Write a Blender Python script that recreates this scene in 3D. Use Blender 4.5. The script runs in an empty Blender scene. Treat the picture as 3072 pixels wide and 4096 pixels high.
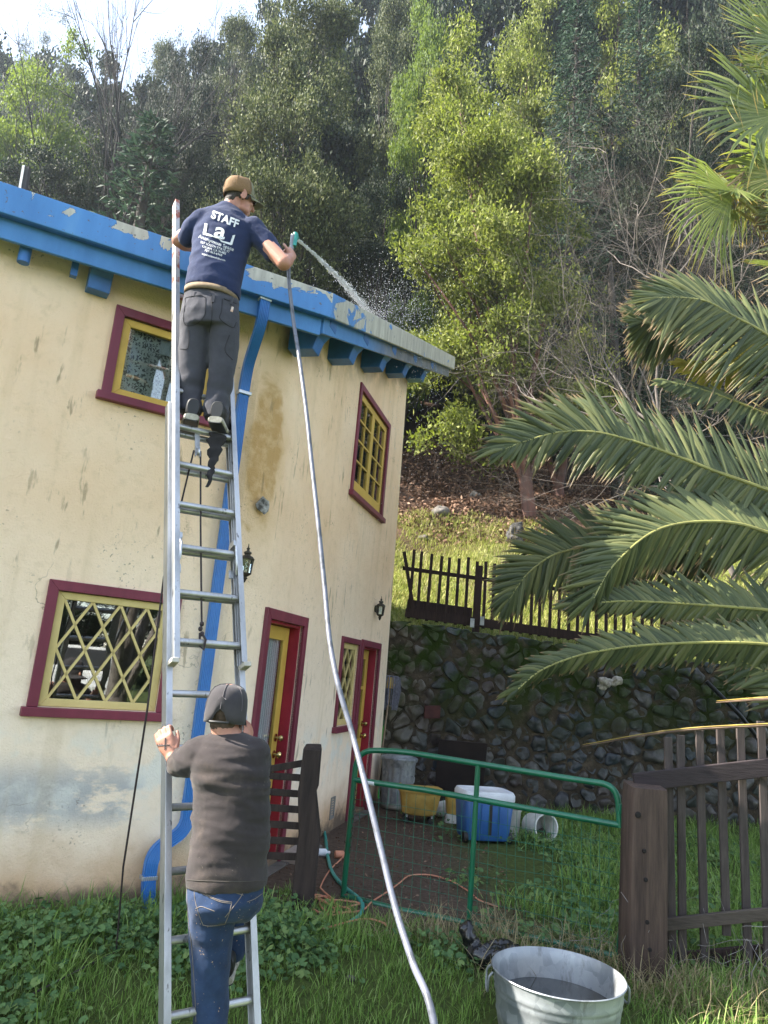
import bpy, math, random
import numpy as np
from mathutils import Vector, Matrix, Quaternion, noise as mn
from mathutils.bvhtree import BVHTree
R_ = math.radians
SC = bpy.context.scene
COL = SC.collection

# ---------------------------------------------------------------- camera
FPX, CX, CY = 2900.0, 1536.0, 2048.0           # focal length in photograph pixels, frame centre
EYE = np.array([0.0, 0.0, 1.65])
_up = np.array([2690.0 - CX, -11000.0 - CY, FPX]); _up /= np.linalg.norm(_up)
_h = np.array([0, 0, 1.0]) - _up * _up[2]; _h /= np.linalg.norm(_h)
CAM = np.stack([np.cross(_h, _up), _h, _up])    # rows: world axes seen from the camera
cd = bpy.data.cameras.new('camera'); cam = bpy.data.objects.new('camera', cd); COL.objects.link(cam)
cd.sensor_fit = 'VERTICAL'; cd.sensor_height = 36; cd.lens = 36 * FPX / 4096
cd.clip_start = 0.05; cd.clip_end = 2000
cam.matrix_world = Matrix(((*(CAM[0] * [1, -1, -1]), EYE[0]), (*(CAM[1] * [1, -1, -1]), EYE[1]),
                           (*(CAM[2] * [1, -1, -1]), EYE[2]), (0, 0, 0, 1)))
SC.camera = cam
# ---------------------------------------------------------------- light
SUN_AZ = np.array([-0.995, -0.09]); SUN_AZ /= np.linalg.norm(SUN_AZ)
SUN_EL = R_(41)
w = bpy.data.worlds.new('World'); SC.world = w; w.use_nodes = True
nt = w.node_tree; sky = nt.nodes.new('ShaderNodeTexSky'); sky.sky_type = 'NISHITA'; sky.sun_disc = False
sky.sun_elevation = SUN_EL; sky.sun_rotation = math.atan2(SUN_AZ[0], SUN_AZ[1])
sky.dust_density = 0.15; sky.ozone_density = 1.0; sky.air_density = 1.0
hs = nt.nodes.new('ShaderNodeHueSaturation'); hs.inputs['Saturation'].default_value = .62; nt.links.new(sky.outputs[0], hs.inputs['Color']); nt.links.new(hs.outputs[0], nt.nodes['Background'].inputs[0]); nt.nodes['Background'].inputs[1].default_value = 0.12
sl = bpy.data.lights.new('sun', 'SUN'); sun = bpy.data.objects.new('sun', sl); COL.objects.link(sun)
sl.energy = 5.0; sl.angle = R_(0.53); sl.color = (1, .93, .82)
sdir = Vector((SUN_AZ[0] * math.cos(SUN_EL), SUN_AZ[1] * math.cos(SUN_EL), math.sin(SUN_EL)))
sun.rotation_euler = sdir.to_track_quat('Z', 'Y').to_euler()
SC.view_settings.view_transform = 'Standard'; SC.view_settings.look = 'None'
SC.view_settings.gamma = 1.0; SC.view_settings.exposure = 2.25
SC.cycles.max_bounces = 6; SC.cycles.transparent_max_bounces = 12; SC.cycles.caustics_reflective = False; SC.cycles.caustics_refractive = False

# ---------------------------------------------------------------- helpers
def ray(px, py): return CAM @ np.array([(px - CX) / FPX, (py - CY) / FPX, 1.0])
def AY(px, py, y):                      # the point at distance y in front of the camera seen at a pixel
    d = ray(px, py); return Vector(EYE + d * (y / d[1]))
def AZ(px, py, z):
    d = ray(px, py); return Vector(EYE + d * ((z - EYE[2]) / d[2]))
def V(*a): return Vector(a)
def ss(a, b, x):
    t = np.clip((x - a) / (b - a), 0, 1); return t * t * (3 - 2 * t)
rng = np.random.default_rng(7)

def tag(o, label=None, cat=None, group=None, kind=None):
    if label: o['label'] = label
    if cat: o['category'] = cat
    if group: o['group'] = group
    if kind: o['kind'] = kind
    return o
def empty(name, loc, label, cat, group=None):
    o = bpy.data.objects.new(name, None); COL.objects.link(o); o.location = loc; o.empty_display_size = .1
    return tag(o, label, cat, group)
def wloc(o):
    p = Vector((0, 0, 0))
    while o is not None: p += o.location; o = o.parent
    return p
def link(name, me, mat=None, parent=None):
    o = bpy.data.objects.new(name, me); COL.objects.link(o)
    if parent is not None:
        o.parent = parent
        p = wloc(parent)
        if p.length > 0: me.transform(Matrix.Translation(-p))
    if mat is not None and not me.materials:
        for m in (mat if isinstance(mat, (list, tuple)) else [mat]): me.materials.append(m)
    return o
def copy_tree(o, parent=None):
    c = o.copy(); COL.objects.link(c)
    if parent is not None: c.parent = parent
    for ch in [x for x in KIDS.get(o.name, [])]: copy_tree(ch, c)
    return c
KIDS = {}

class MB:
    def __init__(s): s.v = []; s.f = []; s.m = []; s.mi = 0
    def add(s, vs, fs):
        b = len(s.v); s.v.extend(tuple(x) for x in vs); s.f.extend(tuple(i + b for i in f) for f in fs); s.m.extend([s.mi] * len(fs)); return s
    def box(s, c, size, X=(1, 0, 0), Y=(0, 1, 0), Z=(0, 0, 1)):
        c = Vector(c); X = Vector(X) * size[0] / 2; Y = Vector(Y) * size[1] / 2; Z = Vector(Z) * size[2] / 2
        vs = [c + X * a + Y * b + Z * d for d in (-1, 1) for a, b in ((-1, -1), (1, -1), (1, 1), (-1, 1))]
        return s.add(vs, [(3, 2, 1, 0), (4, 5, 6, 7), (0, 1, 5, 4), (1, 2, 6, 5), (2, 3, 7, 6), (3, 0, 4, 7)])
    def beam(s, a, b, w, h, up=(0, 0, 1)):   # box from a to b
        a = Vector(a); b = Vector(b); d = (b - a); L = d.length; d.normalize()
        X = d.cross(Vector(up)).normalized(); Z = X.cross(d).normalized()
        return s.box((a + b) / 2, (w, L, h), X, d, Z)
    def loft(s, secs, n=16, cap=True, power=1.0):
        b = len(s.v)
        for c, ax, ay in secs:
            c = Vector(c); ax = Vector(ax); ay = Vector(ay)
            for k in range(n):
                t = 2 * math.pi * k / n; ct, st = math.cos(t), math.sin(t)
                if power != 1.0:
                    ct = math.copysign(abs(ct) ** power, ct); st = math.copysign(abs(st) ** power, st)
                s.v.append(tuple(c + ax * ct + ay * st))
        m = len(secs)
        for i in range(m - 1):
            for k in range(n):
                k2 = (k + 1) % n
                s.f.append((b + i * n + k, b + i * n + k2, b + (i + 1) * n + k2, b + (i + 1) * n + k)); s.m.append(s.mi)
        if cap:
            s.f.append(tuple(b + k for k in range(n - 1, -1, -1))); s.m.append(s.mi)
            s.f.append(tuple(b + (m - 1) * n + k for k in range(n))); s.m.append(s.mi)
        return s
    def tube(s, pts, r, n=10, cap=True, flat=None):
        pts = [Vector(p) for p in pts]
        if not isinstance(r, (list, tuple)): r = [r] * len(pts)
        secs = []; X = None
        for i, p in enumerate(pts):
            t = (pts[min(i + 1, len(pts) - 1)] - pts[max(i - 1, 0)])
            if t.length < 1e-9: t = Vector((0, 0, 1))
            t.normalize()
            if X is None:
                X = t.cross(Vector((0, 0, 1)) if abs(t.z) < .9 else Vector((0, 1, 0))).normalized()
            else:
                X = (X - t * X.dot(t)).normalized()
            Y = t.cross(X)
            secs.append((p, X * r[i], Y * r[i]))
        return s.loft(secs, n, cap)
    def ball(s, c, r, X=(1, 0, 0), Y=(0, 1, 0), Z=(0, 0, 1), n=14, m=9):
        c = Vector(c); r = (r, r, r) if not isinstance(r, (tuple, list)) else r
        X = Vector(X) * r[0]; Y = Vector(Y) * r[1]; Z = Vector(Z) * r[2]
        return s.loft([(c + Z * -math.cos(math.pi * (i + .15) / (m + .3)), X * math.sin(math.pi * (i + .15) / (m + .3)), Y * math.sin(math.pi * (i + .15) / (m + .3))) for i in range(m + 1)], n)
    def cap_(s, a, b, ra, rb, n=12):     # tapered capsule
        a = Vector(a); b = Vector(b); d = b - a; L = d.length; d.normalize()
        X = d.cross(Vector((0, 0, 1)) if abs(d.z) < .9 else Vector((0, 1, 0))).normalized(); Y = d.cross(X)
        secs = []
        for i in range(5):
            t = math.pi / 2 * (i + .3) / 5; secs.append((a - d * ra * math.cos(t), X * ra * math.sin(t), Y * ra * math.sin(t)))
        secs += [(a, X * ra, Y * ra), (b, X * rb, Y * rb)]
        for i in range(5):
            t = math.pi / 2 * (4.7 - i) / 5; secs.append((b + d * rb * math.cos(t), X * rb * math.sin(t), Y * rb * math.sin(t)))
        return s.loft(secs, n)
    def prism(s, poly, off):
        n = len(poly); off = Vector(off)
        vs = [Vector(p) for p in poly] + [Vector(p) + off for p in poly]
        return s.add(vs, [tuple(range(n - 1, -1, -1)), tuple(range(n, 2 * n))] + [(i, (i + 1) % n, n + (i + 1) % n, n + i) for i in range(n)])
    def lathe(s, c, prof, n=28, Z=(0, 0, 1), X=(1, 0, 0)):
        c = Vector(c); Z = Vector(Z).normalized(); X = Vector(X); X = (X - Z * X.dot(Z)).normalized(); Y = Z.cross(X)
        return s.loft([(c + Z * h, X * max(r, 1e-4), Y * max(r, 1e-4)) for r, h in prof], n, True)
    def mesh(s, name='m', smooth=True, ang=40):
        me = bpy.data.meshes.new(name); me.from_pydata(s.v, [], s.f)
        if any(s.m): me.polygons.foreach_set('material_index', s.m)
        me.validate()
        if smooth:
            me.polygons.foreach_set('use_smooth', [True] * len(me.polygons)); me.set_sharp_from_angle(angle=R_(ang))
        me.update(); return me
    def build(s, name, mat, parent=None, smooth=True, ang=40, bevel=0):
        o = link(name, s.mesh(name, smooth, ang), mat, parent)
        if bevel:
            b = o.modifiers.new('bevel', 'BEVEL'); b.width = bevel; b.segments = 2; b.limit_method = 'ANGLE'
        if parent is not None: KIDS.setdefault(parent.name, []).append(o)
        return o

def npmesh(name, verts, quads, mat=None, parent=None, smooth=False, attr=None, make=True):
    verts = np.asarray(verts, np.float32).reshape(-1, 3); quads = np.asarray(quads, np.int32)
    me = bpy.data.meshes.new(name); n, k = quads.shape
    me.vertices.add(len(verts)); me.vertices.foreach_set('co', verts.ravel())
    me.loops.add(n * k); me.loops.foreach_set('vertex_index', quads.ravel())
    me.polygons.add(n); me.polygons.foreach_set('loop_start', np.arange(0, n * k, k, dtype=np.int32)); 
    if smooth: me.polygons.foreach_set('use_smooth', np.ones(n, bool))
    if attr is not None:
        a = me.attributes.new('along', 'FLOAT', 'POINT'); a.data.foreach_set('value', np.asarray(attr, np.float32).ravel())
    me.update(calc_edges=True)
    if not make:
        if mat: me.materials.append(mat)
        return me
    o = link(name, me, mat, parent)
    if parent is not None: KIDS.setdefault(parent.name, []).append(o)
    return o
def unit(a): return a / np.maximum(np.linalg.norm(a, axis=-1, keepdims=True), 1e-9)

def fuse(mb, voxel, smooth=2, fn=None, name='body'):
    me0 = mb.mesh('tmp', False); o = bpy.data.objects.new('tmp', me0); COL.objects.link(o)
    r = o.modifiers.new('r', 'REMESH'); r.mode = 'VOXEL'; r.voxel_size = voxel; r.use_smooth_shade = True
    if smooth:
        s = o.modifiers.new('s', 'SMOOTH'); s.iterations = smooth; s.factor = .5
    dg = bpy.context.evaluated_depsgraph_get(); dg.update()
    me = bpy.data.meshes.new_from_object(o.evaluated_get(dg), depsgraph=dg); me.name = name
    bpy.data.objects.remove(o); bpy.data.meshes.remove(me0); me.materials.clear()
    if fn is not None:
        n = len(me.vertices); co = np.empty(n * 3, np.float32); no = np.empty(n * 3, np.float32)
        me.vertices.foreach_get('co', co); me.vertices.foreach_get('normal', no)
        co = co.reshape(-1, 3); no = no.reshape(-1, 3)
        co = co + no * fn(co, no)[:, None]; me.vertices.foreach_set('co', co.astype(np.float32).ravel()); me.update()
    me.polygons.foreach_set('use_smooth', [True] * len(me.polygons))
    return me
def nz(p, s, seed=0.0):
    return np.array([mn.noise(Vector((float(q[0]) * s + seed, float(q[1]) * s, float(q[2]) * s))) for q in p])

# ---------------------------------------------------------------- materials
def lin(r, g, b): return tuple(((c / 255) / 12.92 if c / 255 < .04045 else ((c / 255 + .055) / 1.055) ** 2.4) for c in (r, g, b)) + (1,)
class NT:
    def __init__(s, name):
        s.mat = bpy.data.materials.new(name); s.mat.use_nodes = True; s.t = s.mat.node_tree
        s.p = s.t.nodes['Principled BSDF']; s.out = s.t.nodes['Material Output']
        s.tc = s.t.nodes.new('ShaderNodeTexCoord')
    def n(s, typ, **kw):
        x = s.t.nodes.new(typ)
        for k, v in kw.items(): setattr(x, k, v)
        return x
    def l(s, a, b): s.t.links.new(a, b)
    def obj(s): return s.tc.outputs['Object']
    def mapped(s, scale=(1, 1, 1), rot=(0, 0, 0), loc=(0, 0, 0)):
        m = s.n('ShaderNodeMapping'); s.l(s.obj(), m.inputs[0]); m.inputs['Scale'].default_value = scale; m.inputs['Rotation'].default_value = rot; m.inputs['Location'].default_value = loc
        return m.outputs[0]
    def noise(s, scale, detail=4, rough=.55, vec=None, dist=0):
        x = s.n('ShaderNodeTexNoise'); x.inputs['Scale'].default_value = scale; x.inputs['Detail'].default_value = detail; x.inputs['Roughness'].default_value = rough; x.inputs['Distortion'].default_value = dist
        s.l(vec if vec is not None else s.obj(), x.inputs['Vector']); return x.outputs[0]
    def ramp(s, fac, stops, interp='LINEAR'):
        r = s.n('ShaderNodeValToRGB'); r.color_ramp.interpolation = interp; e = r.color_ramp.elements
        while len(e) < len(stops): e.new(.5)
        for i, (p, c) in enumerate(stops):
            e[i].position = p; e[i].color = c if not isinstance(c, (int, float)) else (c, c, c, 1)
        s.l(fac, r.inputs[0]); return r.outputs[0]
    def mix(s, fac, a, b, mode='MIX'):
        m = s.n('ShaderNodeMix', data_type='RGBA', blend_type=mode)
        for x, i in ((fac, 0), (a, 6), (b, 7)):
            if hasattr(x, 'is_linked'): s.l(x, m.inputs[i])
            else: m.inputs[i].default_value = x
        return m.outputs[2]
    def math(s, op, a, b=0.0, c=None):
        m = s.n('ShaderNodeMath', operation=op)
        for i, x in enumerate((a, b, c)):
            if x is None: continue
            if hasattr(x, 'is_linked'): s.l(x, m.inputs[i])
            else: m.inputs[i].default_value = x
        return m.outputs[0]
    def mrange(s, x, a, b, c=0.0, d=1.0, smooth=True):
        m = s.n('ShaderNodeMapRange'); m.interpolation_type = 'SMOOTHSTEP' if smooth else 'LINEAR'
        s.l(x, m.inputs[0]); m.inputs[1].default_value = a; m.inputs[2].default_value = b; m.inputs[3].default_value = c; m.inputs[4].default_value = d
        return m.outputs[0]
    def xyz(s, vec=None):
        x = s.n('ShaderNodeSeparateXYZ'); s.l(vec if vec is not None else s.obj(), x.inputs[0]); return x.outputs
    def bump(s, h, strength=.3, dist=.01):
        b = s.n('ShaderNodeBump'); b.inputs['Strength'].default_value = strength; b.inputs['Distance'].default_value = dist
        s.l(h, b.inputs['Height']); s.l(b.outputs[0], s.p.inputs['Normal'])
    def base(s, c):
        if hasattr(c, 'is_linked'): s.l(c, s.p.inputs['Base Color'])
        else: s.p.inputs['Base Color'].default_value = c
    def set(s, rough=None, metal=None, spec=None):
        if rough is not None:
            if hasattr(rough, 'is_linked'): s.l(rough, s.p.inputs['Roughness'])
            else: s.p.inputs['Roughness'].default_value = rough
        if metal is not None: s.p.inputs['Metallic'].default_value = metal
        if spec is not None: s.p.inputs['Specular IOR Level'].default_value = spec
        return s
def simple(name, c1, c2=None, scale=8, rough=.6, metal=0, spec=.4, bump=0, bscale=60, stretch=(1, 1, 1), lo=.35, hi=.65, bdist=.005):
    t = NT(name); vec = t.mapped(stretch)
    if c2 is None: c2 = tuple(x * .75 for x in c1[:3]) + (1,)
    t.base(t.ramp(t.noise(scale, 6, .6, vec), [(lo, c2), (hi, c1)])); t.set(rough, metal, spec)
    if bump: t.bump(t.noise(bscale, 4, .6, vec), bump, bdist)
    return t.mat
def leafmat(name, cols, trans=.35, rough=.6, tipcol=None, spec=.14):
    t = NT(name); g = t.n('ShaderNodeNewGeometry')
    oi = t.n('ShaderNodeObjectInfo')
    big = t.noise(.9, 2, .5)
    k = t.math('ADD', t.math('MULTIPLY', g.outputs['Random Per Island'], .7), t.math('MULTIPLY', big, .3))
    c = t.ramp(k, [(i / (len(cols) - 1) * .8 + .1, x) for i, x in enumerate(cols)])
    if tipcol:
        a = t.n('ShaderNodeAttribute', attribute_name='along')
        c = t.mix(t.mrange(a.outputs['Fac'], .80, .98), c, tipcol)
    t.base(c); t.set(rough, 0, spec)
    tr = t.n('ShaderNodeBsdfTranslucent'); t.l(t.mix(.5, c, (.35, .45, .04, 1), 'MIX') if trans > .3 else c, tr.inputs[0])
    m = t.n('ShaderNodeMixShader'); m.inputs[0].default_value = trans; t.l(t.p.outputs[0], m.inputs[1]); t.l(tr.outputs[0], m.inputs[2]); t.l(m.outputs[0], t.out.inputs[0])
    return t.mat
M = {}
# ================================================================ HOUSE
W0 = np.array([-2.137, 4.937]); DL = np.array([.853, .523]); NL = np.array([.523, -.853])   # left facade: origin, run, outward
B0 = np.array([-.90, 5.75]); DR = np.array([.259, .966]); NR = np.array([.966, -.259])      # right facade
EB = np.array([-.563, 5.366]); DE = np.array([.894, .448]); NE = np.array([.448, -.894]); NB = -NE                                 # eave corner, up-slope
def zroof(p): return 4.6 + .495 * float((np.array(p[:2]) - EB) @ NB)
def PL(s, z, o=0.0): q = W0 + DL * s + NL * o; return V(q[0], q[1], z)
def PR(t, z, o=0.0): q = B0 + DR * t + NR * o; return V(q[0], q[1], z)

def stucco():
    t = NT('stucco'); x, y, z = t.xyz()
    big = t.noise(.9, 4, .55); fine = t.noise(14, 5, .6)
    c = t.ramp(big, [(.3, (.78, .54, .335, 1)), (.5, (.86, .62, .41, 1)), (.72, (.91, .70, .50, 1))])
    c = t.mix(t.mrange(z, 3.2, 1.0), c, (.93, .765, .59, 1))
    c = t.mix(t.math('MULTIPLY', t.mrange(fine, .5, .75), .18), c, (.45, .33, .17, 1))
    # grey weathering low on the left, clay splash above the ground
    gband = t.math('MULTIPLY', t.mrange(z, .42, .62), t.mrange(z, 1.0, .72))
    gm = t.math('MULTIPLY', gband, t.mrange(t.math('ADD', t.noise(2.2, 5, .65, t.mapped((1, 1, 2.2))), t.mrange(x, -.35, -1.1, -.22, .10)), .42, .56))
    c = t.mix(t.math('MULTIPLY', gm, .8), c, (.36, .38, .40, 1))
    wm = t.math('MULTIPLY', t.mrange(z, .35, .9), t.mrange(z, 1.25, .8))
    c = t.mix(t.math('MULTIPLY', wm, t.mrange(t.noise(3.1, 5, .6), .44, .6, 0, .8)), c, (.78, .76, .68, 1))
    clay = t.math('MULTIPLY', t.mrange(t.math('ADD', z, t.math('MULTIPLY', t.noise(3, 4), -.45)), .32, -.12), .75)
    c = t.mix(clay, c, (.50, .29, .14, 1))
    drt = t.math('MULTIPLY', t.mrange(t.math('ADD', z, t.math('MULTIPLY', t.noise(5, 5, .7), -.5)), -.03, -.22), .9)
    c = t.mix(drt, c, (.13, .10, .075, 1))
    # old leak beside the bend
    d = t.n('ShaderNodeVectorMath', operation='DISTANCE'); m = t.mapped((1, 1, .30), loc=(0, 0, -.98)); t.l(m, d.inputs[0]); d.inputs[1].default_value = (-.10, -.09, .02)
    st = t.mrange(t.math('ADD', d.outputs['Value'], t.math('MULTIPLY', t.noise(5, 4, .5, dist=.6), -.22)), .10, .03)
    halo = t.mrange(t.math('ADD', d.outputs['Value'], t.math('MULTIPLY', t.noise(4, 4), -.2)), .26, .06)
    c = t.mix(t.math('MULTIPLY', halo, .35), c, (.52, .33, .12, 1)); c = t.mix(t.math('MULTIPLY', st, t.mrange(t.noise(11, 4, .6), .3, .6, .4, .85)), c, (.47, .28, .10, 1))
    # mildew: short vertical dark dashes and specks
    v = t.noise(7.5, 3, .6, t.mapped((1.9, 1.9, .42))); reg = t.mrange(t.noise(1.1, 2), .42, .62)
    c = t.mix(t.math('MULTIPLY', t.math('MULTIPLY', t.mrange(v, .60, .70), reg), .6), c, (.20, .15, .085, 1))
    v2 = t.noise(42, 2, .5); c = t.mix(t.math('MULTIPLY', t.math('MULTIPLY', t.mrange(v2, .64, .70), t.mrange(t.noise(1.7, 3), .48, .66)), .55), c, (.16, .12, .08, 1))
    streak = t.noise(3.2, 3, .5, t.mapped((2.4, 2.4, .16)))
    c = t.mix(t.math('MULTIPLY', t.mrange(streak, .5, .72), .18), c, (.50, .36, .18, 1))
    # uneven darker tone at the wall top under the rake
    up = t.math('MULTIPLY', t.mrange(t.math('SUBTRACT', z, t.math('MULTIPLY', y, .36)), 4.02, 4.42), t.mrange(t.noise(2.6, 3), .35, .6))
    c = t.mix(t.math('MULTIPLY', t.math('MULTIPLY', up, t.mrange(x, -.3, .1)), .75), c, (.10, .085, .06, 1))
    # hairline cracks
    vo = t.n('ShaderNodeTexVoronoi', feature='DISTANCE_TO_EDGE'); vo.inputs['Scale'].default_value = .8
    nn = t.n('ShaderNodeVectorMath', operation='ADD'); t.l(t.obj(), nn.inputs[0]); nx = t.n('ShaderNodeTexNoise'); nx.inputs['Scale'].default_value = 3; nx.inputs['Detail'].default_value = 5; t.l(t.obj(), nx.inputs['Vector']); t.l(nx.outputs['Color'], nn.inputs[1]); t.l(nn.outputs[0], vo.inputs['Vector'])
    ck = t.math('MULTIPLY', t.mrange(vo.outputs['Distance'], .006, .001), t.mrange(t.noise(1.3, 2), .55, .65))
    c = t.mix(t.math('MULTIPLY', ck, .6), c, (.22, .16, .09, 1))
    t.base(c); t.set(.9, 0, .15)
    t.bump(t.math('ADD', t.noise(75, 5, .7), t.math('MULTIPLY', t.noise(9, 3), 1.2)), .6, .014)
    return t.mat
M['stucco'] = stucco()
M['found'] = simple('foundation_concrete', (.16, .145, .13, 1), (.07, .06, .05, 1), 6, .95, bump=.6, bscale=30)
M['maroon'] = simple('maroon_paint', (.20, .030, .055, 1), (.14, .022, .04, 1), 5, .5, bump=.25, bscale=25, stretch=(1, 1, .2))
M['crimson'] = simple('crimson_paint', (.34, .018, .045, 1), (.25, .012, .03, 1), 4, .45, bump=.15, bscale=25)
M['yellow'] = simple('yellow_paint', (.62, .40, .075, 1), (.52, .33, .06, 1), 4, .5, bump=.2, bscale=25)
M['cream'] = simple('cream_yellow_paint', (.66, .52, .22, 1), (.56, .43, .17, 1), 4, .5, bump=.2, bscale=25)
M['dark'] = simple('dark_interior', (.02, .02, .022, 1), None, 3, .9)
def glassm(name, tint=(.9, .95, .93, 1)):
    t = NT(name); tr = t.n('ShaderNodeBsdfTransparent'); tr.inputs[0].default_value = tint
    gl = t.n('ShaderNodeBsdfGlossy'); gl.inputs['Roughness'].default_value = .015; gl.inputs[0].default_value = (.95, .95, .95, 1)
    f = t.n('ShaderNodeFresnel'); f.inputs[0].default_value = 1.52
    m = t.n('ShaderNodeMixShader'); t.l(t.math('MULTIPLY_ADD', f.outputs[0], 1.6, .06), m.inputs[0])
    t.l(tr.outputs[0], m.inputs[1]); t.l(gl.outputs[0], m.inputs[2]); t.l(m.outputs[0], t.out.inputs[0]); return t.mat
M['glass'] = glassm('window_glass')
def bluefascia(name, peel):
    t = NT(name); x, y, z = t.xyz()
    c = t.ramp(t.noise(5, 5, .6, t.mapped((1, 1, .25))), [(.3, (.045, .165, .40, 1)), (.6, (.065, .22, .50, 1)), (.8, (.10, .27, .52, 1))])
    pn = t.noise(2.6, 6, .62, t.mapped((1, 1, 1.5)), 1.2)
    if peel == 'eave': 
        dd = t.n('ShaderNodeVectorMath', operation='DISTANCE'); t.l(t.mapped((1, 1, 1.6)), dd.inputs[0]); dd.inputs[1].default_value = (-.95, -1.01, 7.30)
        thr = t.math('ADD', t.math('ADD', pn, t.mrange(x, -.38, -.2, -.10, .11)), t.math('ADD', t.mrange(z, 4.47, 4.56, -.06, .07), t.mrange(dd.outputs['Value'], .30, .12, 0, .16)))
    else: thr = t.math('ADD', pn, t.mrange(y, -.3, .9, .06, .24))
    pe = t.mrange(thr, .600, .606)
    old = t.ramp(t.noise(9, 5, .6, t.mapped((2, 2, .3))), [(.3, (.30, .28, .235, 1)), (.55, (.44, .42, .35, 1)), (.75, (.56, .54, .46, 1))])
    edge = t.math('MULTIPLY', t.mrange(thr, .585, .60), t.math('SUBTRACT', 1.0, pe))
    c = t.mix(t.math('MULTIPLY', edge, .55), c, (.012, .04, .12, 1)); c = t.mix(pe, c, old)
    c = t.mix(t.math('MULTIPLY', t.mrange(t.noise(30, 3), .66, .7), .8), c, (.10, .09, .08, 1))
    t.base(c); t.set(.42, 0, .4); t.bump(t.math('ADD', t.math('MULTIPLY', pe, -1.0), t.noise(30, 3, .6, t.mapped((1, 1, .3)))), .35, .006); return t.mat
M['blue_eave'] = bluefascia('peeling_blue_paint', 'eave'); M['blue_rake'] = bluefascia('flaked_blue_and_grey_paint', 'rake')
def bluelower():
    t = NT('mildewed_blue_paint'); x, y, z = t.xyz()
    c = t.ramp(t.noise(5, 5, .6, t.mapped((1, 1, .3))), [(.3, (.045, .16, .38, 1)), (.7, (.07, .225, .50, 1))])
    g = t.math('MULTIPLY', t.mrange(y, .6, 1.9), t.mrange(t.noise(4, 5), .2, .5))
    c = t.mix(t.math('MULTIPLY', g, .9), c, t.ramp(t.noise(7, 4), [(.35, (.09, .09, .08, 1)), (.65, (.21, .20, .17, 1))]))
    t.base(c); t.set(.5, 0, .35); t.bump(t.noise(30, 4), .25, .005); return t.mat
M['blue_low'] = bluelower()
M['blue'] = simple('blue_paint', (.035, .15, .42, 1), (.025, .105, .30, 1), 6, .42, bump=.2, bscale=20)
M['blue_pipe'] = simple('blue_downspout_paint', (.026, .165, .47, 1), (.018, .12, .37, 1), 5, .38, spec=.5)
M['roofing'] = simple('roof_felt', (.10, .095, .09, 1), None, 12, .95)
M['steel'] = simple('galvanised_strap', (.55, .56, .58, 1), (.38, .39, .4, 1), 20, .4, .7)
M['brass'] = simple('brass', (.62, .47, .22, 1), (.45, .32, .13, 1), 10, .25, 1)

house = empty('house', (B0[0], B0[1], 0), 'two storey cream stucco house with peeling blue eaves and maroon window trim', 'house')

# --- walls
OPL = [(-.005, .765, 1.245, 2.005), (.10, .80, 3.45, 4.065)]
OPR = [(.19, .98, .04, 2.0), (2.25, 2.87, 1.06, 1.94), (3.05, 3.79, .04, 1.94), (2.03, 3.30, 3.56, 4.74)]
def facade(mb, us, zs, pt, ops):
    def clampz(u, z): p = pt(u, z); return min(z, zroof(p) - .13)
    for i in range(len(us) - 1):
        for j in range(len(zs) - 1):
            u0, u1, z0, z1 = us[i], us[i + 1], zs[j], zs[j + 1]; um, zm = (u0 + u1) / 2, (z0 + z1) / 2
            if any(a < um < b and c < zm < d for a, b, c, d in ops): continue
            q = [(u0, z0), (u1, z0), (u1, clampz(u1, z1)), (u0, clampz(u0, z1))]
            if q[2][1] <= z0 + 1e-4 and q[3][1] <= z0 + 1e-4: continue
            q = [(u, max(z, z0)) for u, z in q]
            mb.add([pt(u, z) for u, z in q], [(0, 1, 2, 3)])
BT, BS = .32, .28           # where the rounded bend starts on each facade
def ptL(s, z): return PL(s, z)
def ptR(t, z): return PR(t + (-.30 * z / 5.8) * float(ss(3.85, 4.42, t)), z)
SB = float((B0 - W0) @ DL)
mb = MB()
zs = sorted(set([-.35, .04, .5, 1.06, 1.245, 1.94, 2.0, 2.005, 2.8, 3.45, 3.56, 4.065, 4.4, 4.74, 5.1, 5.5, 6.0, 6.6]))
facade(mb, [-9, -4, -1.5, -.6, -.005, .10, .4, .765, .80, SB - BS], zs, ptL, OPL)
facade(mb, [.19] + [.98, 1.5, 2.03, 2.25, 2.6, 2.87, 3.05, 3.30, 3.79, 3.9, 4.0, 4.15, 4.3, 4.42], zs, ptR, OPR)
a = PL(SB - BS, 0); b_ = PR(.19, 0); bend = []
c_ = V(B0[0], B0[1], 0)
for k in range(9):
    t = k / 8; p = a * (1 - t) ** 2 + c_ * 2 * t * (1 - t) + b_ * t * t; bend.append((p.x, p.y))
facade(mb, [k / 8 for k in range(9)], zs, lambda u, z: V(*bend[int(round(u * 8))], z), [])
cr = B0 + DR * 4.42
for zb0, zb1 in ((-.35, 6.0),):    # unseen back and far walls, set deep to shade the stone wall
    pts = [ptR(4.42, 0), V(-6.2, 10.7, 0), V(*(W0 - DL * 9), 0)]
    for p, q in zip(pts[:-1], pts[1:]):
        n = 6
        for k in range(n):
            u, v2 = p.lerp(q, k / n), p.lerp(q, (k + 1) / n)
            if k == 0 and p is pts[0]: tp = ptR(4.42, zroof(ptR(4.42, 6)) - .13)
            else: tp = V(u.x, u.y, zroof(u) - .13)
            mb.add([(u.x, u.y, -.35), (v2.x, v2.y, -.35), (v2.x, v2.y, zroof(v2) - .13), tp], [(3, 2, 1, 0)])
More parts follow.
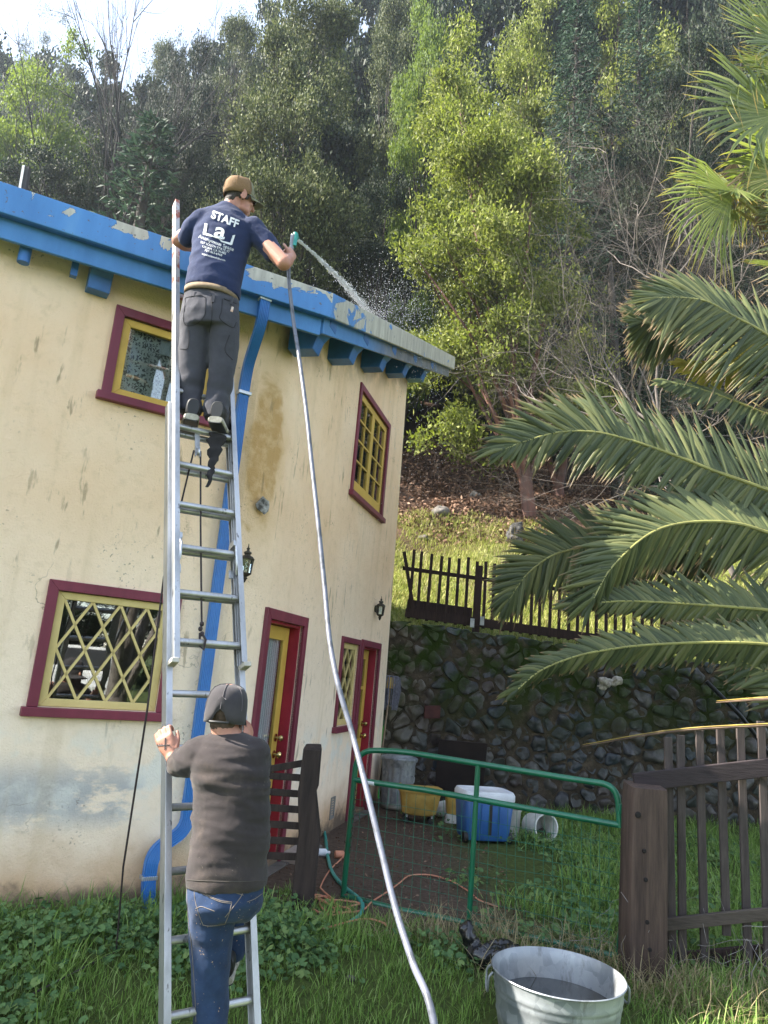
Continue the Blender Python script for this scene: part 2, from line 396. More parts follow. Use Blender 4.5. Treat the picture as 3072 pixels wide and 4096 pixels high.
# reveals round every opening
def reveal(pt, op, depth, nrm):
    u0, u1, z0, z1 = op; n = V(nrm[0], nrm[1], 0) * -depth
    cs = [pt(u0, z0), pt(u1, z0), pt(u1, z1), pt(u0, z1)]
    for k in range(4):
        p, q = cs[k], cs[(k + 1) % 4]; mb.add([p, q, q + n, p + n], [(0, 1, 2, 3)])
for o_ in OPL: reveal(ptL, o_, .14, NL)
for o_ in OPR: reveal(ptR, o_, .14, NR)
wall = mb.build('wall', M['stucco'], house, True, 30)
mb = MB()
for p, q in ((PL(-9, 0), PL(SB - .1, 0)), (PR(.1, 0), PR(.19, 0)), (PR(.98, 0), PR(3.05, 0)), (PR(3.79, 0), PR(4.40, 0))):
    mb.beam(p + V(0, 0, -.14), q + V(0, 0, -.14), .10, .26)
mb.build('foundation', M['found'], house)

# --- roof
mb = MB()
P0 = EB - DE * 9; P1 = EB; P2 = EB + DR * 5.78; P3 = np.array([-6.5, 11.4])  # unseen back corner pushed out so the house shades the stone wall
poly = [V(p[0], p[1], zroof(p) - .06) for p in (P0 - NE * .034, P1 - NE * .034 - NR * .034, P2 - NR * .034, P3)]
mb.prism(poly, (0, 0, .055)); mb.build('roof', M['roofing'], house)
def board(a, b, z0, z1, back, th, nrm):   # a leaning fascia board between two plan points; z0,z1 relative to the roof edge
    n = V(nrm[0], nrm[1], 0); a3 = V(a[0], a[1], zroof(a)); b3 = V(b[0], b[1], zroof(b))
    ps = [a3 + V(0, 0, z0), b3 + V(0, 0, z0), b3 + V(0, 0, z1), a3 + V(0, 0, z1)]
    ps = [p - n * back for p in ps]
    return MB().prism(ps, n * -th)
dre = DR
for nm, mat_, mbb in (('eave_fascia', M['blue_eave'], board(P0, P1, -.205, .012, 0, .03, NE)), ('rake_fascia', M['blue_rake'], board(P1 + DR * .001, P2, -.205, .012, 0, .03, NR))):
    mbb.build(nm, mat_, house, bevel=.006)
mb = MB()
q0 = EB - NL * .075 ; q1 = EB - NR * .075
mm = board(P0, EB - DE * .05, -.345, -.19, .075, .03, NE); mm.build('eave_trim', M['blue_low'], house, bevel=.004)
mm = board(EB + DR * .05, P2 - DR * .05, -.335, -.19, .075, .03, NR); mm.build('rake_trim', M['blue_low'], house, bevel=.004)
mm = board(P0, EB - DE * .04, -.200, -.188, .0301, .06, NE); mm.build('eave_soffit', M['blue'], house)
mm = board(EB + DR * .04, P2, -.200, -.188, .0301, .06, NR); mm.build('rake_soffit', M['blue'], house)
# --- shaped rafter tails
def corbel(base, out, along, wd, ht, ln, mat):
    o = V(out[0], out[1], 0); a = V(along[0], along[1], 0)
    prof = [(0, 0), (ln * .62, 0), (ln * .66, ht * .16), (ln * .72, ht * .36), (ln * .86, ht * .52), (ln * .98, ht * .62), (ln, ht * .74), (ln, ht), (0, ht)]
    mb = MB(); mb.prism([base + o * x + V(0, 0, z) - a * wd / 2 for x, z in prof], a * wd)
    return mb.build('rafter_tail', mat, house, False, bevel=.006)
corbel(PL(-.12, 4.15), NL, DL, .155, .28, .17, M['blue'])
corbel(PL(-2.0, 4.15), NL, DL, .155, .28, .10, M['blue']); corbel(PL(-3.4, 4.15), NL, DL, .155, .28, .08, M['blue'])
for t in (-.02, .92, 1.98, 3.02, 4.08):
    corbel(PR(t, 4.21 + .37 * (t + .05)), NR, DR, .16, .32, .36, M['blue'])
mb = MB(); mb.tube([PL(-.62, 4.45, .10), PL(-.62, 4.17, .10)], [.04, .04], 14); mb.build('vent_stub', M['blue'], house)
mb = MB(); mb.box(PL(-.30, 4.27, .10), (.045, .05, .16), (*DL, 0), (*NL, 0)); mb.build('vent_stub', M['blue'], house)
# roof vent pipe, half white half black
vp = AY(105, 755, 6.6); vt = AY(112, 672, 6.6); vz = min(zroof(vp), vp.z) - .1
mb = MB(); mb.beam(V(vp.x, vp.y, vz), vt, .045, .05, (0, 1, 0))
ps = mb.build('roof_post', simple('weathered_dark_post', (.06, .055, .06, 1), (.03, .03, .03, 1), 6, .8, stretch=(1, 1, .2)), house)
mb = MB(); mb.beam(V(vp.x - .033, vp.y - .005, vz), vt + V(-.033, -.005, .004), .024, .055, (0, 1, 0)); mb.build('white_edge', simple('white_paint', (.7, .7, .68, 1), None, 6, .6), ps)

# --- windows and doors
def rect_frame(mb, pt, u0, u1, z0, z1, w_, o0, o1, wb=None, wt=None):
    """four mitred sides of a frame (outer u0..u1, z0..z1, width w_) between outward offsets o0 and o1"""
    wb = w_ if wb is None else wb; wt = w_ if wt is None else wt
    ou = [(u0, z0), (u1, z0), (u1, z1), (u0, z1)]; inn = [(u0 + w_, z0 + wb), (u1 - w_, z0 + wb), (u1 - w_, z1 - wt), (u0 + w_, z1 - wt)]
    for k in range(4):
        k2 = (k + 1) % 4
        if k == 0 and wb == 0: continue
        if k == 2 and wt == 0: continue
        q = [ou[k], ou[k2], inn[k2], inn[k]]
        vs = [pt(u, z, o0) for u, z in q] + [pt(u, z, o1) for u, z in q]
        mb.add(vs, [(3, 2, 1, 0), (4, 5, 6, 7), (0, 1, 5, 4), (1, 2, 6, 5), (2, 3, 7, 6), (3, 0, 4, 7)])
    return mb
def panel(mb, pt, u0, u1, z0, z1, o0, o1):
    q = [(u0, z0), (u1, z0), (u1, z1), (u0, z1)]; vs = [pt(u, z, o0) for u, z in q] + [pt(u, z, o1) for u, z in q]
    mb.add(vs, [(3, 2, 1, 0), (4, 5, 6, 7), (0, 1, 5, 4), (1, 2, 6, 5), (2, 3, 7, 6), (3, 0, 4, 7)]); return mb
def bars(mb, pt, segs, wd, o0, o1):
    for (ua, za), (ub, zb) in segs:
        d = np.array([ub - ua, zb - za]); L = np.linalg.norm(d); d /= L; nn = np.array([-d[1], d[0]]) * wd / 2
        q = [(ua - nn[0], za - nn[1]), (ub - nn[0], zb - nn[1]), (ub + nn[0], zb + nn[1]), (ua + nn[0], za + nn[1])]
        vs = [pt(u, z, o0) for u, z in q] + [pt(u, z, o1) for u, z in q]
        mb.add(vs, [(3, 2, 1, 0), (4, 5, 6, 7), (0, 1, 5, 4), (1, 2, 6, 5), (2, 3, 7, 6), (3, 0, 4, 7)])
    return mb
def window(pt, op, sash_w, cas_w, sash_mat, muntin, curtain, label, sash_bot=None):
    u0, u1, z0, z1 = op
    fr = rect_frame(MB(), pt, u0 - cas_w, u1 + cas_w, z0 - .002, z1 + cas_w, cas_w, -.02, .022, wb=0).build('window', M['maroon'], house, False, bevel=.004); tag(fr, label)
    panel(MB(), pt, u0 - cas_w - .03, u1 + cas_w + .03, z0 - .062, z0 - .003, -.02, .055).build('sill', M['maroon'], fr, False, bevel=.005)
    sb = sash_w if sash_bot is None else sash_bot
    rect_frame(MB(), pt, u0 + .003, u1 - .003, z0 + .003, z1 - .003, sash_w, -.05, -.012, wb=sb).build('sash', sash_mat, fr, False, bevel=.004)
    g = (u0 + sash_w, u1 - sash_w, z0 + sb, z1 - sash_w)
    if muntin: muntin(pt, g, fr)
    panel(MB(), pt, g[0] - .01, g[1] + .01, g[2] - .01, g[3] + .01, -.036, -.032).build('pane', M['glass'], fr, False)
    if curtain: curtain(pt, g, fr)
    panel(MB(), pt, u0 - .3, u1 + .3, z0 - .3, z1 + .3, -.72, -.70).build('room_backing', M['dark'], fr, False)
    return fr
def lattice(nx, nz_, mat, wd):
    def f(pt, g, fr):
        u0, u1, z0, z1 = g; du = (u1 - u0) / nx; dz = (z1 - z0) / nz_; segs = []
        def clip(a, b):
            p, q = np.array(a, float), np.array(b, float); d = q - p; t0, t1 = 0., 1.
            for k, lo, hi in ((0, u0, u1), (1, z0, z1)):
                if abs(d[k]) < 1e-9: continue
                ta, tb = sorted(((lo - p[k]) / d[k], (hi - p[k]) / d[k])); t0, t1 = max(t0, ta), min(t1, tb)
            if t1 > t0 + .02: segs.append((p + d * t0, p + d * t1))
        for k in range(-int(nz_) - 2, int(nx) + int(nz_) + 3):
            clip((u0 + k * du, z1), (u0 + (k + nz_) * du, z0)); clip((u0 + k * du, z1), (u0 + (k - nz_) * du, z0))
        bars(MB(), pt, segs, wd, -.031, -.016).build('lattice', mat, fr, False)
    return f
def grid(nx, nz_, mat, wd):
    def f(pt, g, fr):
        u0, u1, z0, z1 = g
        segs = [((u0 + (u1 - u0) * k / nx, z0), (u0 + (u1 - u0) * k / nx, z1)) for k in range(1, nx)]
        bars(MB(), pt, segs, wd, -.031, -.014).build('glazing_bars', mat, fr, False)
        segs = [((u0, z0 + (z1 - z0) * k / nz_), (u1, z0 + (z1 - z0) * k / nz_)) for k in range(1, nz_)]
        bars(MB(), pt, segs, wd, -.030, -.0155).build('glazing_bars', mat, fr, False)
    return f
def cloth(mat, o, amp, n, u_rng=(0, 1), z_rng=(0, 1), name='curtain'):
    def f(pt, g, fr):
        mb = MB(); u0, u1, z0, z1 = g; K = 90
        ua, ub = u0 + (u1 - u0) * u_rng[0], u0 + (u1 - u0) * u_rng[1]; za, zb = z0 + (z1 - z0) * z_rng[0] - .02, z0 + (z1 - z0) * z_rng[1] + .02
        vs = []
        for k in range(K + 1):
            u = ua + (ub - ua) * k / K; oo = -o + amp * math.sin(k / K * n * 6.283) + amp * .5 * math.sin(k / K * n * 2.7 * 6.283 + 1)
            vs += [pt(u, za, oo), pt(u, zb, oo * .9 - o * .1)]
        mb.add(vs, [(2 * k, 2 * k + 2, 2 * k + 3, 2 * k + 1) for k in range(K)])
        mb.build(name, mat, fr)
    return f
def lacemat():
    t = NT('floral_lace'); vo = t.n('ShaderNodeTexVoronoi'); vo.inputs['Scale'].default_value = 21; t.l(t.obj(), vo.inputs['Vector'])
    pet = t.n('ShaderNodeVectorMath', operation='SUBTRACT'); t.l(t.obj(), pet.inputs[0]); sc = t.n('ShaderNodeVectorMath', operation='SCALE')
    t.l(vo.outputs['Position'], pet.inputs[1]); x, y, z = t.xyz(pet.outputs[0])
    ang = t.math('ARCTAN2', z, t.math('ADD', x, t.math('MULTIPLY', y, .6))); r = t.math('ADD', t.math('MULTIPLY', t.math('COSINE', t.math('MULTIPLY', ang, 5.0)), .013), .031)
    d = vo.outputs['Distance']; dd = t.math('MULTIPLY', d, 1 / 21)
    k = t.math('LESS_THAN', dd, r)
    c = t.mix(t.math('MULTIPLY', k, t.mrange(t.noise(3, 2), .3, .5, .55, 1)), (.22, .22, .21, 1), (.92, .92, .90, 1)); t.base(c); t.set(.9, 0, .1); return t.mat
def stripemat(name, a, b, f):
    t = NT(name); x, y, z = t.xyz(); v = t.math('SINE', t.math('MULTIPLY', t.math('ADD', t.math('ADD', x, y), t.math('MULTIPLY', t.noise(2, 2), .03)), f))
    c = t.mix(t.mrange(v, -.2, .5), a, b); t.base(c); t.set(.9, 0, .1); return t.mat
M['lace'] = lacemat(); M['stripe'] = stripemat('striped_curtain', (.30, .31, .36, 1), (.62, .60, .62, 1), 190)
M['drape'] = simple('grey_drape', (.45, .45, .41, 1), (.30, .30, .27, 1), 8, .9)
M['white'] = simple('white_sheet', (.75, .77, .80, 1), (.6, .62, .66, 1), 6, .9)
def PLo(s, z, o): return PL(s, z, o)
def PRo(t, z, o): return PR(t, z, o)
w1 = window(PLo, OPL[0], .05, .068, M['cream'], lattice(3.6, 2.0, M['cream'], .017), None, 'wide window with diamond lattice bars')
def uwc(pt, g, fr):
    cloth(M['lace'], .09, .006, 5)(pt, g, fr); cloth(M['white'], .06, .004, 2, (.62, .98), (.02, .5))(pt, g, fr); cloth(M['white'], .07, .004, 1, (.42, .7), (.8, 1.0), 'blind')(pt, g, fr)
w2 = window(PLo, OPL[1], .058, .068, M['yellow'], None, uwc, 'window with floral lace curtain')
w3 = window(PRo, OPR[1], .06, .06, M['cream'], lattice(2.4, 2.4, M['cream'], .016), cloth(M['drape'], .16, .01, 4, (0, .9)), 'narrow window with diamond lattice bars')
def casement(pt, g, fr):
    u0, u1, z0, z1 = g; um = (u0 + u1) / 2
    bars(MB(), pt, [((um, z0), (um, z1))], .11, -.034, -.010).build('meeting_stile', M['yellow'], fr, False, bevel=.004)
    grid(2, 4, M['yellow'], .022)(pt, (u0, um - .055, z0, z1), fr); grid(2, 4, M['yellow'], .022)(pt, (um + .055, u1, z0, z1), fr)
    cloth(M['drape'], .14, .012, 6, (0, 1))(pt, g, fr)
w4 = window(PRo, OPR[3], .075, .07, M['yellow'], casement, None, 'upstairs casement window of sixteen small panes', sash_bot=.15)
M['glass_low'] = glassm('thin_door_glass', (.95, .97, .96, 1)); [setattr(n.inputs[1], 'default_value', .35) or setattr(n.inputs[2], 'default_value', .02) for n in M['glass_low'].node_tree.nodes if n.type == 'MATH']
def door(op, cas_w, label, glass, curtain, mid=None, ajar=0.0):
    u0, u1, z0, z1 = op
    fr = rect_frame(MB(), PRo, u0 - cas_w, u1 + cas_w, z0 - .03, z1 + cas_w, cas_w, -.02, .024, wb=0).build('door', M['maroon'], house, False, bevel=.004); tag(fr, label)
    rect_frame(MB(), PRo, u0 + .001, u1 - .001, z0 - .03, z1 - .001, .022, -.14, -.0205, wb=0).build('jamb', M['crimson'], fr, False)
    a, b, c, d = u0 + .03, u1 - .03, z0, z1 - .03; st = .115; gz = glass
    leaf = rect_frame(MB(), PRo, a, b, c, d, st, -.138, -.110, wb=gz - c).build('leaf', M['yellow'], fr, False, bevel=.004)
    panel(MB(), PRo, a + st - .01, b - st + .01, gz - .01, d - st + .01, -.126, -.122).build('pane', M['glass_low'], fr, False)
    g = (a + st, b - st, gz, d - st)
    cloth(curtain, .150, .006, 7)(PRo, g, fr)
    if mid: bars(MB(), PRo, [((g[0], mid), (g[1], mid))], .04, -.121, -.106).build('glazing_bars', M['yellow'], fr, False)
    rect_frame(MB(), PRo, a + st, b - st, c + .16, gz - .12, .02, -.112, -.104).build('lower_panel', M['yellow'], fr, False)
    n = V(NR[0], NR[1], 0)
    for zz, r in ((1.02, .026), (.88, .030)):
        p = PR(b - .06, zz, -.110)
        MB().lathe(p, [(.034, 0), (.034, .008), (.013, .012), (.012, .035), (r, .045), (r * 1.05, .06), (r * .6, .074), (.001, .076)], 16, n).build('knob', M['brass'], fr)
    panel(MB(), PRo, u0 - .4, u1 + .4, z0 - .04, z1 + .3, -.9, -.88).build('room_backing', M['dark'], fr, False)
    panel(MB(), PRo, u0 - cas_w, u1 + cas_w, z0 - .06, z0 - .0305, -.14, .10).build('threshold', M['found'], fr, False)
    return fr
door(OPR[0], .085, 'front door with one tall pane and striped curtain', .62, M['stripe'])
door(OPR[2], .075, 'back door with a two part pane', .84, M['drape'], 1.45)
# --- downspout
def ribbed(mb, pts, wd, dp, side, ribs=6):
    """rectangular downspout swept along pts; side = its width direction, ribs on the broad face"""
    S = Vector(side).normalized(); pts = [Vector(p) for p in pts]; rings = []
    for i, p in enumerate(pts):
        t = (pts[min(i + 1, len(pts) - 1)] - pts[max(i - 1, 0)]).normalized(); S2 = (S - t * S.dot(t)).normalized(); N = S2.cross(t)
        ring = []
        m = ribs * 2
        for k in range(m + 1):
            ring.append(p + S2 * (-wd / 2 + wd * k / m) + N * (dp / 2 - (.004 if 0 < k < m and k % 2 else 0)))
        for k in range(m + 1):
            ring.append(p + S2 * (wd / 2 - wd * k / m) - N * (dp / 2 - (.004 if 0 < k < m and k % 2 else 0)))
        rings.append(ring)
    n = len(rings[0]); b = len(mb.v)
    for r in rings: mb.v.extend(tuple(x) for x in r)
    for i in range(len(rings) - 1):
        for k in range(n): mb.f.append((b + i * n + k, b + i * n + (k + 1) % n, b + (i + 1) * n + (k + 1) % n, b + (i + 1) * n + k)); mb.m.append(mb.mi)
    return mb
def arc(pts, n=5):
    """rounds the corners of a polyline"""
    pts = [Vector(p) for p in pts]; out = [pts[0]]
    for i in range(1, len(pts) - 1):
        a, b, c = pts[i - 1], pts[i], pts[i + 1]; r = min((a - b).length, (c - b).length) * .42
        p = b + (a - b).normalized() * r; q = b + (c - b).normalized() * r
        for k in range(n + 1): t = k / n; out.append(p * (1 - t) ** 2 + b * 2 * t * (1 - t) + q * t * t)
    out.append(pts[-1]); return out
sd = (DL[0], DL[1], 0)
ds = ribbed(MB(), arc([PL(1.03, 4.43, .36), PL(1.03, 4.20, .36), PL(1.06, 3.95, .10), PL(1.07, 3.78, .05), PL(1.075, 2.2, .045), PL(1.08, .62, .045)], 6), .078, .052, sd).build('downspout', M['blue_pipe'], house, True, 30)
ribbed(MB(), arc([PL(1.08, .66, .047), PL(1.085, .47, .05), PL(.87, .33, .06), PL(.87, .12, .06), PL(.90, -.03, .08), PL(.93, -.14, .12)], 7), .084, .056, sd).build('elbow', M['blue_pipe'], ds, True, 30)
for s_, z_ in ((1.073, 3.72), (.87, .17)):
    MB().box(PL(s_, z_, .05), (.105, .075, .028), (*DL, 0), (*NL, 0)).build('strap', M['steel'], ds, bevel=.003)
MB().box(PL(1.03, 4.40, .36), (.092, .062, .035), (*DL, 0), (*NL, 0)).build('bare_metal_collar', M['white'], ds)
# foundation vent, plaster chip
mb = rect_frame(MB(), PRo, 2.36, 2.50, .12, .34, .02, .0, .012)
for k in range(7): panel(mb, PRo, 2.38, 2.48, .145 + k * .025, .158 + k * .025, .0, .008)
mb.build('vent_grille', simple('grey_vent', (.25, .24, .22, 1), None, 10, .7), house)
mb = MB(); rr = random.Random(3); pp = [PL(1.375 + (.045 + .02 * rr.random()) * math.cos(k * .63), 2.87 + (.05 + .03 * rr.random()) * math.sin(k * .63), .0025 if 0 else -.006) for k in range(10)]
mb.prism(pp, V(NL[0], NL[1], 0) * .013); mb.build('plaster_chip', simple('bare_plaster', (.42, .40, .37, 1), (.06, .055, .05, 1), 22, .95), house)
# ================================================================ GROUND
def tz(x, y):
    x = np.asarray(x, float); y = np.asarray(y, float)
    near = -.38 * (1 - ss(3.1, 4.9, y)) * (1 - ss(-.2, .9, x)) - .13 * (1 - ss(3.4, 5.2, y)) * ss(-.2, .9, x)
    near = near + .02 * np.sin(x * 2.1 + y * 1.3) * ss(.5, 1.5, np.abs(x + .2)) * (1 - ss(8, 10, y))
    yy = y - 11.15
    hill = 2.32 - .045 * np.clip(x, -6, 9) + .50 * np.clip(yy, 0, 18) + .66 * np.clip(yy - 18, 0, 40) + .15 * np.clip(yy - 58, 0, 200)
    hill = hill + (.10 * np.sin(x * 1.1 + y * .7) + .07 * np.sin(x * 2.3 - y * 1.9 + 1) + .35 * np.sin(x * .23 + y * .31)) * ss(.5, 4, yy)
    s = ss(10.98, 11.22, y)
    return near * (1 - s) + hill * s
def groundmat():
    t = NT('earth_and_litter'); x, y, z = t.xyz()
    nn = t.noise(1.3, 5, .6); f = t.noise(22, 6, .7)
    soil = t.ramp(f, [(.3, (.055, .038, .028, 1)), (.6, (.115, .082, .062, 1)), (.8, (.18, .135, .10, 1))])
    turf = t.ramp(f, [(.3, (.045, .060, .018, 1)), (.7, (.095, .13, .032, 1))])
    lit = t.ramp(t.noise(30, 6, .75), [(.25, (.018, .012, .009, 1)), (.5, (.060, .036, .024, 1)), (.7, (.13, .075, .045, 1)), (.85, (.24, .16, .10, 1))])
    yard = t.math('MULTIPLY', t.mrange(t.math('ADD', x, t.math('MULTIPLY', nn, .8)), 1.9, 1.1), t.mrange(y, 5.1, 5.6))
    c = t.mix(yard, turf, soil)
    hl = t.mrange(t.math('ADD', t.math('ADD', y, t.math('MULTIPLY', nn, 3.5)), t.math('MULTIPLY', x, -.18)), 16.6, 18.2)
    dry = t.ramp(t.noise(14, 5, .7), [(.3, (.09, .12, .025, 1)), (.55, (.18, .20, .06, 1)), (.75, (.30, .27, .13, 1))])
    c = t.mix(t.mrange(y, 10.9, 11.1), c, dry); c = t.mix(hl, c, lit)
    t.base(c); t.set(.95, 0, .15); t.bump(t.math('ADD', t.noise(35, 6, .7), t.math('MULTIPLY', t.noise(6, 3), 2)), .8, .03); return t.mat
M['ground'] = groundmat()
gx = np.concatenate([[-700, -300, -120, -60], np.arange(-40, -8, 2.0), np.arange(-8, 9, .25), np.arange(9, 42, 2.0), [60, 120, 300, 700]])
gy = np.concatenate([[-900, -300, -100, -40, -15, -5, -1, 1], np.arange(2, 10.9, .2), [10.95, 11.0, 11.05, 11.1, 11.15, 11.2, 11.25], np.arange(11.4, 24, .3), np.arange(24, 72, 1.5), [100, 140, 220]])
XX, YY = np.meshgrid(gx, gy); ZZ = tz(XX, YY); nx_ = len(gx)
idx = np.arange(len(gx) * len(gy)).reshape(len(gy), nx_)
g_ = npmesh('ground', np.stack([XX, YY, ZZ], -1), np.stack([idx[:-1, :-1], idx[:-1, 1:], idx[1:, 1:], idx[1:, :-1]], -1).reshape(-1, 4), M['ground'], None, True)
tag(g_, kind='structure')

# ================================================================ RUBBLE RETAINING WALL
def stonemat():
    t = NT('rubble_stone'); g = t.n('ShaderNodeNewGeometry'); r = g.outputs['Random Per Island']; x, y, z = t.xyz()
    base = t.ramp(r, [(0, (.020, .025, .030, 1)), (.2, (.048, .050, .058, 1)), (.4, (.026, .040, .041, 1)), (.55, (.066, .060, .056, 1)), (.7, (.052, .037, .036, 1)), (.85, (.030, .042, .060, 1)), (1, (.12, .11, .10, 1))])
    n1 = t.noise(7, 6, .65); c = t.mix(t.mrange(n1, .45, .75, 0, .6), base, (.13, .125, .115, 1)); c = t.mix(t.mrange(t.noise(16, 4), .58, .72, 0, .55), c, (.018, .02, .02, 1))
    tan = t.math('MULTIPLY', t.mrange(x, -1.9, -2.75), .55); c = t.mix(tan, c, (.22, .18, .12, 1))
    mossm = t.math('MULTIPLY', t.mrange(t.noise(2.0, 5, .65), .43, .58), t.mrange(z, .7, 1.9, .12, 1.0)); c = t.mix(t.math('MULTIPLY', mossm, .85), c, (.035, .060, .010, 1))
    t.base(c); t.set(t.mrange(mossm, 0, .5, .36, .9), 0, .5); t.bump(t.noise(24, 6, .7), .5, .015); return t.mat
def mortarmat():
    t = NT('old_mortar'); x, y, z = t.xyz()
    c = t.ramp(t.noise(9, 6, .65), [(.3, (.035, .029, .023, 1)), (.55, (.085, .068, .050, 1)), (.75, (.16, .13, .095, 1))])
    mossm = t.math('MULTIPLY', t.mrange(t.noise(2.0, 5, .6), .42, .58), t.mrange(z, .6, 1.8)); c = t.mix(mossm, c, (.03, .05, .010, 1))
    t.base(c); t.set(.95, 0, .1); t.bump(t.noise(30, 6, .7), .7, .02); return t.mat
M['stone'] = stonemat(); M['mortar'] = mortarmat()
SY = 10.62
def wtop(x): return 2.38 - .045 * (x - .4)
sw = empty('stone_wall', (3, SY, 0), 'mossy dark rubble retaining wall below the hillside fence', 'retaining wall')
def rubble(name, x0, x1, z0, topf, P, seeds, rnd):
    """stones as rounded Voronoi cells on a wall face; P(u, z, o) gives the point"""
    pts = []
    for _ in range(seeds * 14):
        u, z = rnd.uniform(x0, x1), rnd.uniform(z0, 2.6)
        if z > topf(u) + .02: continue
        sp = rnd.choice([.16, .24, .32, .40, .46])
        if all((u - a) ** 2 + ((z - b) * 1.35) ** 2 > (min(sp, c) * .97) ** 2 for a, b, c in pts): pts.append((u, z, sp))
        if len(pts) >= seeds: break
    A = np.array([(a, b) for a, b, c in pts]); mb = MB()
    for i, (u, z, sp) in enumerate(pts):
        poly = [np.array(q) for q in ((u - .3, z - .3), (u + .3, z - .3), (u + .3, z + .3), (u - .3, z + .3))]
        d2 = ((A - A[i]) ** 2).sum(1); near = np.argsort(d2)[1:18]
        for j in near:
            m_ = (A[i] + A[j]) / 2; n_ = A[j] - A[i]; out = []
            for k in range(len(poly)):
                p, q = poly[k], poly[(k + 1) % len(poly)]; a, b = (p - m_) @ n_, (q - m_) @ n_
                if a <= 0: out.append(p)
                if (a < 0 < b) or (b < 0 < a): out.append(p + (q - p) * (a / (a - b)))
            poly = out
            if len(poly) < 3: break
        if len(poly) < 3: continue
        poly = [np.array((p[0], min(p[1], topf(p[0]) + rnd.uniform(.0, .05)))) for p in poly]
        cen = sum(poly) / len(poly)
        # resample outline, pull in for the mortar joint, round the corners
        K = 22; L = [np.linalg.norm(poly[(k + 1) % len(poly)] - poly[k]) for k in range(len(poly))]; T = sum(L); rs = []
        for k in range(K):
            s_ = T * k / K; m_ = 0
            while s_ > L[m_] and m_ < len(L) - 1: s_ -= L[m_]; m_ += 1
            rs.append(poly[m_] + (poly[(m_ + 1) % len(poly)] - poly[m_]) * (s_ / max(L[m_], 1e-6)))
        rs = np.array(rs)
        for _ in range(rnd.choice([0, 1, 1, 2])): rs = rs * .5 + .25 * (np.roll(rs, 1, 0) + np.roll(rs, -1, 0))
        size = math.sqrt(max(T * T / 16, 1e-4)); gap = rnd.uniform(.004, .028) / max(size, .08)
        dome = size * rnd.uniform(.14, .34); seed = rnd.uniform(0, 90); tlt = rnd.uniform(-.25, .25), rnd.uniform(-.25, .25)
        rings = []; b = len(mb.v)
        flat = rnd.choice([.5, .65, .8])
        for ri, (sc, h) in enumerate(((1.0, -.05), (.985, .16), (.93, .42), (.80, .72), (flat * .9, .93), (.25, 1.0))):
            for k in range(K):
                q = cen + (rs[k] - cen) * sc * (1 - gap)
                nn = mn.noise(Vector((q[0] * 7 + seed, q[1] * 7, h * 2 + seed)))
                q = q + (rs[k] - cen) * nn * .16 * (ri > 0)
                o = dome * h + (tlt[0] * (q[0] - cen[0]) + tlt[1] * (q[1] - cen[1])) * h + nn * .05 * (ri > 1) + mn.noise(Vector((q[0] * 19 + seed, q[1] * 19, h))) * .014 * (ri > 0)
                mb.v.append(tuple(P(q[0], q[1], o)))
        for ri in range(5):
            for k in range(K): mb.f.append((b + ri * K + k, b + ri * K + (k + 1) % K, b + (ri + 1) * K + (k + 1) % K, b + (ri + 1) * K + k)); mb.m.append(0)
        mb.f.append(tuple(b + 5 * K + k for k in range(K))); mb.m.append(0)
    return mb
rnd = random.Random(11)
PW = lambda u, z, o: V(u, SY + .03 * math.sin(u * 2) - .02 * (2.4 - z) - o, z)
mbs = rubble('stones', -.5, 9.0, -.12, wtop, PW, 620, rnd); mbs.build('stonework', M['stone'], sw, True, 70)
mb = MB(); K = 60; us = [-.6 + 9.7 * k / K for k in range(K + 1)]; zz = [-.2, .3, .9, 1.5, 2.0, 1.0]
secs = []
b = 0
for u in us:
    t_ = wtop(u) - .01 + .02 * math.sin(u * 9)
    mb.v += [tuple(PW(u, z, .024 + .014 * math.sin(u * 13 + z * 11))) for z in (-.2, .4, 1.0, 1.6, t_)] + [(u, SY + .42, t_ + .02), (u, SY + .42, -.2)]
for k in range(K):
    for j in range(6): mb.f.append((k * 7 + j, (k + 1) * 7 + j, (k + 1) * 7 + j + 1, k * 7 + j + 1)); mb.m.append(0)
mb.build('mortar_core', M['mortar'], sw)
qz = MB(); qc = PW(3.42, 1.78, .08)
for k in range(7): qz.ball(qc + V(rnd.uniform(-.12, .12), rnd.uniform(-.03, .02), rnd.uniform(-.06, .06)), (rnd.uniform(.05, .09), .05, rnd.uniform(.04, .07)))
me = fuse(qz, .012, 1, lambda co, no: nz(co, 22) * .018, 'quartz'); o = link('quartz_stone', me, simple('white_quartz', (.55, .52, .47, 1), (.22, .20, .17, 1), 18, .7, bump=.5, bscale=50), sw); tag(o, 'pale lumpy quartz stone'); KIDS.setdefault(sw.name, []).append(o)

# ================================================================ FENCES
def woodmat(name, c1, c2, grain=(14, 14, 1.1), rough=.85, light=None):
    t = NT(name); v = t.mapped(grain); n1 = t.noise(1.6, 6, .65, v, .6); n2 = t.noise(6, 5, .7, v)
    c = t.ramp(t.math('ADD', t.math('MULTIPLY', n1, .6), t.math('MULTIPLY', n2, .4)), [(.32, c2), (.62, c1)] + ([(.75, light)] if light else []))
    t.base(c); t.set(rough, 0, .25); t.bump(n2, .6, .008); return t.mat
M['darkwood'] = woodmat('dark_fence_wood', (.050, .030, .026, 1), (.018, .012, .012, 1))
M['greywood'] = woodmat('grey_weathered_wood', (.085, .068, .062, 1), (.030, .024, .024, 1), light=(.19, .16, .145, 1))
M['postwood'] = woodmat('brown_weathered_post', (.098, .066, .052, 1), (.026, .018, .016, 1), (11, 11, .7), light=(.19, .145, .12, 1))
M['blackwood'] = woodmat('creosoted_wood', (.050, .036, .030, 1), (.014, .011, .011, 1), (8, 8, .8))
FY = 10.98
uf = empty('picket_fence', (.5, FY, 2.4), 'long dark picket fence standing on top of the stone wall', 'fence')
def fz(x): return 2.50 - .047 * (x - .55)
x = .50; k = 0
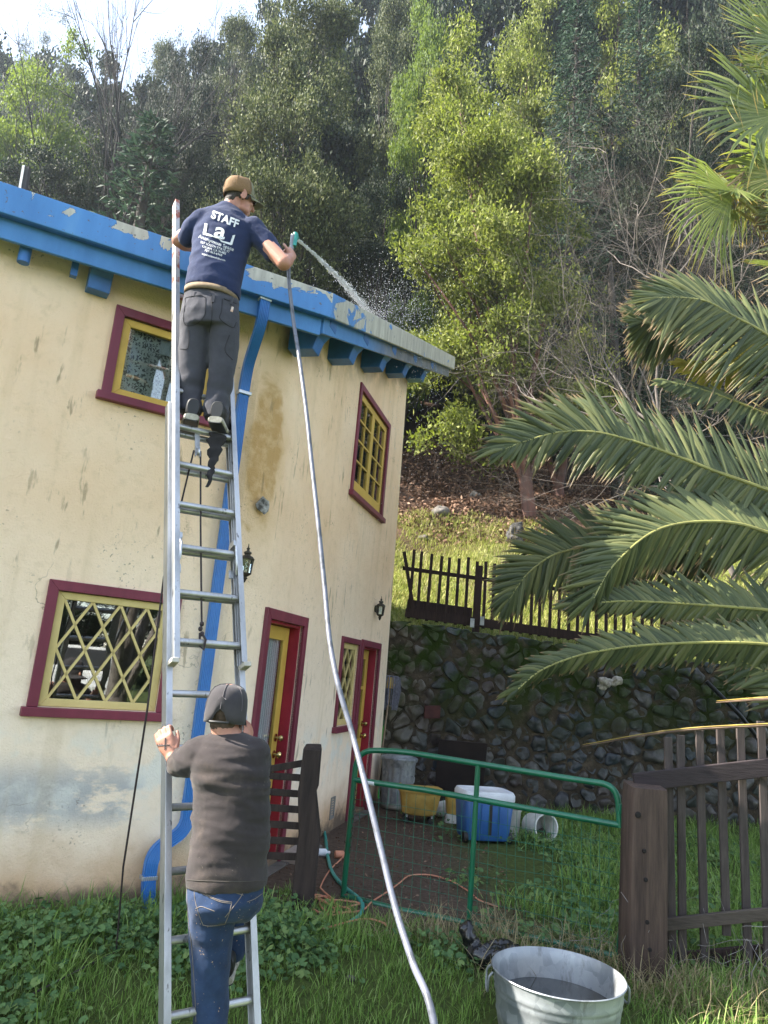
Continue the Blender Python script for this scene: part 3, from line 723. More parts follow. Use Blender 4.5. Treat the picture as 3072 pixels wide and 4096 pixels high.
while x < 8.6:
    r_ = rnd.uniform(-.012, .012); tl = rnd.uniform(-.012, .012)
    MB().beam(V(x + r_, FY, fz(x) - .02), V(x + r_ + tl, FY, fz(x) + 1.0 + rnd.uniform(-.02, .03)), .045, .022, (0, 1, 0)).build('picket', M['darkwood'], uf, False)
    x += .142; k += 1
MB().beam(V(.36, FY + .04, fz(.36) + .73), V(8.6, FY + .04, fz(8.6) + .73), .045, .055).build('rail', M['darkwood'], uf, False)
MB().beam(V(.45, FY - .035, fz(.45) + .06), V(8.6, FY - .035, fz(8.6) + .06), .03, .13).build('rail', M['darkwood'], uf, False)
MB().beam(V(.47, FY + .05, fz(.5) + .16), V(1.46, FY + .05, fz(1.5) + .16), .04, .22).build('kick_board', M['darkwood'], uf, False)
for px_ in (1.53, 4.42, 7.3):
    p_ = MB().beam(V(px_, FY + .02, fz(px_) - .2), V(px_, FY + .02, fz(px_) + .92), .10, .09, (0, 1, 0)).build('post', M['darkwood'], uf, False)
    for dx in (-.07, .075): MB().box(V(px_ + dx, FY - .07, fz(px_) + .06 + dx * .3), (.06, .02, .13)).build('metal_bracket', M['steel'], p_, False)
MB().beam(V(.60, FY - .01, fz(.5) + .0), V(.36, FY - .03, fz(.5) + .98), .05, .03, (0, 1, 0)).build('leaning_stake', M['darkwood'], uf, False)

# right foreground fence: pickets behind two rails
rp = AY(2590, 3860, 4.95)
gp = empty('gate_post', (1.83, 4.95, 0), 'stout square brown weathered post at the latch side of the green gate', 'post')
tp = AY(2590, 3140, 4.95)
mb = MB(); mb.loft([(V(1.845, 4.97, -.3), V(.125, 0, 0), V(0, .115, 0)), (V(1.845, 4.97, .3), V(.122, .0, 0), V(0, .115, 0)), (V(1.85, 4.97, 1.0), V(.118, 0, 0), V(0, .11, 0)), (V(1.853, 4.97, 1.085), V(.114, 0, 0), V(0, .105, .01))], 16, True, .22)
po = mb.build('timber', M['postwood'], gp, True, 35)
for px_, py_ in ((2553, 3260), (2578, 3405), (2584, 3520), (2590, 3690), (2600, 3800)):
    q = AY(px_, py_, 4.852); MB().lathe(q, [(.020, -.004), (.016, .003), (.001, .006)], 12, (0, -1, 0)).build('knot', simple('wood_knot', (.012, .009, .008, 1), None, 20, .9), po) if px_ == 2553 else MB().lathe(q, [(.014, -.004), (.011, .003), (.001, .005)], 12, (0, -1, 0)).build('knot', bpy.data.materials['wood_knot'], po)
pf = empty('picket_fence', (2.3, 5.1, 0), 'grey weathered wide spaced picket fence with slanting top rail beside the square post', 'fence')
pk = [((2672, 2948), (2690, 3700)), ((2722, 2940), (2730, 3690)), ((2797, 2920), (2818, 3690)), ((2880, 2903), (2905, 3650)), ((2960, 2897), (2992, 3800)), ((3043, 2885), (3068, 3660)), ((3128, 2880), (3160, 3800)), ((3215, 2872), (3250, 3800)), ((3300, 2865), (3340, 3800)), ((3390, 2860), (3432, 3800))]
for i, (a, b) in enumerate(pk):
    t_, l_ = AY(*a, 5.08), AY(*b, 5.08); l_.z = float(tz(l_.x, l_.y)) + (.02 if i != 3 else .22)
    MB().beam(l_, t_, .052, .022, (0, 1, 0)).build('picket', M['greywood'], pf, False, bevel=.003)
MB().beam(AY(2535, 3130, 5.02), AY(3420, 3030, 5.02), .03, .115).build('rail', woodmat('dark_rail', (.045, .034, .036, 1), (.022, .017, .018, 1), (1.5, 14, 14)), pf, False, bevel=.006)
MB().beam(AY(2635, 3700, 5.02), AY(3420, 3618, 5.02), .03, .075).build('rail', woodmat('split_rail', (.10, .08, .066, 1), (.03, .024, .02, 1), (1.5, 16, 16), light=(.2, .17, .14, 1)), pf, False, bevel=.006)
MB().beam(AY(2640, 3850, 5.16), AY(3420, 3780, 5.16), .03, .10).build('rail', M['darkwood'], pf, False)
# left post and its slatted section by the front door
lp = AY(1212, 3600, 5.55)
gp2 = empty('gate_post', (lp.x, lp.y, 0), 'dark creosoted post with a chewed top between front door and green gate', 'post')
t_ = AY(1252, 2985, 5.55)
mb = MB(); mb.loft([(V(lp.x - .005, lp.y, -.25), V(.082, 0, 0), V(0, .08, 0)), (V(lp.x, lp.y, .5), V(.078, 0, 0), V(0, .08, 0)), (V(t_.x - .008, t_.y, .78), V(.066, 0, 0), V(0, .075, 0)), (V(t_.x, t_.y, .82), V(.070, 0, 0), V(0, .075, 0)), (V(t_.x, t_.y, t_.z - .02), V(.066, 0, 0), V(0, .07, 0)), (V(t_.x, t_.y, t_.z), V(.058, 0, .004), V(0, .06, .012))], 16, True, .35)
mb.build('timber', M['blackwood'], gp2, True, 35)
sf = empty('slat_fence', (lp.x - .25, lp.y, 0), 'short run of dark horizontal slats ending at the creosoted post', 'fence')
for ya, yb in ((3088, 3052), (3098, 3112), (3162, 3177), (3225, 3240), (3292, 3305), (3358, 3366), (3420, 3428)):
    MB().beam(AY(1010, ya, 5.62), AY(1215, yb, 5.62), .022, .048).build('slat', M['blackwood'], sf, False, bevel=.004)
MB().beam(AY(1020, 3060, 5.65), AY(985, 3560, 5.65), .06, .05, (0, 1, 0)).build('upright', M['blackwood'], sf, False)

# ================================================================ GREEN GATE
M['green'] = simple('green_gate_paint', (.008, .125, .062, 1), (.006, .095, .05, 1), 7, .28, spec=.5)
M['wire'] = simple('green_coated_wire', (.02, .14, .085, 1), None, 7, .5)
gt = empty('metal_gate', (.85, 5.5, 0), 'green tubular farm gate filled with wire mesh', 'gate')
def gpt(px, py):    # the gate stands on the line from the left post to the right one
    d = ray(px, py); a, b = np.array([-.04, 5.9]), np.array([1.745, 5.1]); n = np.array([-(b - a)[1], (b - a)[0]])
    return Vector(EYE + d * ((n @ a) / (n @ d[:2])))
TR = .021
tl, tr_, br, bl = gpt(1430, 3000), gpt(2478, 3150), gpt(2480, 3850), gpt(1372, 3585)
mb = MB()
mb.tube(arc([gpt(1372, 3590), gpt(1400, 3300), gpt(1428, 3000), gpt(1600, 3004), gpt(2300, 3118), gpt(2468, 3142), gpt(2480, 3310)], 9), TR, 14)
mb.tube([gpt(1412, 3118), gpt(1700, 3160), gpt(2000, 3214), gpt(2475, 3300)], TR, 14)
mb.tube([gpt(1372, 3582), gpt(1600, 3640), gpt(1750, 3668)], TR, 14)
mb.tube([gpt(1750, 3668), gpt(2100, 3745), gpt(2460, 3825)], TR, 14)
mb.tube([gpt(2515, 3360), gpt(2498, 3600), gpt(2470, 3860)], TR * .95, 14)
mb.build('frame', M['green'], gt)
MB().tube([gpt(1912, 3062), gpt(1898, 3300), gpt(1876, 3690)], TR * .9, 14).build('centre_post', M['green'], gt)
lt = MB(); lt.box(gpt(2490, 3235), (.062, .055, .062)); lt.tube([gpt(2500, 3240), gpt(2560, 3246)], .011); lt.build('latch', M['green'], gt, bevel=.004)
MB().tube([gpt(1470, 3127), gpt(1500, 3132)], TR * 1.03, 14).build('paper_label', M['white'], gt)
mb = MB()
for k in range(1, 29):
    f_ = k / 29; a, b = gpt(1408 + f_ * 1064, 3135 + f_ * 170), gpt(1374 + f_ * 1100, 3590 + f_ * 240); w_ = rnd.uniform(-.008, .008)
    mb.tube([a, a.lerp(b, .4) + V(w_, w_, 0), a.lerp(b, .75) + V(-w_, w_, 0), b], .0016, 4, False)
for k in range(1, 9):
    f_ = (k / 9) ** .9
    mb.tube([gpt(1408 - f_ * 34 + g * 1070, 3130 + f_ * 455 + g * (172 + f_ * 68) + rnd.uniform(-4, 4)) for g in (0, .2, .4, .6, .8, 1)], .0016, 4, False)
mb.build('wire_mesh', M['wire'], gt)
mb = MB(); c0 = gpt(1424, 3150)
for k in range(14):
    q = c0 + V(rnd.uniform(-.004, .004), -.02, -.034 * k); mb.tube([q + V(.008 * math.cos(a) * (k % 2) , .008 * math.cos(a) * (1 - k % 2), .022 * math.sin(a)) for a in np.linspace(0, 6.283, 11)], .003, 6, False)
mb.build('chain', simple('rusty_chain', (.12, .10, .09, 1), None, 20, .5, .8), gt)

# ================================================================ LANTERNS
M['lantern'] = simple('tarnished_bronze', (.10, .085, .06, 1), (.035, .03, .024, 1), 30, .5, .6)
M['lglass'] = glassm('lantern_glass', (.8, .85, .82, 1))
def lantern(base, nrm, label):
    n = V(nrm[0], nrm[1], 0); t = empty('wall_lantern', base, label, 'lantern', 'wall lanterns')
    c = base + n * .10; h0 = len(KIDS.get(t.name, []))
    mb = MB(); mb.lathe(base, [(.06, -.01), (.06, .012), (.045, .02), (.001, .022)], 20, n); mb.build('back_plate', M['lantern'], t)
    mb = MB(); mb.tube([base + V(0, 0, -.02), base + n * .05 + V(0, 0, -.09), base + n * .10 + V(0, 0, -.13), c + V(0, 0, -.125)], .010); mb.build('arm', M['lantern'], t)
    mb = MB(); mb.lathe(c, [(.001, -.20), (.012, -.19), (.02, -.165), (.032, -.15), (.02, -.135), (.05, -.115), (.066, -.10), (.066, -.092), (.0, -.09)], 20); mb.build('base', M['lantern'], t)
    mb = MB(); mb.lathe(c, [(.0, .055), (.082, .056), (.084, .062), (.060, .09), (.036, .10), (.03, .112), (.044, .125), (.04, .14), (.016, .152), (.014, .17), (.022, .178), (.008, .19), (.004, .225), (.001, .235)], 20); mb.build('cap', M['lantern'], t)
    mb = MB()
    for k in range(6):
        a = k * math.pi / 3; e = V(math.cos(a), math.sin(a), 0); mb.beam(c + e * .060 + V(0, 0, -.092), c + e * .074 + V(0, 0, .056), .009, .009)
    mb.build('ribs', M['lantern'], t)
    MB().loft([(c + V(0, 0, -.09), V(.055, 0, 0), V(0, .055, 0)), (c + V(0, 0, .054), V(.068, 0, 0), V(0, .068, 0))], 6, False).build('glass', M['lglass'], t)
    MB().tube([c + V(.011 * math.cos(a), .011 * math.sin(a), -.07 + .017 * a / 2.2) for a in np.linspace(0, 13, 40)], .006, 6).build('bulb', M['white'], t)
    for o in KIDS[t.name]:
        o.data.transform(Matrix.Scale(.70, 4))
lantern(PR(3.46, 2.42), NR, 'bronze wall lantern on the stucco above the back door near the house corner')
lantern(PL(1.27, 2.37), NL, 'bronze wall lantern half hidden behind the ladder rail')
# ================================================================ LADDER
LA, LB = AY(680, 1000, 4.70), AY(657, 3790, 3.43)
lw = (LA - LB).normalized()
lu = V(DL[0], DL[1], 0); lu = (lu - lw * lu.dot(lw)).normalized(); ln_ = lw.cross(lu) * -1     # up the ladder, along the rungs, towards the climber
if ln_.y > 0: ln_ = -ln_
def alum():
    t = NT('worn_aluminium'); v = t.mapped((1, 1, .25)); n1 = t.noise(6, 6, .65, v)
    c = t.ramp(n1, [(.3, (.30, .30, .30, 1)), (.55, (.50, .50, .50, 1)), (.75, (.62, .62, .62, 1))])
    c = t.mix(t.mrange(t.noise(24, 4, .6, v), .62, .70, 0, .8), c, (.06, .055, .05, 1))
    t.base(c); t.set(t.mrange(n1, .3, .7, .48, .34), .75, .5); t.bump(t.noise(60, 3), .12, .003); return t.mat
M['alu'] = alum(); M['black'] = simple('black_plastic', (.02, .02, .02, 1), None, 10, .5)
M['rust'] = simple('paint_spattered_metal', (.42, .41, .41, 1), (.28, .08, .05, 1), 14, .5, .4, lo=.42, hi=.5)
foot_s = (float(tz(LB.x + .2, LB.y)) - LB.z) / lw.z
ld = empty('extension_ladder', LB + lw * foot_s + lu * .2, 'tall aluminium extension ladder leaning on the blue eave', 'ladder')
def lpt(s, u, n): return LB + lw * s + lu * u + ln_ * n
def rail(s0, s1, u, n, side, mat, web=.072):
    mb = MB()  # channel section: web and two flanges opening inwards
    for du, dn, wu, wn in ((0, 0, .007, web), (side * .014, web / 2 - .003, .028, .006), (side * .014, -web / 2 + .003, .028, .006), (side * .004, 0, .004, web * .4)):
        c0, c1 = lpt(s0, u + du, n + dn), lpt(s1, u + du, n + dn); mb.box((c0 + c1) / 2, (wu, wn, (c1 - c0).length), lu, ln_, lw)
    return mb.build('rail', mat, ld, False, bevel=.002)
WB, WF = .42, .40      # clear widths of base and fly sections
SLEN = (LA - LB).length
def sz(z): return (z - LB.z) / lw.z
def s_at(px, py, n=0.0):   # distance up the ladder at which its left rail shows at a height in the picture
    best = min(np.arange(-2, 6, .004), key=lambda s: abs((lambda q: (CY + FPX * q[1] / q[2]))(CAM.T @ (np.array(lpt(s, 0, n)) - EYE)) - py)); return float(best)
base_top = s_at(660, 1620); fly0, fly1 = s_at(680, 2640, .06), s_at(672, 805, .06)
rail(foot_s + .02, base_top, -.008, 0, 1, M['alu']); rail(foot_s + .02, base_top, WB - .012, 0, -1, M['alu'])
rail(fly0, fly1 - .9, .012, .055, 1, M['alu']); rail(fly0, fly1 - .9, WF + .0, .055, -1, M['alu'])
rail(fly1 - .9, fly1, .012, .055, 1, M['rust']); rail(fly1 - .9, fly1, WF + .0, .055, -1, M['rust'])
PITCH = (s_at(660, 1697, .06) - s_at(680, 2562, .06)) / 5; sb_ = s_at(660, 4072, 0.0); PB = (s_at(660, 2772, 0.0) - sb_) / 5
def rung(s, u0, u1, n, mat):
    mb = MB(); a, b = lpt(s, u0, n), lpt(s, u1, n)
    mb.loft([(a, lw * .017, ln_ * .019), (b, lw * .017, ln_ * .019)], 16, True, .75); return mb.build('rung', mat, ld, True, 50)
sr = s_at(660, 1697, .06); ks = 0
s = sr
while s > fly0 + .03: rung(s, .012, WF, .055, M['alu']); s -= PITCH
for k in range(1, 5): rung(sr + PITCH * k, .012, WF, .055, M['alu'] if k < 3 else M['rust'])
s = sb_ - PB * int((sb_ - foot_s - .1) / PB)
while s < base_top - .02: rung(s, -.008, WB - .012, 0, M['alu']); s += PB
for u in (.012, WF):       # rung locks
    sl_ = s_at(680, 2190, .06); sg = 1 if u < .1 else -1
    mb = MB(); mb.box(lpt(sl_ + .075, u + sg * .022, .055), (.045, .06, .035), lu, ln_, lw)
    mb.tube([lpt(sl_ + .09, u + sg * .022, .07), lpt(sl_ + .02, u + sg * .034, .095), lpt(sl_ - .06, u + sg * .030, .085), lpt(sl_ - .11, u + sg * .02, .055), lpt(sl_ - .07, u + sg * .014, .04)], .008, 8)
    mb.box(lpt(sl_ - .10, u + sg * .04, .02), (.03, .012, .05), lu, ln_, lw); mb.build('rung_lock', M['steel'], ld, bevel=.003)
for u in (.012, WF): MB().box(lpt(fly0 - .012, u, .060), (.040, .085, .026), lu, ln_, lw).build('end_cap', simple('cream_plastic', (.50, .47, .40, 1), None, 9, .6), ld, bevel=.004)
for u in (-.008, WB - .012): MB().box(lpt(foot_s + .03, u, 0), (.06, .11, .06), lu, ln_, lw).build('foot', M['black'], ld, bevel=.006)
pu = .165
mb = MB(); mb.box(lpt(sr - .07, pu, .04), (.03, .008, .11), lu, ln_, lw); mb.lathe(lpt(sr - .15, pu, .04), [(.001, -.01), (.026, -.008), (.02, 0), (.026, .008), (.001, .01)], 14, lu); mb.box(lpt(sr - .15, pu - .013, .04), (.004, .02, .07), lu, ln_, lw); mb.box(lpt(sr - .15, pu + .013, .04), (.004, .02, .07), lu, ln_, lw)
mb.build('pulley', M['steel'], ld)
M['rope'] = simple('dark_rope', (.055, .04, .04, 1), (.03, .022, .024, 1), 60, .9)
s_knot = s_at(680, 2520, .06)
mb = MB(); mb.tube([lpt(sr - .14, pu + .02, .04), lpt((sr + s_knot) / 2, pu + .012, .04), lpt(s_knot + .06, pu + .005, .05)], .0055, 8)
for k in range(3): mb.ball(lpt(s_knot + .05 - k * .028, pu + .004 * (-1) ** k, .055), (.012, .012, .014))
mb.tube([lpt(s_knot, pu, .06), lpt(s_knot - .05, pu + .012, .085), lpt(s_knot - .10, pu + .006, .07), lpt(s_knot - .07, pu - .01, .05), lpt(s_knot, pu - .005, .05)], .006, 8)
g0 = AY(500, 3570, 4.6)
g0.z = float(tz(g0.x, g0.y)) + .01
mb.tube([lpt(sr - .14, pu - .02, .035), lpt(sr - PITCH * 1.4, .10, .01), lpt(sr - PITCH * 3.5, .0, -.06), lpt(fly0 - .2, -.06, -.11), g0.lerp(lpt(fly0 - .5, -.10, -.12), .5) + V(-.02, .02, 0), g0, g0 + V(-.25, -.5, -.05)], .0055, 8)
mb.build('haul_rope', M['rope'], ld)
# rag hanging from the standing rung
rg = empty('rag', lpt(sr - .03, .28, .06), 'torn black rag dangling below the rung under the right boot', 'rag')
mb = MB(); prev = None
for k in range(16):
    f_ = k / 15; wd = (.062 * (1 - f_) ** 1.2 + .012) * (.8 + .4 * rnd.random()); c = lpt(sr - .01 - .40 * f_, .285 - .07 * f_ + .008 * math.sin(k * 2), .07 + .006 * math.sin(k * 1.7))
    if k == 0: secs = []
    secs.append((c, lu * wd * .8, ln_ * (.016 * (1 - f_) + .006)))
mb.loft(secs, 9); o = mb.build('cloth', simple('black_rag_cloth', (.025, .022, .022, 1), (.012, .011, .012, 1), 20, .95), rg, True, 30)

# ================================================================ YARD THINGS
gz = lambda p: float(tz(p.x, p.y))
# washtub
M['galv'] = None
def galv():
    t = NT('galvanised_zinc'); vo = t.n('ShaderNodeTexVoronoi'); vo.inputs['Scale'].default_value = 22; t.l(t.obj(), vo.inputs['Vector']); x, y, z = t.xyz()
    n1 = t.noise(3, 6, .65, t.mapped((1, 1, .4)))
    c = t.mix(t.mrange(vo.outputs['Color'], .2, .8), (.20, .22, .24, 1), (.30, .32, .34, 1)); c = t.mix(t.mrange(n1, .4, .7, 0, .65), c, (.40, .42, .43, 1)); c = t.mix(t.math('MULTIPLY', t.mrange(t.noise(11, 5, .7, t.mapped((1, 1, .3))), .56, .68), .6), c, (.13, .13, .13, 1))
    c = t.mix(t.math('MULTIPLY', t.mrange(t.math('ADD', z, t.math('MULTIPLY', t.noise(6, 4), .12)), .16, .06), .7), c, (.30, .24, .16, 1))
    t.base(c); t.set(t.mrange(n1, .3, .7, .42, .6), .55, .4); t.bump(t.noise(40, 3), .1, .004); return t.mat
M['galv'] = galv()
tc = AY(2232, 3885, 4.15); zt = tc.z; zb = float(tz(tc.x, 4.15)) - .01; hh = zt - zb
tub = empty('washtub', (tc.x, 4.15, zb), 'round galvanised washtub standing in the grass in front of the gate', 'tub')
RR = .338
prof = [(.001, .004), (RR * .82, .004), (RR * .86, .02), (RR * .90, hh * .30), (RR * .915, hh * .34), (RR * .905, hh * .38), (RR * .935, hh * .62), (RR * .95, hh * .655), (RR * .94, hh * .69), (RR * .95, hh * .73), (RR * .965, hh * .765), (RR * .955, hh * .80), (RR * .985, hh * .97), (RR * 1.0, hh * .975), (RR * 1.012, hh * .99), (RR, hh * 1.005), (RR * .985, hh * .995), (RR * .955, hh * .8), (RR * .93, hh * .655), (RR * .90, hh * .34), (RR * .84, .03), (.001, .02)]
MB().lathe((tc.x, 4.15, zb), prof, 64).build('shell', M['galv'], tub, True, 50)
MB().lathe((tc.x, 4.15, zb), [(.001, hh * .52), (RR * .905, hh * .52), (RR * .905, hh * .53), (.001, hh * .53)], 48).build('water', simple('murky_water', (.05, .05, .045, 1), (.02, .02, .018, 1), 6, .06, spec=.8), tub)
for sg in (1, -1):
    a = math.radians(4) if sg > 0 else math.radians(176); e = V(math.cos(a), math.sin(a) , 0); f_ = V(-e.y, e.x, 0); c = V(tc.x, 4.15, zb + hh * .93) + e * (RR * 1.0)
    MB().tube(arc([c + f_ * .05, c + f_ * .055 + e * .02 - V(0, 0, .02), c + f_ * .045 + e * .022 - V(0, 0, .10), c - f_ * .045 + e * .022 - V(0, 0, .10), c - f_ * .055 + e * .02 - V(0, 0, .02), c - f_ * .05], 3), .006, 8).build('handle', M['galv'], tub)
# black plastic sack
bc = AZ(1985, 3845, .02); bg = MB()
for k in range(9): bg.ball(bc + V(rnd.uniform(-.16, .18), rnd.uniform(-.06, .08), rnd.uniform(.0, .06)), (rnd.uniform(.06, .10), rnd.uniform(.05, .08), rnd.uniform(.03, .06)))
bg.cap_(bc + V(-.12, .02, .04), bc + V(-.19, .03, .15), .05, .03)
me = fuse(bg, .010, 1, lambda co, no: np.abs(nz(co, 14)) * .035 + np.abs(nz(co, 32, 4)) * .015, 'sack')
o = link('plastic_sack', me, simple('black_plastic_film', (.012, .012, .014, 1), None, 9, .25, spec=.6)); o.location = (0, 0, 0)
tag(o, 'crumpled black plastic sack lying in the grass behind the washtub', 'sack')
# metal trash can
def trashcan():
    p = AZ(1583, 3240, 0); p = V(p.x, 9.75, gz(p)); t = empty('trash_can', p, 'dented galvanised trash can with its lid on beside the back door', 'trash can')
    h, r0, r1 = .60, .19, .215; N_ = 72
    secs = []
    mb = MB()
    for f_ in (0, .04, .08, .14, .80, .86, .93, 1.0):
        b = len(mb.v); r = r0 + (r1 - r0) * f_
        for k in range(N_):
            a = 2 * math.pi * k / N_; rr = r - (.012 if (.1 < f_ < .84 and (k % 6) in (0, 1)) else 0) + (.006 if f_ in (.04, .93) else 0) + .008 * math.sin(a * 3 + f_ * 4) * (.2 < f_ < .9)
            mb.v.append((p.x + rr * math.cos(a), p.y + rr * math.sin(a), p.z + .01 + h * f_))
    for i in range(7):
        for k in range(N_): mb.f.append((i * N_ + k, i * N_ + (k + 1) % N_, (i + 1) * N_ + (k + 1) % N_, (i + 1) * N_ + k)); mb.m.append(0)
    mb.f.append(tuple(range(N_ - 1, -1, -1))); mb.m.append(0)
    mb.build('body', M['galv'], t, True, 25)
    ld_ = MB().lathe(p + V(0, 0, h - .02), [(r1 + .022, 0), (r1 + .026, .03), (r1 + .016, .045), (r1 - .03, .05), (r1 - .06, .075), (.03, .095), (.001, .096)], 40).build('lid', M['galv'], t, True, 30)
    MB().tube(arc([p + V(-.05, -.03, h + .07), p + V(-.05, -.03, h + .10), p + V(.05, -.03, h + .10), p + V(.05, -.03, h + .07)], 3), .007).build('handle', M['galv'], ld_)
    MB().tube(arc([p + V(.16, -.15, .42), p + V(.20, -.17, .42), p + V(.20, -.17, .34), p + V(.10, -.22, .34), p + V(.10, -.22, .42), p + V(.09, -.20, .42)], 3), .006).build('handle', M['galv'], t)
trashcan()
# yellow mop bucket on castors
M['yplast'] = simple('yellow_plastic', (.55, .37, .10, 1), (.42, .26, .06, 1), 7, .45, spec=.4)
p = AZ(1672, 3290, 0); p = V(p.x, 9.0, gz(p)); mbk = empty('mop_bucket', p, 'yellow plastic mop bucket on black castors', 'mop bucket')
def rrect(c, hx, hy): return (c, V(hx, 0, 0), V(0, hy, 0))
MB().loft([rrect(p + V(0, 0, .09), .17, .13), rrect(p + V(0, 0, .11), .20, .15), rrect(p + V(0, 0, .34), .245, .185), rrect(p + V(0, 0, .345), .265, .205), rrect(p + V(0, 0, .375), .268, .208), rrect(p + V(0, 0, .375), .235, .178), rrect(p + V(0, 0, .20), .20, .15)], 28, True, .55).build('body', M['yplast'], mbk, True, 40)
MB().prism([p + V(-.30, -.05, .34), p + V(-.25, -.10, .385), p + V(-.22, .1, .385), p + V(-.31, .06, .36)], (0, 0, .02)).build('pouring_lip', M['yplast'], mbk)
MB().loft([rrect(p + V(.14, .04, .28), .08, .12), rrect(p + V(.15, .04, .385), .085, .13)], 20, True, .5).build('wringer', M['yplast'], mbk)
for dx, dy in ((-.14, -.10), (.15, -.10), (-.14, .10), (.15, .10)):
    cs = MB().tube([p + V(dx, dy, .095), p + V(dx, dy, .05)], .012).build('castor', M['steel'], mbk)
    MB().lathe(p + V(dx - .01, dy, .034), [(.001, -.013), (.03, -.013), (.034, -.006), (.034, .006), (.03, .013), (.001, .013)], 16, (.2, 1, 0)).build('wheel', M['black'], cs)
# white jug and yellow crate beyond the bucket
p = AZ(1775, 3275, 0); p = V(p.x, 9.35, gz(p)); jg = empty('jug', p, 'white plastic jug lying behind the yellow mop bucket', 'jug')
me = fuse(MB().cap_(p + V(-.05, 0, .10), p + V(.08, .02, .14), .09, .085).cap_(p + V(.08, .02, .14), p + V(.15, .02, .24), .05, .025).cap_(p + V(.02, -.02, .24), p + V(.12, -.01, .24), .014, .014), .012, 2); o = link('body', me, simple('white_plastic', (.65, .65, .62, 1), (.5, .5, .47, 1), 8, .45), jg); KIDS.setdefault(jg.name, []).append(o)
p = AZ(1805, 3270, 0); p = V(p.x, 9.15, gz(p)); cr_ = empty('plastic_pail', p, 'small yellow pail with white base standing left of the blue cooler', 'pail')
MB().loft([rrect(p + V(0, 0, .10), .10, .09), rrect(p + V(0, 0, .30), .13, .11), rrect(p + V(0, 0, .30), .11, .09), rrect(p + V(0, 0, .15), .09, .08)], 20, True, .6).build('body', M['yplast'], cr_)
MB().loft([rrect(p + V(0, 0, .0), .12, .10), rrect(p + V(0, 0, .10), .105, .092)], 20, True, .6).build('base', bpy.data.materials['white_plastic'], cr_)
# wheeled cooler
M['cblue'] = simple('blue_cooler_plastic', (.030, .115, .32, 1), (.022, .085, .25, 1), 6, .4)
p = AZ(1925, 3362, 0); p = V(p.x, 8.25, gz(p)); co = empty('cooler', p, 'blue wheeled cooler with a white lid', 'cooler')
ca = R_(12); cx_, cy_ = V(math.cos(ca), math.sin(ca), 0), V(-math.sin(ca), math.cos(ca), 0)
def rr2(h, hx, hy, dx=0): return (p + cx_ * dx + V(0, 0, h), cx_ * hx, cy_ * hy)
MB().loft([rr2(.03, .235, .18), rr2(.05, .245, .19), rr2(.40, .275, .215), rr2(.41, .27, .21)], 32, True, .3).build('body', M['cblue'], co, True, 40)
MB().loft([rr2(.412, .285, .222), rr2(.43, .292, .23), rr2(.48, .292, .23), rr2(.51, .275, .215), rr2(.515, .20, .15), rr2(.508, .19, .14)], 32, True, .35).build('lid', M['white'], co, True, 40)
MB().box(p + cy_ * -.208 + V(0, 0, .24), (.035, .012, .30), cx_, cy_).build('recessed_handle', M['black'], co, bevel=.003)
for sg in (-1, 1):
    MB().box(p + cy_ * -.215 + cx_ * sg * .10 + V(0, 0, .22), (.012, .02, .34), cx_, cy_).build('rib', M['cblue'], co, bevel=.004)
    MB().lathe(p + cx_ * sg * .245 + cy_ * -.14 + V(0, 0, .055), [(.001, -.022), (.05, -.022), (.056, -.01), (.056, .01), (.05, .022), (.001, .022)], 20, cx_).build('wheel', M['black'], co)
# white buckets
p = AZ(1990, 3300, 0); p = V(p.x, 8.6, gz(p)); bk = empty('paint_bucket', p, 'dull white bucket standing upright behind the blue cooler', 'bucket')
MB().lathe(p, [(.001, 0), (.12, 0), (.135, .28), (.142, .282), (.142, .30), (.128, .30), (.115, .02), (.001, .02)], 28).build('body', simple('grubby_white_plastic', (.50, .49, .44, 1), (.34, .33, .28, 1), 7, .6), bk, True, 40)
p = AZ(2120, 3330, 0); p = V(p.x, 8.55, gz(p) + .15); bk = empty('bucket', p, 'white bucket tipped on its side with dirt inside', 'bucket')
ax = V(.35, -.93, .10).normalized()
MB().lathe(p - ax * .15, [(.001, 0), (.125, 0), (.14, .28), (.15, .282), (.15, .305), (.134, .305), (.12, .02), (.001, .02)], 32, ax).build('body', bpy.data.materials['white_plastic'], bk, True, 40)
di = MB()
for k in range(12): di.ball(p - ax * rnd.uniform(-.12, .08) + V(rnd.uniform(-.07, .07), 0, rnd.uniform(-.11, -.04)), rnd.uniform(.03, .05))
o = link('dirt', fuse(di, .012, 1, lambda c, n: nz(c, 25) * .02), simple('dark_soil', (.05, .035, .025, 1), (.015, .011, .009, 1), 20, .95), bk); KIDS.setdefault(bk.name, []).append(o)
# dark board leaning on the stone wall
p = AZ(1800, 3210, 0)
o = MB().box(V(1.35, SY - .22, .42), (.66, .03, .86), (1, 0, 0), V(0, .97, .24), V(0, -.22, .97)).build('board', simple('dark_stained_board', (.028, .018, .018, 1), (.014, .009, .009, 1), 5, .7)); tag(o, 'dark brown board leaning against the stone wall behind the yellow bucket', 'board')
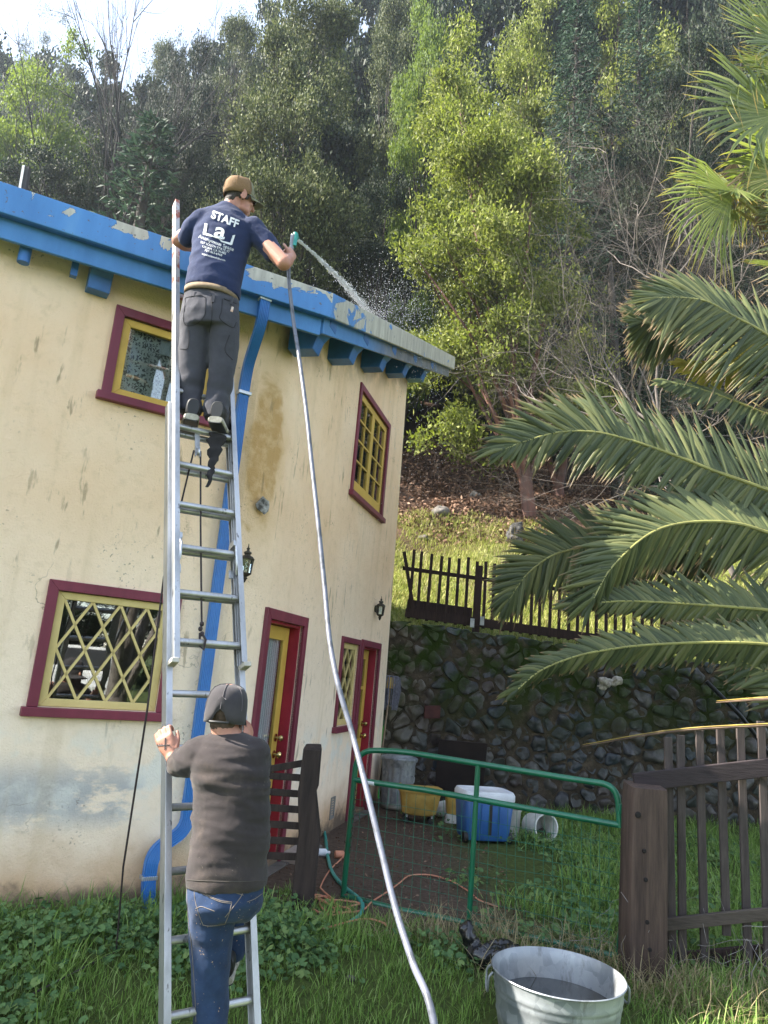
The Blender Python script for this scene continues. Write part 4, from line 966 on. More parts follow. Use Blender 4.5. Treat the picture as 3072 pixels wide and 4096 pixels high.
# mop and green handled broom by the corner
ht = AY(1560, 2760, 10.3); hb = V(ht.x - .07, 10.2, 0)
mp = empty('mop', hb, 'grey string mop with yellow clamp standing head up in the corner', 'mop')
MB().tube([hb, ht + V(.0, 0, .06)], .012).build('handle', simple('pale_wood', (.36, .27, .18, 1), (.25, .18, .12, 1), 9, .7), mp)
MB().prism([ht + V(-.05, -.03, .02), ht + V(.05, -.03, .02), ht + V(.085, -.03, .14), ht + V(.085, -.03, .17), ht + V(-.085, -.03, .17), ht + V(-.085, -.03, .14)], (0, .025, 0)).build('clamp', M['yplast'], mp, bevel=.004)
mb = MB()
for k in range(60):
    f_ = k / 59 * 2 - 1; r_ = rnd.uniform(-.02, .02); s0 = ht + V(f_ * .095, -.015 + r_, .19); L = rnd.uniform(.36, .46)
    sg = -1 if f_ < 0 else 1; ex = f_ * .115 + rnd.uniform(-.015, .015)
    if abs(f_) < .25: ex = sg * rnd.uniform(.09, .14)
    mb.tube([s0, ht + V(ex * 1.02, -.03 + r_, .17), ht + V(ex * 1.15, -.025 + r_ * 1.5, .0), ht + V(ex * .95, -.02 + r_, .19 - L)], .0065, 5)
mb.build('strings', simple('grey_mop_yarn', (.22, .22, .27, 1), (.12, .12, .15, 1), 30, .95), mp)
bt = AY(1535, 2880, 10.35); br_ = empty('broom', V(bt.x - .06, 10.35, 0), 'green handled broom standing beside the mop', 'broom')
M['lgreen'] = simple('bright_green_plastic', (.06, .42, .03, 1), None, 7, .4)
MB().tube([V(bt.x - .06, 10.35, .25), V(bt.x - .02, 10.35, .62)], .013).build('handle', simple('dark_green_plastic', (.01, .13, .05, 1), None, 7, .4), br_)
MB().tube([V(bt.x - .02, 10.35, .62), V(bt.x, 10.35, .95)], .014).build('grip', M['lgreen'], br_)
MB().tube([V(bt.x, 10.35, .95), bt], .013).build('upper_handle', bpy.data.materials['dark_green_plastic'], br_)
MB().prism([V(bt.x - .13, 10.25, .02), V(bt.x + .03, 10.25, .02), V(bt.x - .02, 10.32, .26), V(bt.x - .08, 10.32, .26)], (0, .05, 0)).build('bristle_head', M['lgreen'], br_, bevel=.006)
# old brick on the wall, black pipe down the wall
o = MB().box(PW(.92, 1.18, .10), (.22, .10, .17), (1, 0, .1), (0, 1, 0)).build('brick', simple('dark_red_brick', (.10, .035, .03, 1), (.06, .02, .02, 1), 12, .8)); tag(o, 'dark red brick stuck on the stone wall right of the mop', 'brick')
o = MB().tube([AY(2825, 2725, 10.35), AY(2890, 2790, 10.3), AY(2960, 2860, 10.25), AY(3010, 2925, 10.3), V(6.25, 10.2, .05)], .03, 12).build('pipe', simple('black_poly_pipe', (.012, .013, .016, 1), None, 8, .35)); tag(o, 'black plastic pipe running down the stone wall behind the picket fence', 'pipe')

# ================================================================ HOSES AND CORDS
def on_ground(px, py, dz=.012, it=4):
    z = 0.0
    for _ in range(it): p = AZ(px, py, z + dz); z = gz(p)
    return p
def spline(pts, n=10):
    pts = [Vector(p) for p in pts]; P_ = [pts[0] * 2 - pts[1]] + pts + [pts[-1] * 2 - pts[-2]]; out = []
    for i in range(1, len(P_) - 2):
        a, b, c, d = P_[i - 1:i + 3]
        for k in range(n):
            t = k / n; out.append(.5 * ((2 * b) + (c - a) * t + (2 * a - 5 * b + 4 * c - d) * t * t + (3 * b - a - 3 * c + d) * t ** 3))
    out.append(pts[-1]); return out
M['teal'] = simple('teal_hose', (.035, .30, .25, 1), (.02, .2, .17, 1), 14, .45)
hp = [on_ground(1240, 3240, .25)] + [AZ(1268, 3215, .22)] + [on_ground(x, y, .016) for x, y in ((1298, 3330), (1310, 3420), (1330, 3490), (1375, 3545), (1430, 3590), (1450, 3620), (1440, 3660), (1400, 3690))]
o = MB().tube(spline(hp), .015, 10).build('garden_hose', M['teal']); tag(o, 'teal garden hose running from the house under the green gate', 'hose')
M['orange'] = simple('faded_orange_cord', (.62, .27, .16, 1), (.50, .20, .12, 1), 20, .6)
c1 = [(1228, 3570), (1290, 3600), (1340, 3640), (1300, 3655), (1240, 3630), (1228, 3590), (1280, 3580), (1350, 3620), (1400, 3640), (1330, 3660), (1260, 3640), (1240, 3600), (1300, 3585), (1340, 3605), (1290, 3560), (1285, 3540), (1320, 3480), (1370, 3430), (1378, 3410)]
c1b = [(1245, 3580), (1300, 3610), (1360, 3630), (1420, 3620), (1440, 3612), (1350, 3600), (1280, 3605), (1300, 3640), (1370, 3650), (1450, 3640), (1490, 3605), (1560, 3560), (1600, 3530), (1640, 3502), (1720, 3500), (1800, 3522), (1870, 3562), (1920, 3602), (1990, 3625)]
o = MB().tube(spline([on_ground(x, y, .010 + .006 * (i % 3)) for i, (x, y) in enumerate(c1)]), .006, 6).build('power_lead', M['orange']); tag(o, 'faded orange extension cord coiled on the dirt beside the dark post', 'cord')
o = MB().tube(spline([on_ground(x, y, .012 + .006 * (i % 2)) for i, (x, y) in enumerate(c1b)]), .006, 6).build('power_lead', M['orange']); tag(o, 'faded orange cord looping across the dirt behind the gate', 'cord')
c2 = [(1285, 3715), (1330, 3705), (1400, 3685), (1470, 3675), (1530, 3690), (1545, 3702)]
o = MB().tube(spline([on_ground(x, y, .03) for x, y in c2]), .006, 6).build('power_lead', M['orange']); tag(o, 'short loose end of orange cord lying in the grass before the gate', 'cord')
for i, (x, y, l, n_, m_, L_) in enumerate(((1285, 3410, 'white plastic bottle lying in dirt by the wall', 'bottle', 'white', .16), (1362, 3418, 'small orange bottle lying in dirt under the gate edge', 'bottle', 'orange', .10))):
    p = on_ground(x, y, .03); o = MB().lathe(p, [(.001, -L_ / 2), (.03, -L_ / 2), (.033, -L_ / 2 + .01), (.033, L_ / 4), (.014, L_ / 2 - .02), (.014, L_ / 2), (.001, L_ / 2)], 16, V(1, .3, 0)).build('bottle', M[m_]); tag(o, l, 'bottle')
p = on_ground(1160, 3440, .0); o = MB().box(V(p.x, p.y + .1, .03), (.42, .30, .06), (.3, .95, 0), (-.95, .3, 0)).build('paving_slab', simple('pinkish_slab', (.36, .30, .26, 1), (.25, .2, .17, 1), 8, .9)); tag(o, 'pale slab on the ground before the front door', 'slab')
for i, (x, y, s_) in enumerate(((1262, 3405, .07), (1240, 3425, .05), (1400, 3925, .035), (1190, 3450, .06))):
    p = on_ground(x, y, .0); me = fuse(MB().ball(p + V(0, 0, s_ * .4), (s_, s_ * .8, s_ * .6)), .012, 1, lambda c, n: nz(c, 12) * .02); o = link('rock', me, M['found']); tag(o, ('grey rock by the foot of the house wall', 'smaller grey rock touching the foot of the dark post', 'little grey stone half sunk in the front grass', 'grey rock beside the pale slab')[i], 'rock')
# ================================================================ PEOPLE
def skinm(name, a, b):
    t = NT(name); c = t.ramp(t.noise(9, 5, .6), [(.3, b), (.65, a)]); t.base(c); t.set(.5, 0, .35)
    t.p.inputs['Subsurface Weight'].default_value = .08; t.p.inputs['Subsurface Radius'].default_value = (.012, .004, .002); t.bump(t.noise(90, 3), .12, .002); return t.mat
M['skin'] = skinm('skin', (.46, .235, .165, 1), (.36, .16, .11, 1))
def clothm(name, a, b, scale=5, dust=None, speck=None, weave=420):
    t = NT(name); n1 = t.noise(scale, 5, .6); c = t.ramp(n1, [(.3, b), (.7, a)]); x, y, z = t.xyz()
    if dust: c = t.mix(t.math('MULTIPLY', t.mrange(t.noise(3.2, 6, .7), .50, .68), dust[1]), c, dust[0])
    if speck: c = t.mix(t.math('MULTIPLY', t.mrange(t.noise(95, 2, .5), .68, .72), t.mrange(t.noise(6, 3), .5, .62)), c, speck)
    t.base(c); t.set(.92, 0, .15); t.p.inputs['Sheen Weight'].default_value = .12
    t.bump(t.math('ADD', t.noise(weave, 2), t.math('MULTIPLY', t.noise(28, 4), .8)), .25, .003); return t.mat
M['navy'] = clothm('navy_jersey', (.019, .030, .080, 1), (.013, .020, .056, 1))
M['blackT'] = clothm('faded_black_jersey', (.046, .038, .038, 1), (.028, .024, .025, 1), dust=((.11, .085, .07, 1), .40), speck=(.12, .10, .085, 1))
M['jeans'] = clothm('blue_denim', (.030, .056, .122, 1), (.013, .024, .056, 1), 9, speck=(.40, .27, .17, 1))
M['char'] = clothm('charcoal_canvas', (.062, .062, .074, 1), (.040, .040, .050, 1), 6)
M['thread'] = simple('pale_stitching', (.20, .17, .15, 1), None, 30, .9); M['cthread'] = simple('grey_stitching', (.022, .022, .028, 1), None, 30, .9)
M['hair'] = simple('dark_brown_hair', (.022, .016, .013, 1), (.045, .036, .030, 1), 55, .85, lo=.5, hi=.66)
M['webbing'] = simple('tan_webbing', (.20, .145, .09, 1), (.14, .10, .06, 1), 40, .85)
M['print'] = simple('white_shirt_print', (.62, .63, .64, 1), (.40, .42, .46, 1), 60, .8, lo=.36, hi=.46)
def fold(ax, amp, fine=.0015, seed=0):
    def f(co, no):
        n1 = nz(co * np.array(ax), 1.0, seed); n2 = nz(co * np.array(ax) * 2.3 + 7, 1.0, seed)
        return (1 - np.abs(n1) * 2.6) * amp + n2 * amp * .6 + nz(co, 60, seed) * fine
    return f
def hand(mb, w_, f, b, s, curl, thumb=(.5, .8, -.2), sc=1.0):
    """w_ wrist, f towards the knuckles, b back of the hand, s thumb side; curl per finger joint"""
    f = Vector(f).normalized(); b = Vector(b); b = (b - f * b.dot(f)).normalized(); s_ = f.cross(b); s_ = s_ if s_.dot(Vector(s)) > 0 else -s_
    k = sc
    mb.loft([(w_ - f * .02 * k, s_ * .027 * k, b * .021 * k), (w_ + f * .015 * k, s_ * .030 * k, b * .020 * k), (w_ + f * .05 * k, s_ * .041 * k, b * .017 * k), (w_ + f * .088 * k, s_ * .043 * k, b * .014 * k), (w_ + f * .098 * k, s_ * .038 * k, b * .010 * k)], 14)
    mb.ball(w_ + f * .035 * k + s_ * .022 * k - b * .010 * k, (.020 * k, .020 * k, .026 * k))
    for off, L in ((.032, .92), (.011, 1.0), (-.011, .95), (-.031, .76)):
        p = w_ + f * .090 * k + s_ * off * k; a = 0.0; r = .0098 * k
        for j, (seg, cu) in enumerate(zip((.043, .027, .021), curl)):
            a += cu; d = f * math.cos(a) - b * math.sin(a) + s_ * off * 1.2 * (j == 0); q = p + d * seg * L * k
            mb.cap_(p, q, r, r * .92, 10); r *= .92; p = q
    p = w_ + f * .028 * k + s_ * .030 * k
    d = (s_ * thumb[0] + f * thumb[1] + b * thumb[2]).normalized(); q = p + d * .040 * k; mb.cap_(p, q, .0125 * k, .011 * k, 10)
    d2 = (d + f * .35 - s_ * .25 - b * .15).normalized(); mb.cap_(q, q + d2 * .032 * k, .0108 * k, .009 * k, 10)
def head(mb, c, f, u, k=1.0):
    f = Vector(f).normalized(); u = Vector(u); u = (u - f * u.dot(f)).normalized(); l = u.cross(f)
    B = lambda a, b, d, r: mb.ball(c + (l * a + f * b + u * d) * k, tuple(x * k for x in r), l, f, u, 18, 12)
    B(0, -.012, .032, (.076, .096, .098)); B(0, .032, -.040, (.058, .060, .078)); B(0, .060, -.100, (.027, .024, .022)); B(.030, .03, -.075, (.03, .045, .03)); B(-.030, .03, -.075, (.03, .045, .03))
    B(0, .078, .028, (.046, .018, .012)); B(.036, .066, -.022, (.022, .02, .02)); B(-.036, .066, -.022, (.022, .02, .02))
    mb.cap_(c + (f * .088 + u * .016) * k, c + (f * .108 - u * .028) * k, .009 * k, .014 * k); B(0, .083, -.066, (.023, .012, .006)); B(0, .082, -.078, (.020, .012, .007))
    for sg in (1, -1):
        e = c + (l * sg * .083 - f * .014 - u * .012) * k
        mb.tube([e + (u * .033 * math.cos(a) + f * .019 * math.sin(a) + l * sg * .006) * k for a in np.linspace(-.5, 4.4, 11)], .0055 * k, 8); mb.ball(e, (.006 * k, .015 * k, .026 * k), l, f, u); B(sg * .030, .074, .006, (.012, .008, .007))
    return f, u, l
def cap(parent, c, f, u, k, mats, brim=True, rim=.030, back=None, name='cap'):
    f = Vector(f).normalized(); u = Vector(u); u = (u - f * u.dot(f)).normalized(); l = u.cross(f)
    root = None; N_ = 40; prof = [(1.0, rim - .03), (1.02, rim), (1.01, rim + .02), (.97, rim + .042), (.88, rim + .066), (.72, rim + .086), (.48, rim + .098), (.22, rim + .103), (.02, rim + .104)]
    def part(a0, a1, nm, mat, par):
        mb = MB(); n = 22; top = []
        for r, h in prof:
            for i in range(n + 1):
                a = a0 + (a1 - a0) * i / n; fr = max(math.cos(a), 0)
                hh = h + (.012 * fr * r if h > rim + .03 else 0) + (back(a) if back and r > .99 else 0); seam = 1 - .012 * (abs(math.sin(a * 3)) < .12) * (r < 1)
                mb.v.append(tuple(c + (l * math.sin(a) * .083 * r * seam + f * (math.cos(a) * .103 * r * seam - .010) + u * hh) * k))
        m_ = len(prof)
        for j in range(m_ - 1):
            for i in range(n): mb.f.append((j * (n + 1) + i, j * (n + 1) + i + 1, (j + 1) * (n + 1) + i + 1, (j + 1) * (n + 1) + i)); mb.m.append(0)
        o = mb.build(nm, mat, par, True, 60); sm = o.modifiers.new('thick', 'SOLIDIFY'); sm.thickness = .003 * k; return o
    root = part(-1.05, 1.05, name, mats[0], parent)
    part(1.05, 2 * math.pi - 1.05, 'back_panels', mats[1], root)
    mb = MB(); mb.ball(c + (u * (rim + .105) - f * .010) * k, (.008 * k, .008 * k, .004 * k)); mb.build('button', mats[0], root)
    mb = MB()
    for j in range(6):
        a = math.pi / 6 + j * math.pi / 3 if abs(u.z) < 0 else j * math.pi / 3
        mb.tube([c + (l * math.sin(a) * .084 * r + f * (math.cos(a) * .104 * r - .010) + u * (h + .002 + (.012 * max(math.cos(a), 0) * r if h > rim + .03 else 0))) * k for r, h in prof[1:]], .0016 * k, 5, False)
    mb.build('seams', mats[-1], root)
    if brim:
        mb = MB(); n = 16
        for j in range(8):
            q = j / 7
            for i in range(n + 1):
                a = -1.15 + 2.3 * i / n; e = .103 + q * .075 * (math.cos(a * 1.15) ** .7 if abs(a) < 1.3 else 0)
                mb.v.append(tuple(c + (l * math.sin(a) * (.083 + q * .004) + f * (math.cos(a) * e - .010 + q * .005) + u * (rim - .022 - q * .012 - .028 * (math.sin(a) ** 2) * q)) * k))
        for j in range(7):
            for i in range(n): mb.f.append((j * (n + 1) + i, j * (n + 1) + i + 1, (j + 1) * (n + 1) + i + 1, (j + 1) * (n + 1) + i)); mb.m.append(0)
        o = mb.build('brim', mats[0], root, True, 60); sm = o.modifiers.new('thick', 'SOLIDIFY'); sm.thickness = .004 * k; sm.offset = 0
    return root
class Proj:
    """lays seams, patches and lettering on a garment where they show in the photograph, then they are mesh on its surface"""
    def __init__(s, me): s.b = BVHTree.FromPolygons([v.co[:] for v in me.vertices], [p.vertices[:] for p in me.polygons])
    def __call__(s, px, py, lift=.002):
        d = Vector(ray(px, py)).normalized(); h, n, i, t = s.b.ray_cast(Vector(EYE), d)
        return None if h is None else h + n * lift
    def seam(s, mb, pts, r=.002, n=8):
        q = spline([V(x, y, 0) for x, y in pts], n) if len(pts) > 2 else [V(*pts[0], 0).lerp(V(*pts[1], 0), i / n) for i in range(n + 1)]
        w_ = [s(p.x, p.y, r * .3) for p in q]; w_ = [p for p in w_ if p is not None]
        if len(w_) > 1: mb.tube(w_, r, 5)
    def patch(s, mb, poly, lift=.003, n=5):
        a, b, c, d = [V(*p, 0) for p in poly]; g = []
        for j in range(n + 1):
            for i in range(n + 1):
                q = a.lerp(b, i / n).lerp(d.lerp(c, i / n), j / n); g.append(s(q.x, q.y, lift))
        if any(p is None for p in g): return
        mb.add(g, [(j * (n + 1) + i, j * (n + 1) + i + 1, (j + 1) * (n + 1) + i + 1, (j + 1) * (n + 1) + i) for j in range(n) for i in range(n)])
    def text(s, mb, body, org, ux, uy, size, bold=0.0, wscale=1.0, align='CENTER'):
        cu = bpy.data.curves.new('t', 'FONT'); cu.body = body; cu.size = 1.0; cu.align_x = align; cu.offset = bold; cu.resolution_u = 4
        o = bpy.data.objects.new('t', cu); COL.objects.link(o); dg = bpy.context.evaluated_depsgraph_get(); dg.update()
        me = bpy.data.meshes.new_from_object(o.evaluated_get(dg), depsgraph=dg)
        import bmesh
        bm = bmesh.new(); bm.from_mesh(me); bmesh.ops.triangulate(bm, faces=bm.faces)
        vs = []; ok = True
        for v in bm.verts:
            q = (org[0] + (ux[0] * v.co.x * wscale + uy[0] * v.co.y) * size, org[1] + (ux[1] * v.co.x * wscale + uy[1] * v.co.y) * size); w_ = s(q[0], q[1], .004); vs.append(w_)
        fs = [[v.index for v in f.verts] for f in bm.faces if all(vs[v.index] is not None for v in f.verts)]
        vs = [p if p is not None else V(0, 0, 0) for p in vs]; used = sorted({i for f in fs for i in f}); mp_ = {i: k for k, i in enumerate(used)}
        mb.add([vs[i] for i in used], [tuple(mp_[i] for i in f) for f in fs]); bm.free(); bpy.data.objects.remove(o)
def sec(xl, xr, py, y, ry, dy=0.0):
    """cross-section of a garment between two picture columns at one depth"""
    if not isinstance(py, tuple): py = (py, py)
    a, b = AY(xl, py[0], y), AY(xr, py[1], y); return ((a + b) / 2 + V(0, dy, 0), (b - a) / 2, V(0, ry, 0))
def addmesh(name, me, mat, parent):
    o = link(name, me, mat, parent); KIDS.setdefault(parent.name, []).append(o); return o

# ---------------- the man with the hose
Y1 = 4.36
p1 = empty('person', AY(815, 1665, Y1), 'man in navy staff shirt and tan cap standing high on the ladder spraying water', 'man')
sh = MB()
sh.loft([sec(742, 960, (1150, 1196), Y1 - .03, .124), sec(748, 962, (1115, 1158), Y1 - .03, .126), sec(757, 972, (1060, 1100), Y1 - .02, .125), sec(768, 988, (990, 1030), Y1 - .01, .125), sec(776, 1010, (925, 975), Y1, .125), sec(790, 1024, (880, 925), Y1 + .005, .115), sec(815, 1005, (845, 880), Y1 + .01, .09), sec(868, 962, (830, 848), Y1 + .015, .07), sec(884, 952, (818, 832), Y1 + .015, .062)], 28)
SL, SRr = AY(815, 885, Y1), AY(1008, 915, Y1)
sh.cap_(SL, AY(768, 918, Y1 + .03), .082, .074); sh.cap_(AY(768, 918, Y1 + .03), AY(752, 950, Y1 + .06), .074, .066)
sh.cap_(SRr, AY(1060, 968, Y1 - .01), .082, .072); sh.cap_(AY(1060, 968, Y1 - .01), AY(1090, 1010, Y1 - .02), .074, .066)
shme = fuse(sh, .010, 4, fold((7, 5, 11), .0045, seed=3), 'shirt')
shirt = addmesh('shirt', shme, M['navy'], p1)
pj = Proj(shme)   # vertices are now relative to the person
def shift(pr, root):
    o = wloc(root); pr.b = BVHTree.FromPolygons([(v.co + o)[:] for v in pr.me.vertices], [q.vertices[:] for q in pr.me.polygons]); return pr
def projector(me, root):
    p = Proj.__new__(Proj); p.me = me; return shift(p, root)
pj = projector(shme, p1)
ux, uy = (.945, .325), (.30, -.955)
mb = MB()
K5 = lambda x, y: (600 + x / 2.0113, 650 + y / 2.0113)
pj.text(mb, 'STAFF', K5(597, 487), (.93, .36), (.26, -.965), 44, .032, .98)
pj.text(mb, 'a', K5(553, 608), (.955, .295), (.27, -.96), 88, .022, 1.2)
for q in (((442, 490), (464, 494), (452, 578), (430, 572)), ((428, 558), (500, 586), (500, 600), (428, 582)), ((664, 588), (685, 584), (660, 666), (640, 662)), ((570, 628), (652, 650), (652, 668), (570, 640))):
    pj.patch(mb, [K5(*p) for p in q], .0035)
pj.seam(mb, [K5(490, 588), K5(525, 604), K5(552, 612), K5(575, 632), K5(610, 648)], .004)
pj.text(mb, 'Anonymous Space', K5(531, 661), (.93, .365), (.24, -.97), 20, .006)
pj.text(mb, '527 SOUTH STATE ST', K5(522, 690), (.945, .33), (.24, -.97), 12.8, .006)
pj.text(mb, 'UKIAH, CA 95482', K5(516, 714), (.95, .30), (.22, -.97), 12.8, .006)
pj.text(mb, '707-463-6968', K5(509, 737), (.955, .29), (.2, -.97), 13, .006)
pj.text(mb, 'aspacealanoclub.com', K5(511, 770), (.955, .29), (.2, -.97), 11.5, .006)
addmesh('print', mb.mesh('print', False), M['print'], shirt)
# trousers
tr = MB()
tr.loft([sec(744, 950, (1150, 1172), Y1 - .03, .115), sec(736, 955, (1195, 1212), Y1 - .03, .120), sec(722, 958, (1262, 1270), Y1 - .04, .132), sec(720, 959, 1320, Y1 - .035, .128)], 28)
for L in (((722, 846, 1300, -.035, .098), (716, 836, 1385, -.02, .088), (713, 824, 1480, -.01, .082), (708, 813, 1545, -.005, .078), (706, 806, 1600, 0, .078), (710, 808, 1652, -.01, .082)), ((832, 959, 1310, -.035, .098), (835, 954, 1390, -.02, .088), (838, 940, 1480, -.01, .082), (829, 926, 1560, -.005, .078), (819, 916, 1610, 0, .078), (817, 914, 1676, -.01, .082))):
    tr.loft([sec(a, b, c, Y1 + d, e) for a, b, c, d, e in L], 22)
trme = fuse(tr, .010, 3, lambda co, no: fold((9, 9, 9), .0035, seed=9)(co + .12 * co[:, [1, 2, 0]], no) + np.clip((3.5 - co[:, 2]) * 4, 0, 1) * nz(co * np.array((9, 9, 17)) + 2.0 * co[:, [2, 0, 1]], 1.0, 4) * .013, 'trousers')
trs = addmesh('trousers', trme, M['char'], p1)
pt_ = projector(trme, p1); mb = MB()
for q in (((740, 1200), (748, 1190), (800, 1182), (822, 1190)), ((742, 1200), (736, 1290), (775, 1300), (818, 1262), (822, 1192)), ((890, 1195), (886, 1245), (880, 1275), (930, 1310), (945, 1290)), ((895, 1195), (945, 1215)), ((755, 1320), (752, 1390), (722, 1396)), ((918, 1340), (900, 1400), (930, 1440)), ((845, 1180), (848, 1260), (838, 1330))):
    pt_.seam(mb, q, .0028)
addmesh('seams', mb.mesh('seams'), M['cthread'], trs)
mb = MB(); pt_.patch(mb, [K5(*p) for p in ((655, 1160), (672, 1165), (664, 1206), (645, 1198))], .003); addmesh('label', mb.mesh('label', False), simple('orange_label', (.55, .30, .16, 1), (.60, .55, .50, 1), 45, .8), trs)
bl_ = MB(); bl_.loft([sec(739, 953, (1158, 1186), Y1 - .03, .134), sec(737, 954, (1180, 1208), Y1 - .03, .136)], 40, False)
bo = bl_.build('belt', M['webbing'], p1); so = bo.modifiers.new('t', 'SOLIDIFY'); so.thickness = .006; so.offset = 1
for x in (782, 855, 928):
    a = AY(x, 1172 + (x - 745) * .13, Y1 - .03 - .142 * math.sqrt(max(0, 1 - ((x - 846) / 108) ** 2))); MB().box(a + V(0, 0, -.012), (.014, .006, .055)).build('belt_loop', M['char'], bo)
# body: head, neck, arms and hands in one surface
bd = MB(); HC = AY(960, 795, Y1 + .03); hf, hu = V(.78, .60, -.10), V(.06, -.04, 1)
hf_, hu_, hl_ = head(bd, HC, hf, hu, 1.0)
bd.cap_(HC - hu_ * .05 - hf_ * .035, AY(920, 842, Y1 + .01), .056, .066); bd.cap_(AY(920, 842, Y1 + .015), AY(905, 890, Y1 + .01), .06, .07)
bd.loft([sec(790, 900, 1230, Y1 - .03, .08), sec(800, 960, 1000, Y1, .08), sec(830, 990, 900, Y1, .07)], 16)
EL, ER = AY(716, 960, Y1 + .10), AY(1135, 1052, Y1 - .07)
WR, WL = AY(1163, 1030, Y1 + .06), AY(765, 990, Y1 + .26)
bd.cap_(SL, EL, .056, .050); bd.cap_(EL, AY(740, 978, Y1 + .18), .050, .046); bd.cap_(AY(740, 978, Y1 + .18), WL, .046, .030)
bd.cap_(SRr, ER, .055, .050); bd.cap_(ER, ER.lerp(WR, .45), .050, .045); bd.cap_(ER.lerp(WR, .45), WR, .044, .030)
NZ = AY(1176, 990, Y1 + .15)          # where the nozzle is gripped
hand(bd, WR, (NZ - WR) + V(.0, .02, .02), V(.75, -.55, .1), V(-.2, 0, 1), (.75, 1.35, .9), (.75, .55, -.15))
hand(bd, WL, V(.55, .6, .2), V(-.2, -.3, .9), V(.3, -.4, -.2), (.8, 1.3, .8))
bodyo = addmesh('body', fuse(bd, .0052, 3, None, 'body'), M['skin'], p1)
hr = MB(); hr.ball(HC + hu_ * .026 - hf_ * .020, (.0795, .094, .085), hl_, hf_, hu_, 20, 14); hr.ball(HC - hf_ * .062 - hu_ * .045, (.058, .034, .05), hl_, hf_, hu_)
for sg in (1, -1): hr.ball(HC + hl_ * sg * .071 + hf_ * .020 + hu_ * .0, (.008, .014, .028), hl_, hf_, hu_)
addmesh('hair', fuse(hr, .006, 1, lambda co, no: nz(co, 95) * .004, 'hair'), M['hair'], p1)
M['capg'] = simple('olive_canvas', (.20, .19, .12, 1), (.15, .145, .09, 1), 20, .9); M['capt'] = simple('tan_mesh', (.22, .13, .06, 1), (.155, .09, .042, 1), 160, .9, bump=.4, bscale=300)
cap(p1, HC + hu_ * .004, (hf_ + hu_ * .22).normalized(), (hu_ - hf_ * .22).normalized(), 1.04, (M['capg'], M['capt']))
sg_ = MB()
for sd_ in (1, -1):
    a = HC + hl_ * sd_ * .034 + hf_ * .094 + hu_ * .008; sg_.loft([(a - hf_ * .004, hl_ * .028, hu_ * .018), (a + hf_ * .004 - hl_ * sd_ * .0, hl_ * .029, hu_ * .019)], 16, True, .7)
    sg_.tube([a + hl_ * sd_ * .026 + hu_ * .008, HC + hl_ * sd_ * .078 + hf_ * .05 + hu_ * .012, HC + hl_ * sd_ * .082 - hf_ * .02 + hu_ * .008], .004, 6)
sg_.build('sunglasses', simple('black_lens', (.008, .008, .01, 1), None, 6, .1, spec=.7), p1)
def shoe(parent, heel, f, k=1.0):
    f = Vector(f).normalized(); u = V(0, 0, 1); u = (u - f * u.dot(f)).normalized(); s_ = f.cross(u)
    prof = [(-.014, .028, .0), (-.004, .034, .0), (.05, .036, .0), (.12, .036, .0), (.18, .045, .0), (.24, .040, .002), (.275, .022, .006)]
    up_h = [.085, .092, .095, .082, .058, .040, .024]
    r = MB().loft([(heel + f * d * k + u * (.028 + h / 2) * k, s_ * w_ * k, u * h / 2 * k) for (d, w_, e), h in zip(prof, up_h)], 18, True, .75).build('shoe', M['black'], parent)
    MB().loft([(heel + f * d * k * 1.01 + u * (.018 + e) * k, s_ * (w_ + .005) * k, u * .016 * k) for d, w_, e in prof], 18, True, .6).build('sole', simple('scuffed_rubber', (.46, .43, .36, 1), (.25, .23, .19, 1), 22, .8), r)
    MB().loft([(heel + f * d * k + u * (.002 + e) * k, s_ * (w_ + .001) * k, u * .004 * k) for d, w_, e in prof], 18, True, .6).build('outsole', M['black'], r)
    return r
rz = lpt(sr, .1, .06).z + .018
a = AY(768, 1660, Y1 - .15); shoe(p1, V(a.x, a.y, rz + .020), V(-.30, .95, -.06), 1.22); a = AY(862, 1690, Y1 - .15); shoe(p1, V(a.x, a.y, rz + .016), V(-.02, 1, -.06), 1.22)
# nozzle, hose and jet
nd = V(.30, .93, -.05).normalized()
nozzle = empty('spray_nozzle', NZ, 'teal pistol spray nozzle held out over the eave', 'nozzle')
n0, n1_ = AY(1160, 1050, Y1 + .12), AY(1172, 942, Y1 + .16)
mb = MB(); mb.tube([n0, n0.lerp(n1_, .5), n1_], [.012, .015, .017], 12); mb.build('handle', simple('grey_metal', (.25, .25, .25, 1), (.16, .16, .16, 1), 12, .4, .5), nozzle)
g0_, g1_ = AY(1172, 985, Y1 + .14), AY(1180, 938, Y1 + .17); mb = MB(); mb.tube([g0_ + V(.008, 0, 0), g1_ + V(.004, 0, 0), AY(1188, 952, Y1 + .24)], [.014, .020, .016], 12); mb.build('grip', M['teal'], nozzle)
J0 = AY(1190, 956, Y1 + .27)
hz = [n0, AY(1155, 1085, Y1 + .09), AY(1160, 1170, Y1 + .05), AY(1178, 1290, Y1), AY(1200, 1440, 4.26), AY(1222, 1650, 4.1), AY(1245, 1860, 3.98), AY(1272, 2090, 3.85), AY(1295, 2330, 3.7), AY(1318, 2560, 3.55), AY(1352, 2740, 3.45), AY(1405, 2930, 3.35), AY(1470, 3160, 3.2), AY(1520, 3400, 3.05), AY(1580, 3640, 2.9), AY(1650, 3860, 2.75), AY(1735, 4080, 2.6)]
e = hz[-1]; hz += [e + V(.08, -.12, -.35), V(e.x + .3, e.y - .4, float(tz(e.x + .3, e.y - .4)) + .015), V(e.x + 1.0, e.y - .9, float(tz(e.x + 1, e.y - .9)) + .015), V(e.x + 2.0, e.y - 1.0, float(tz(e.x + 2, e.y - 1)) + .015)]
hz = [p + V(rw2.uniform(-.006, .006), rw2.uniform(-.02, .02), 0) for rw2 in [random.Random(3)] for p in hz]
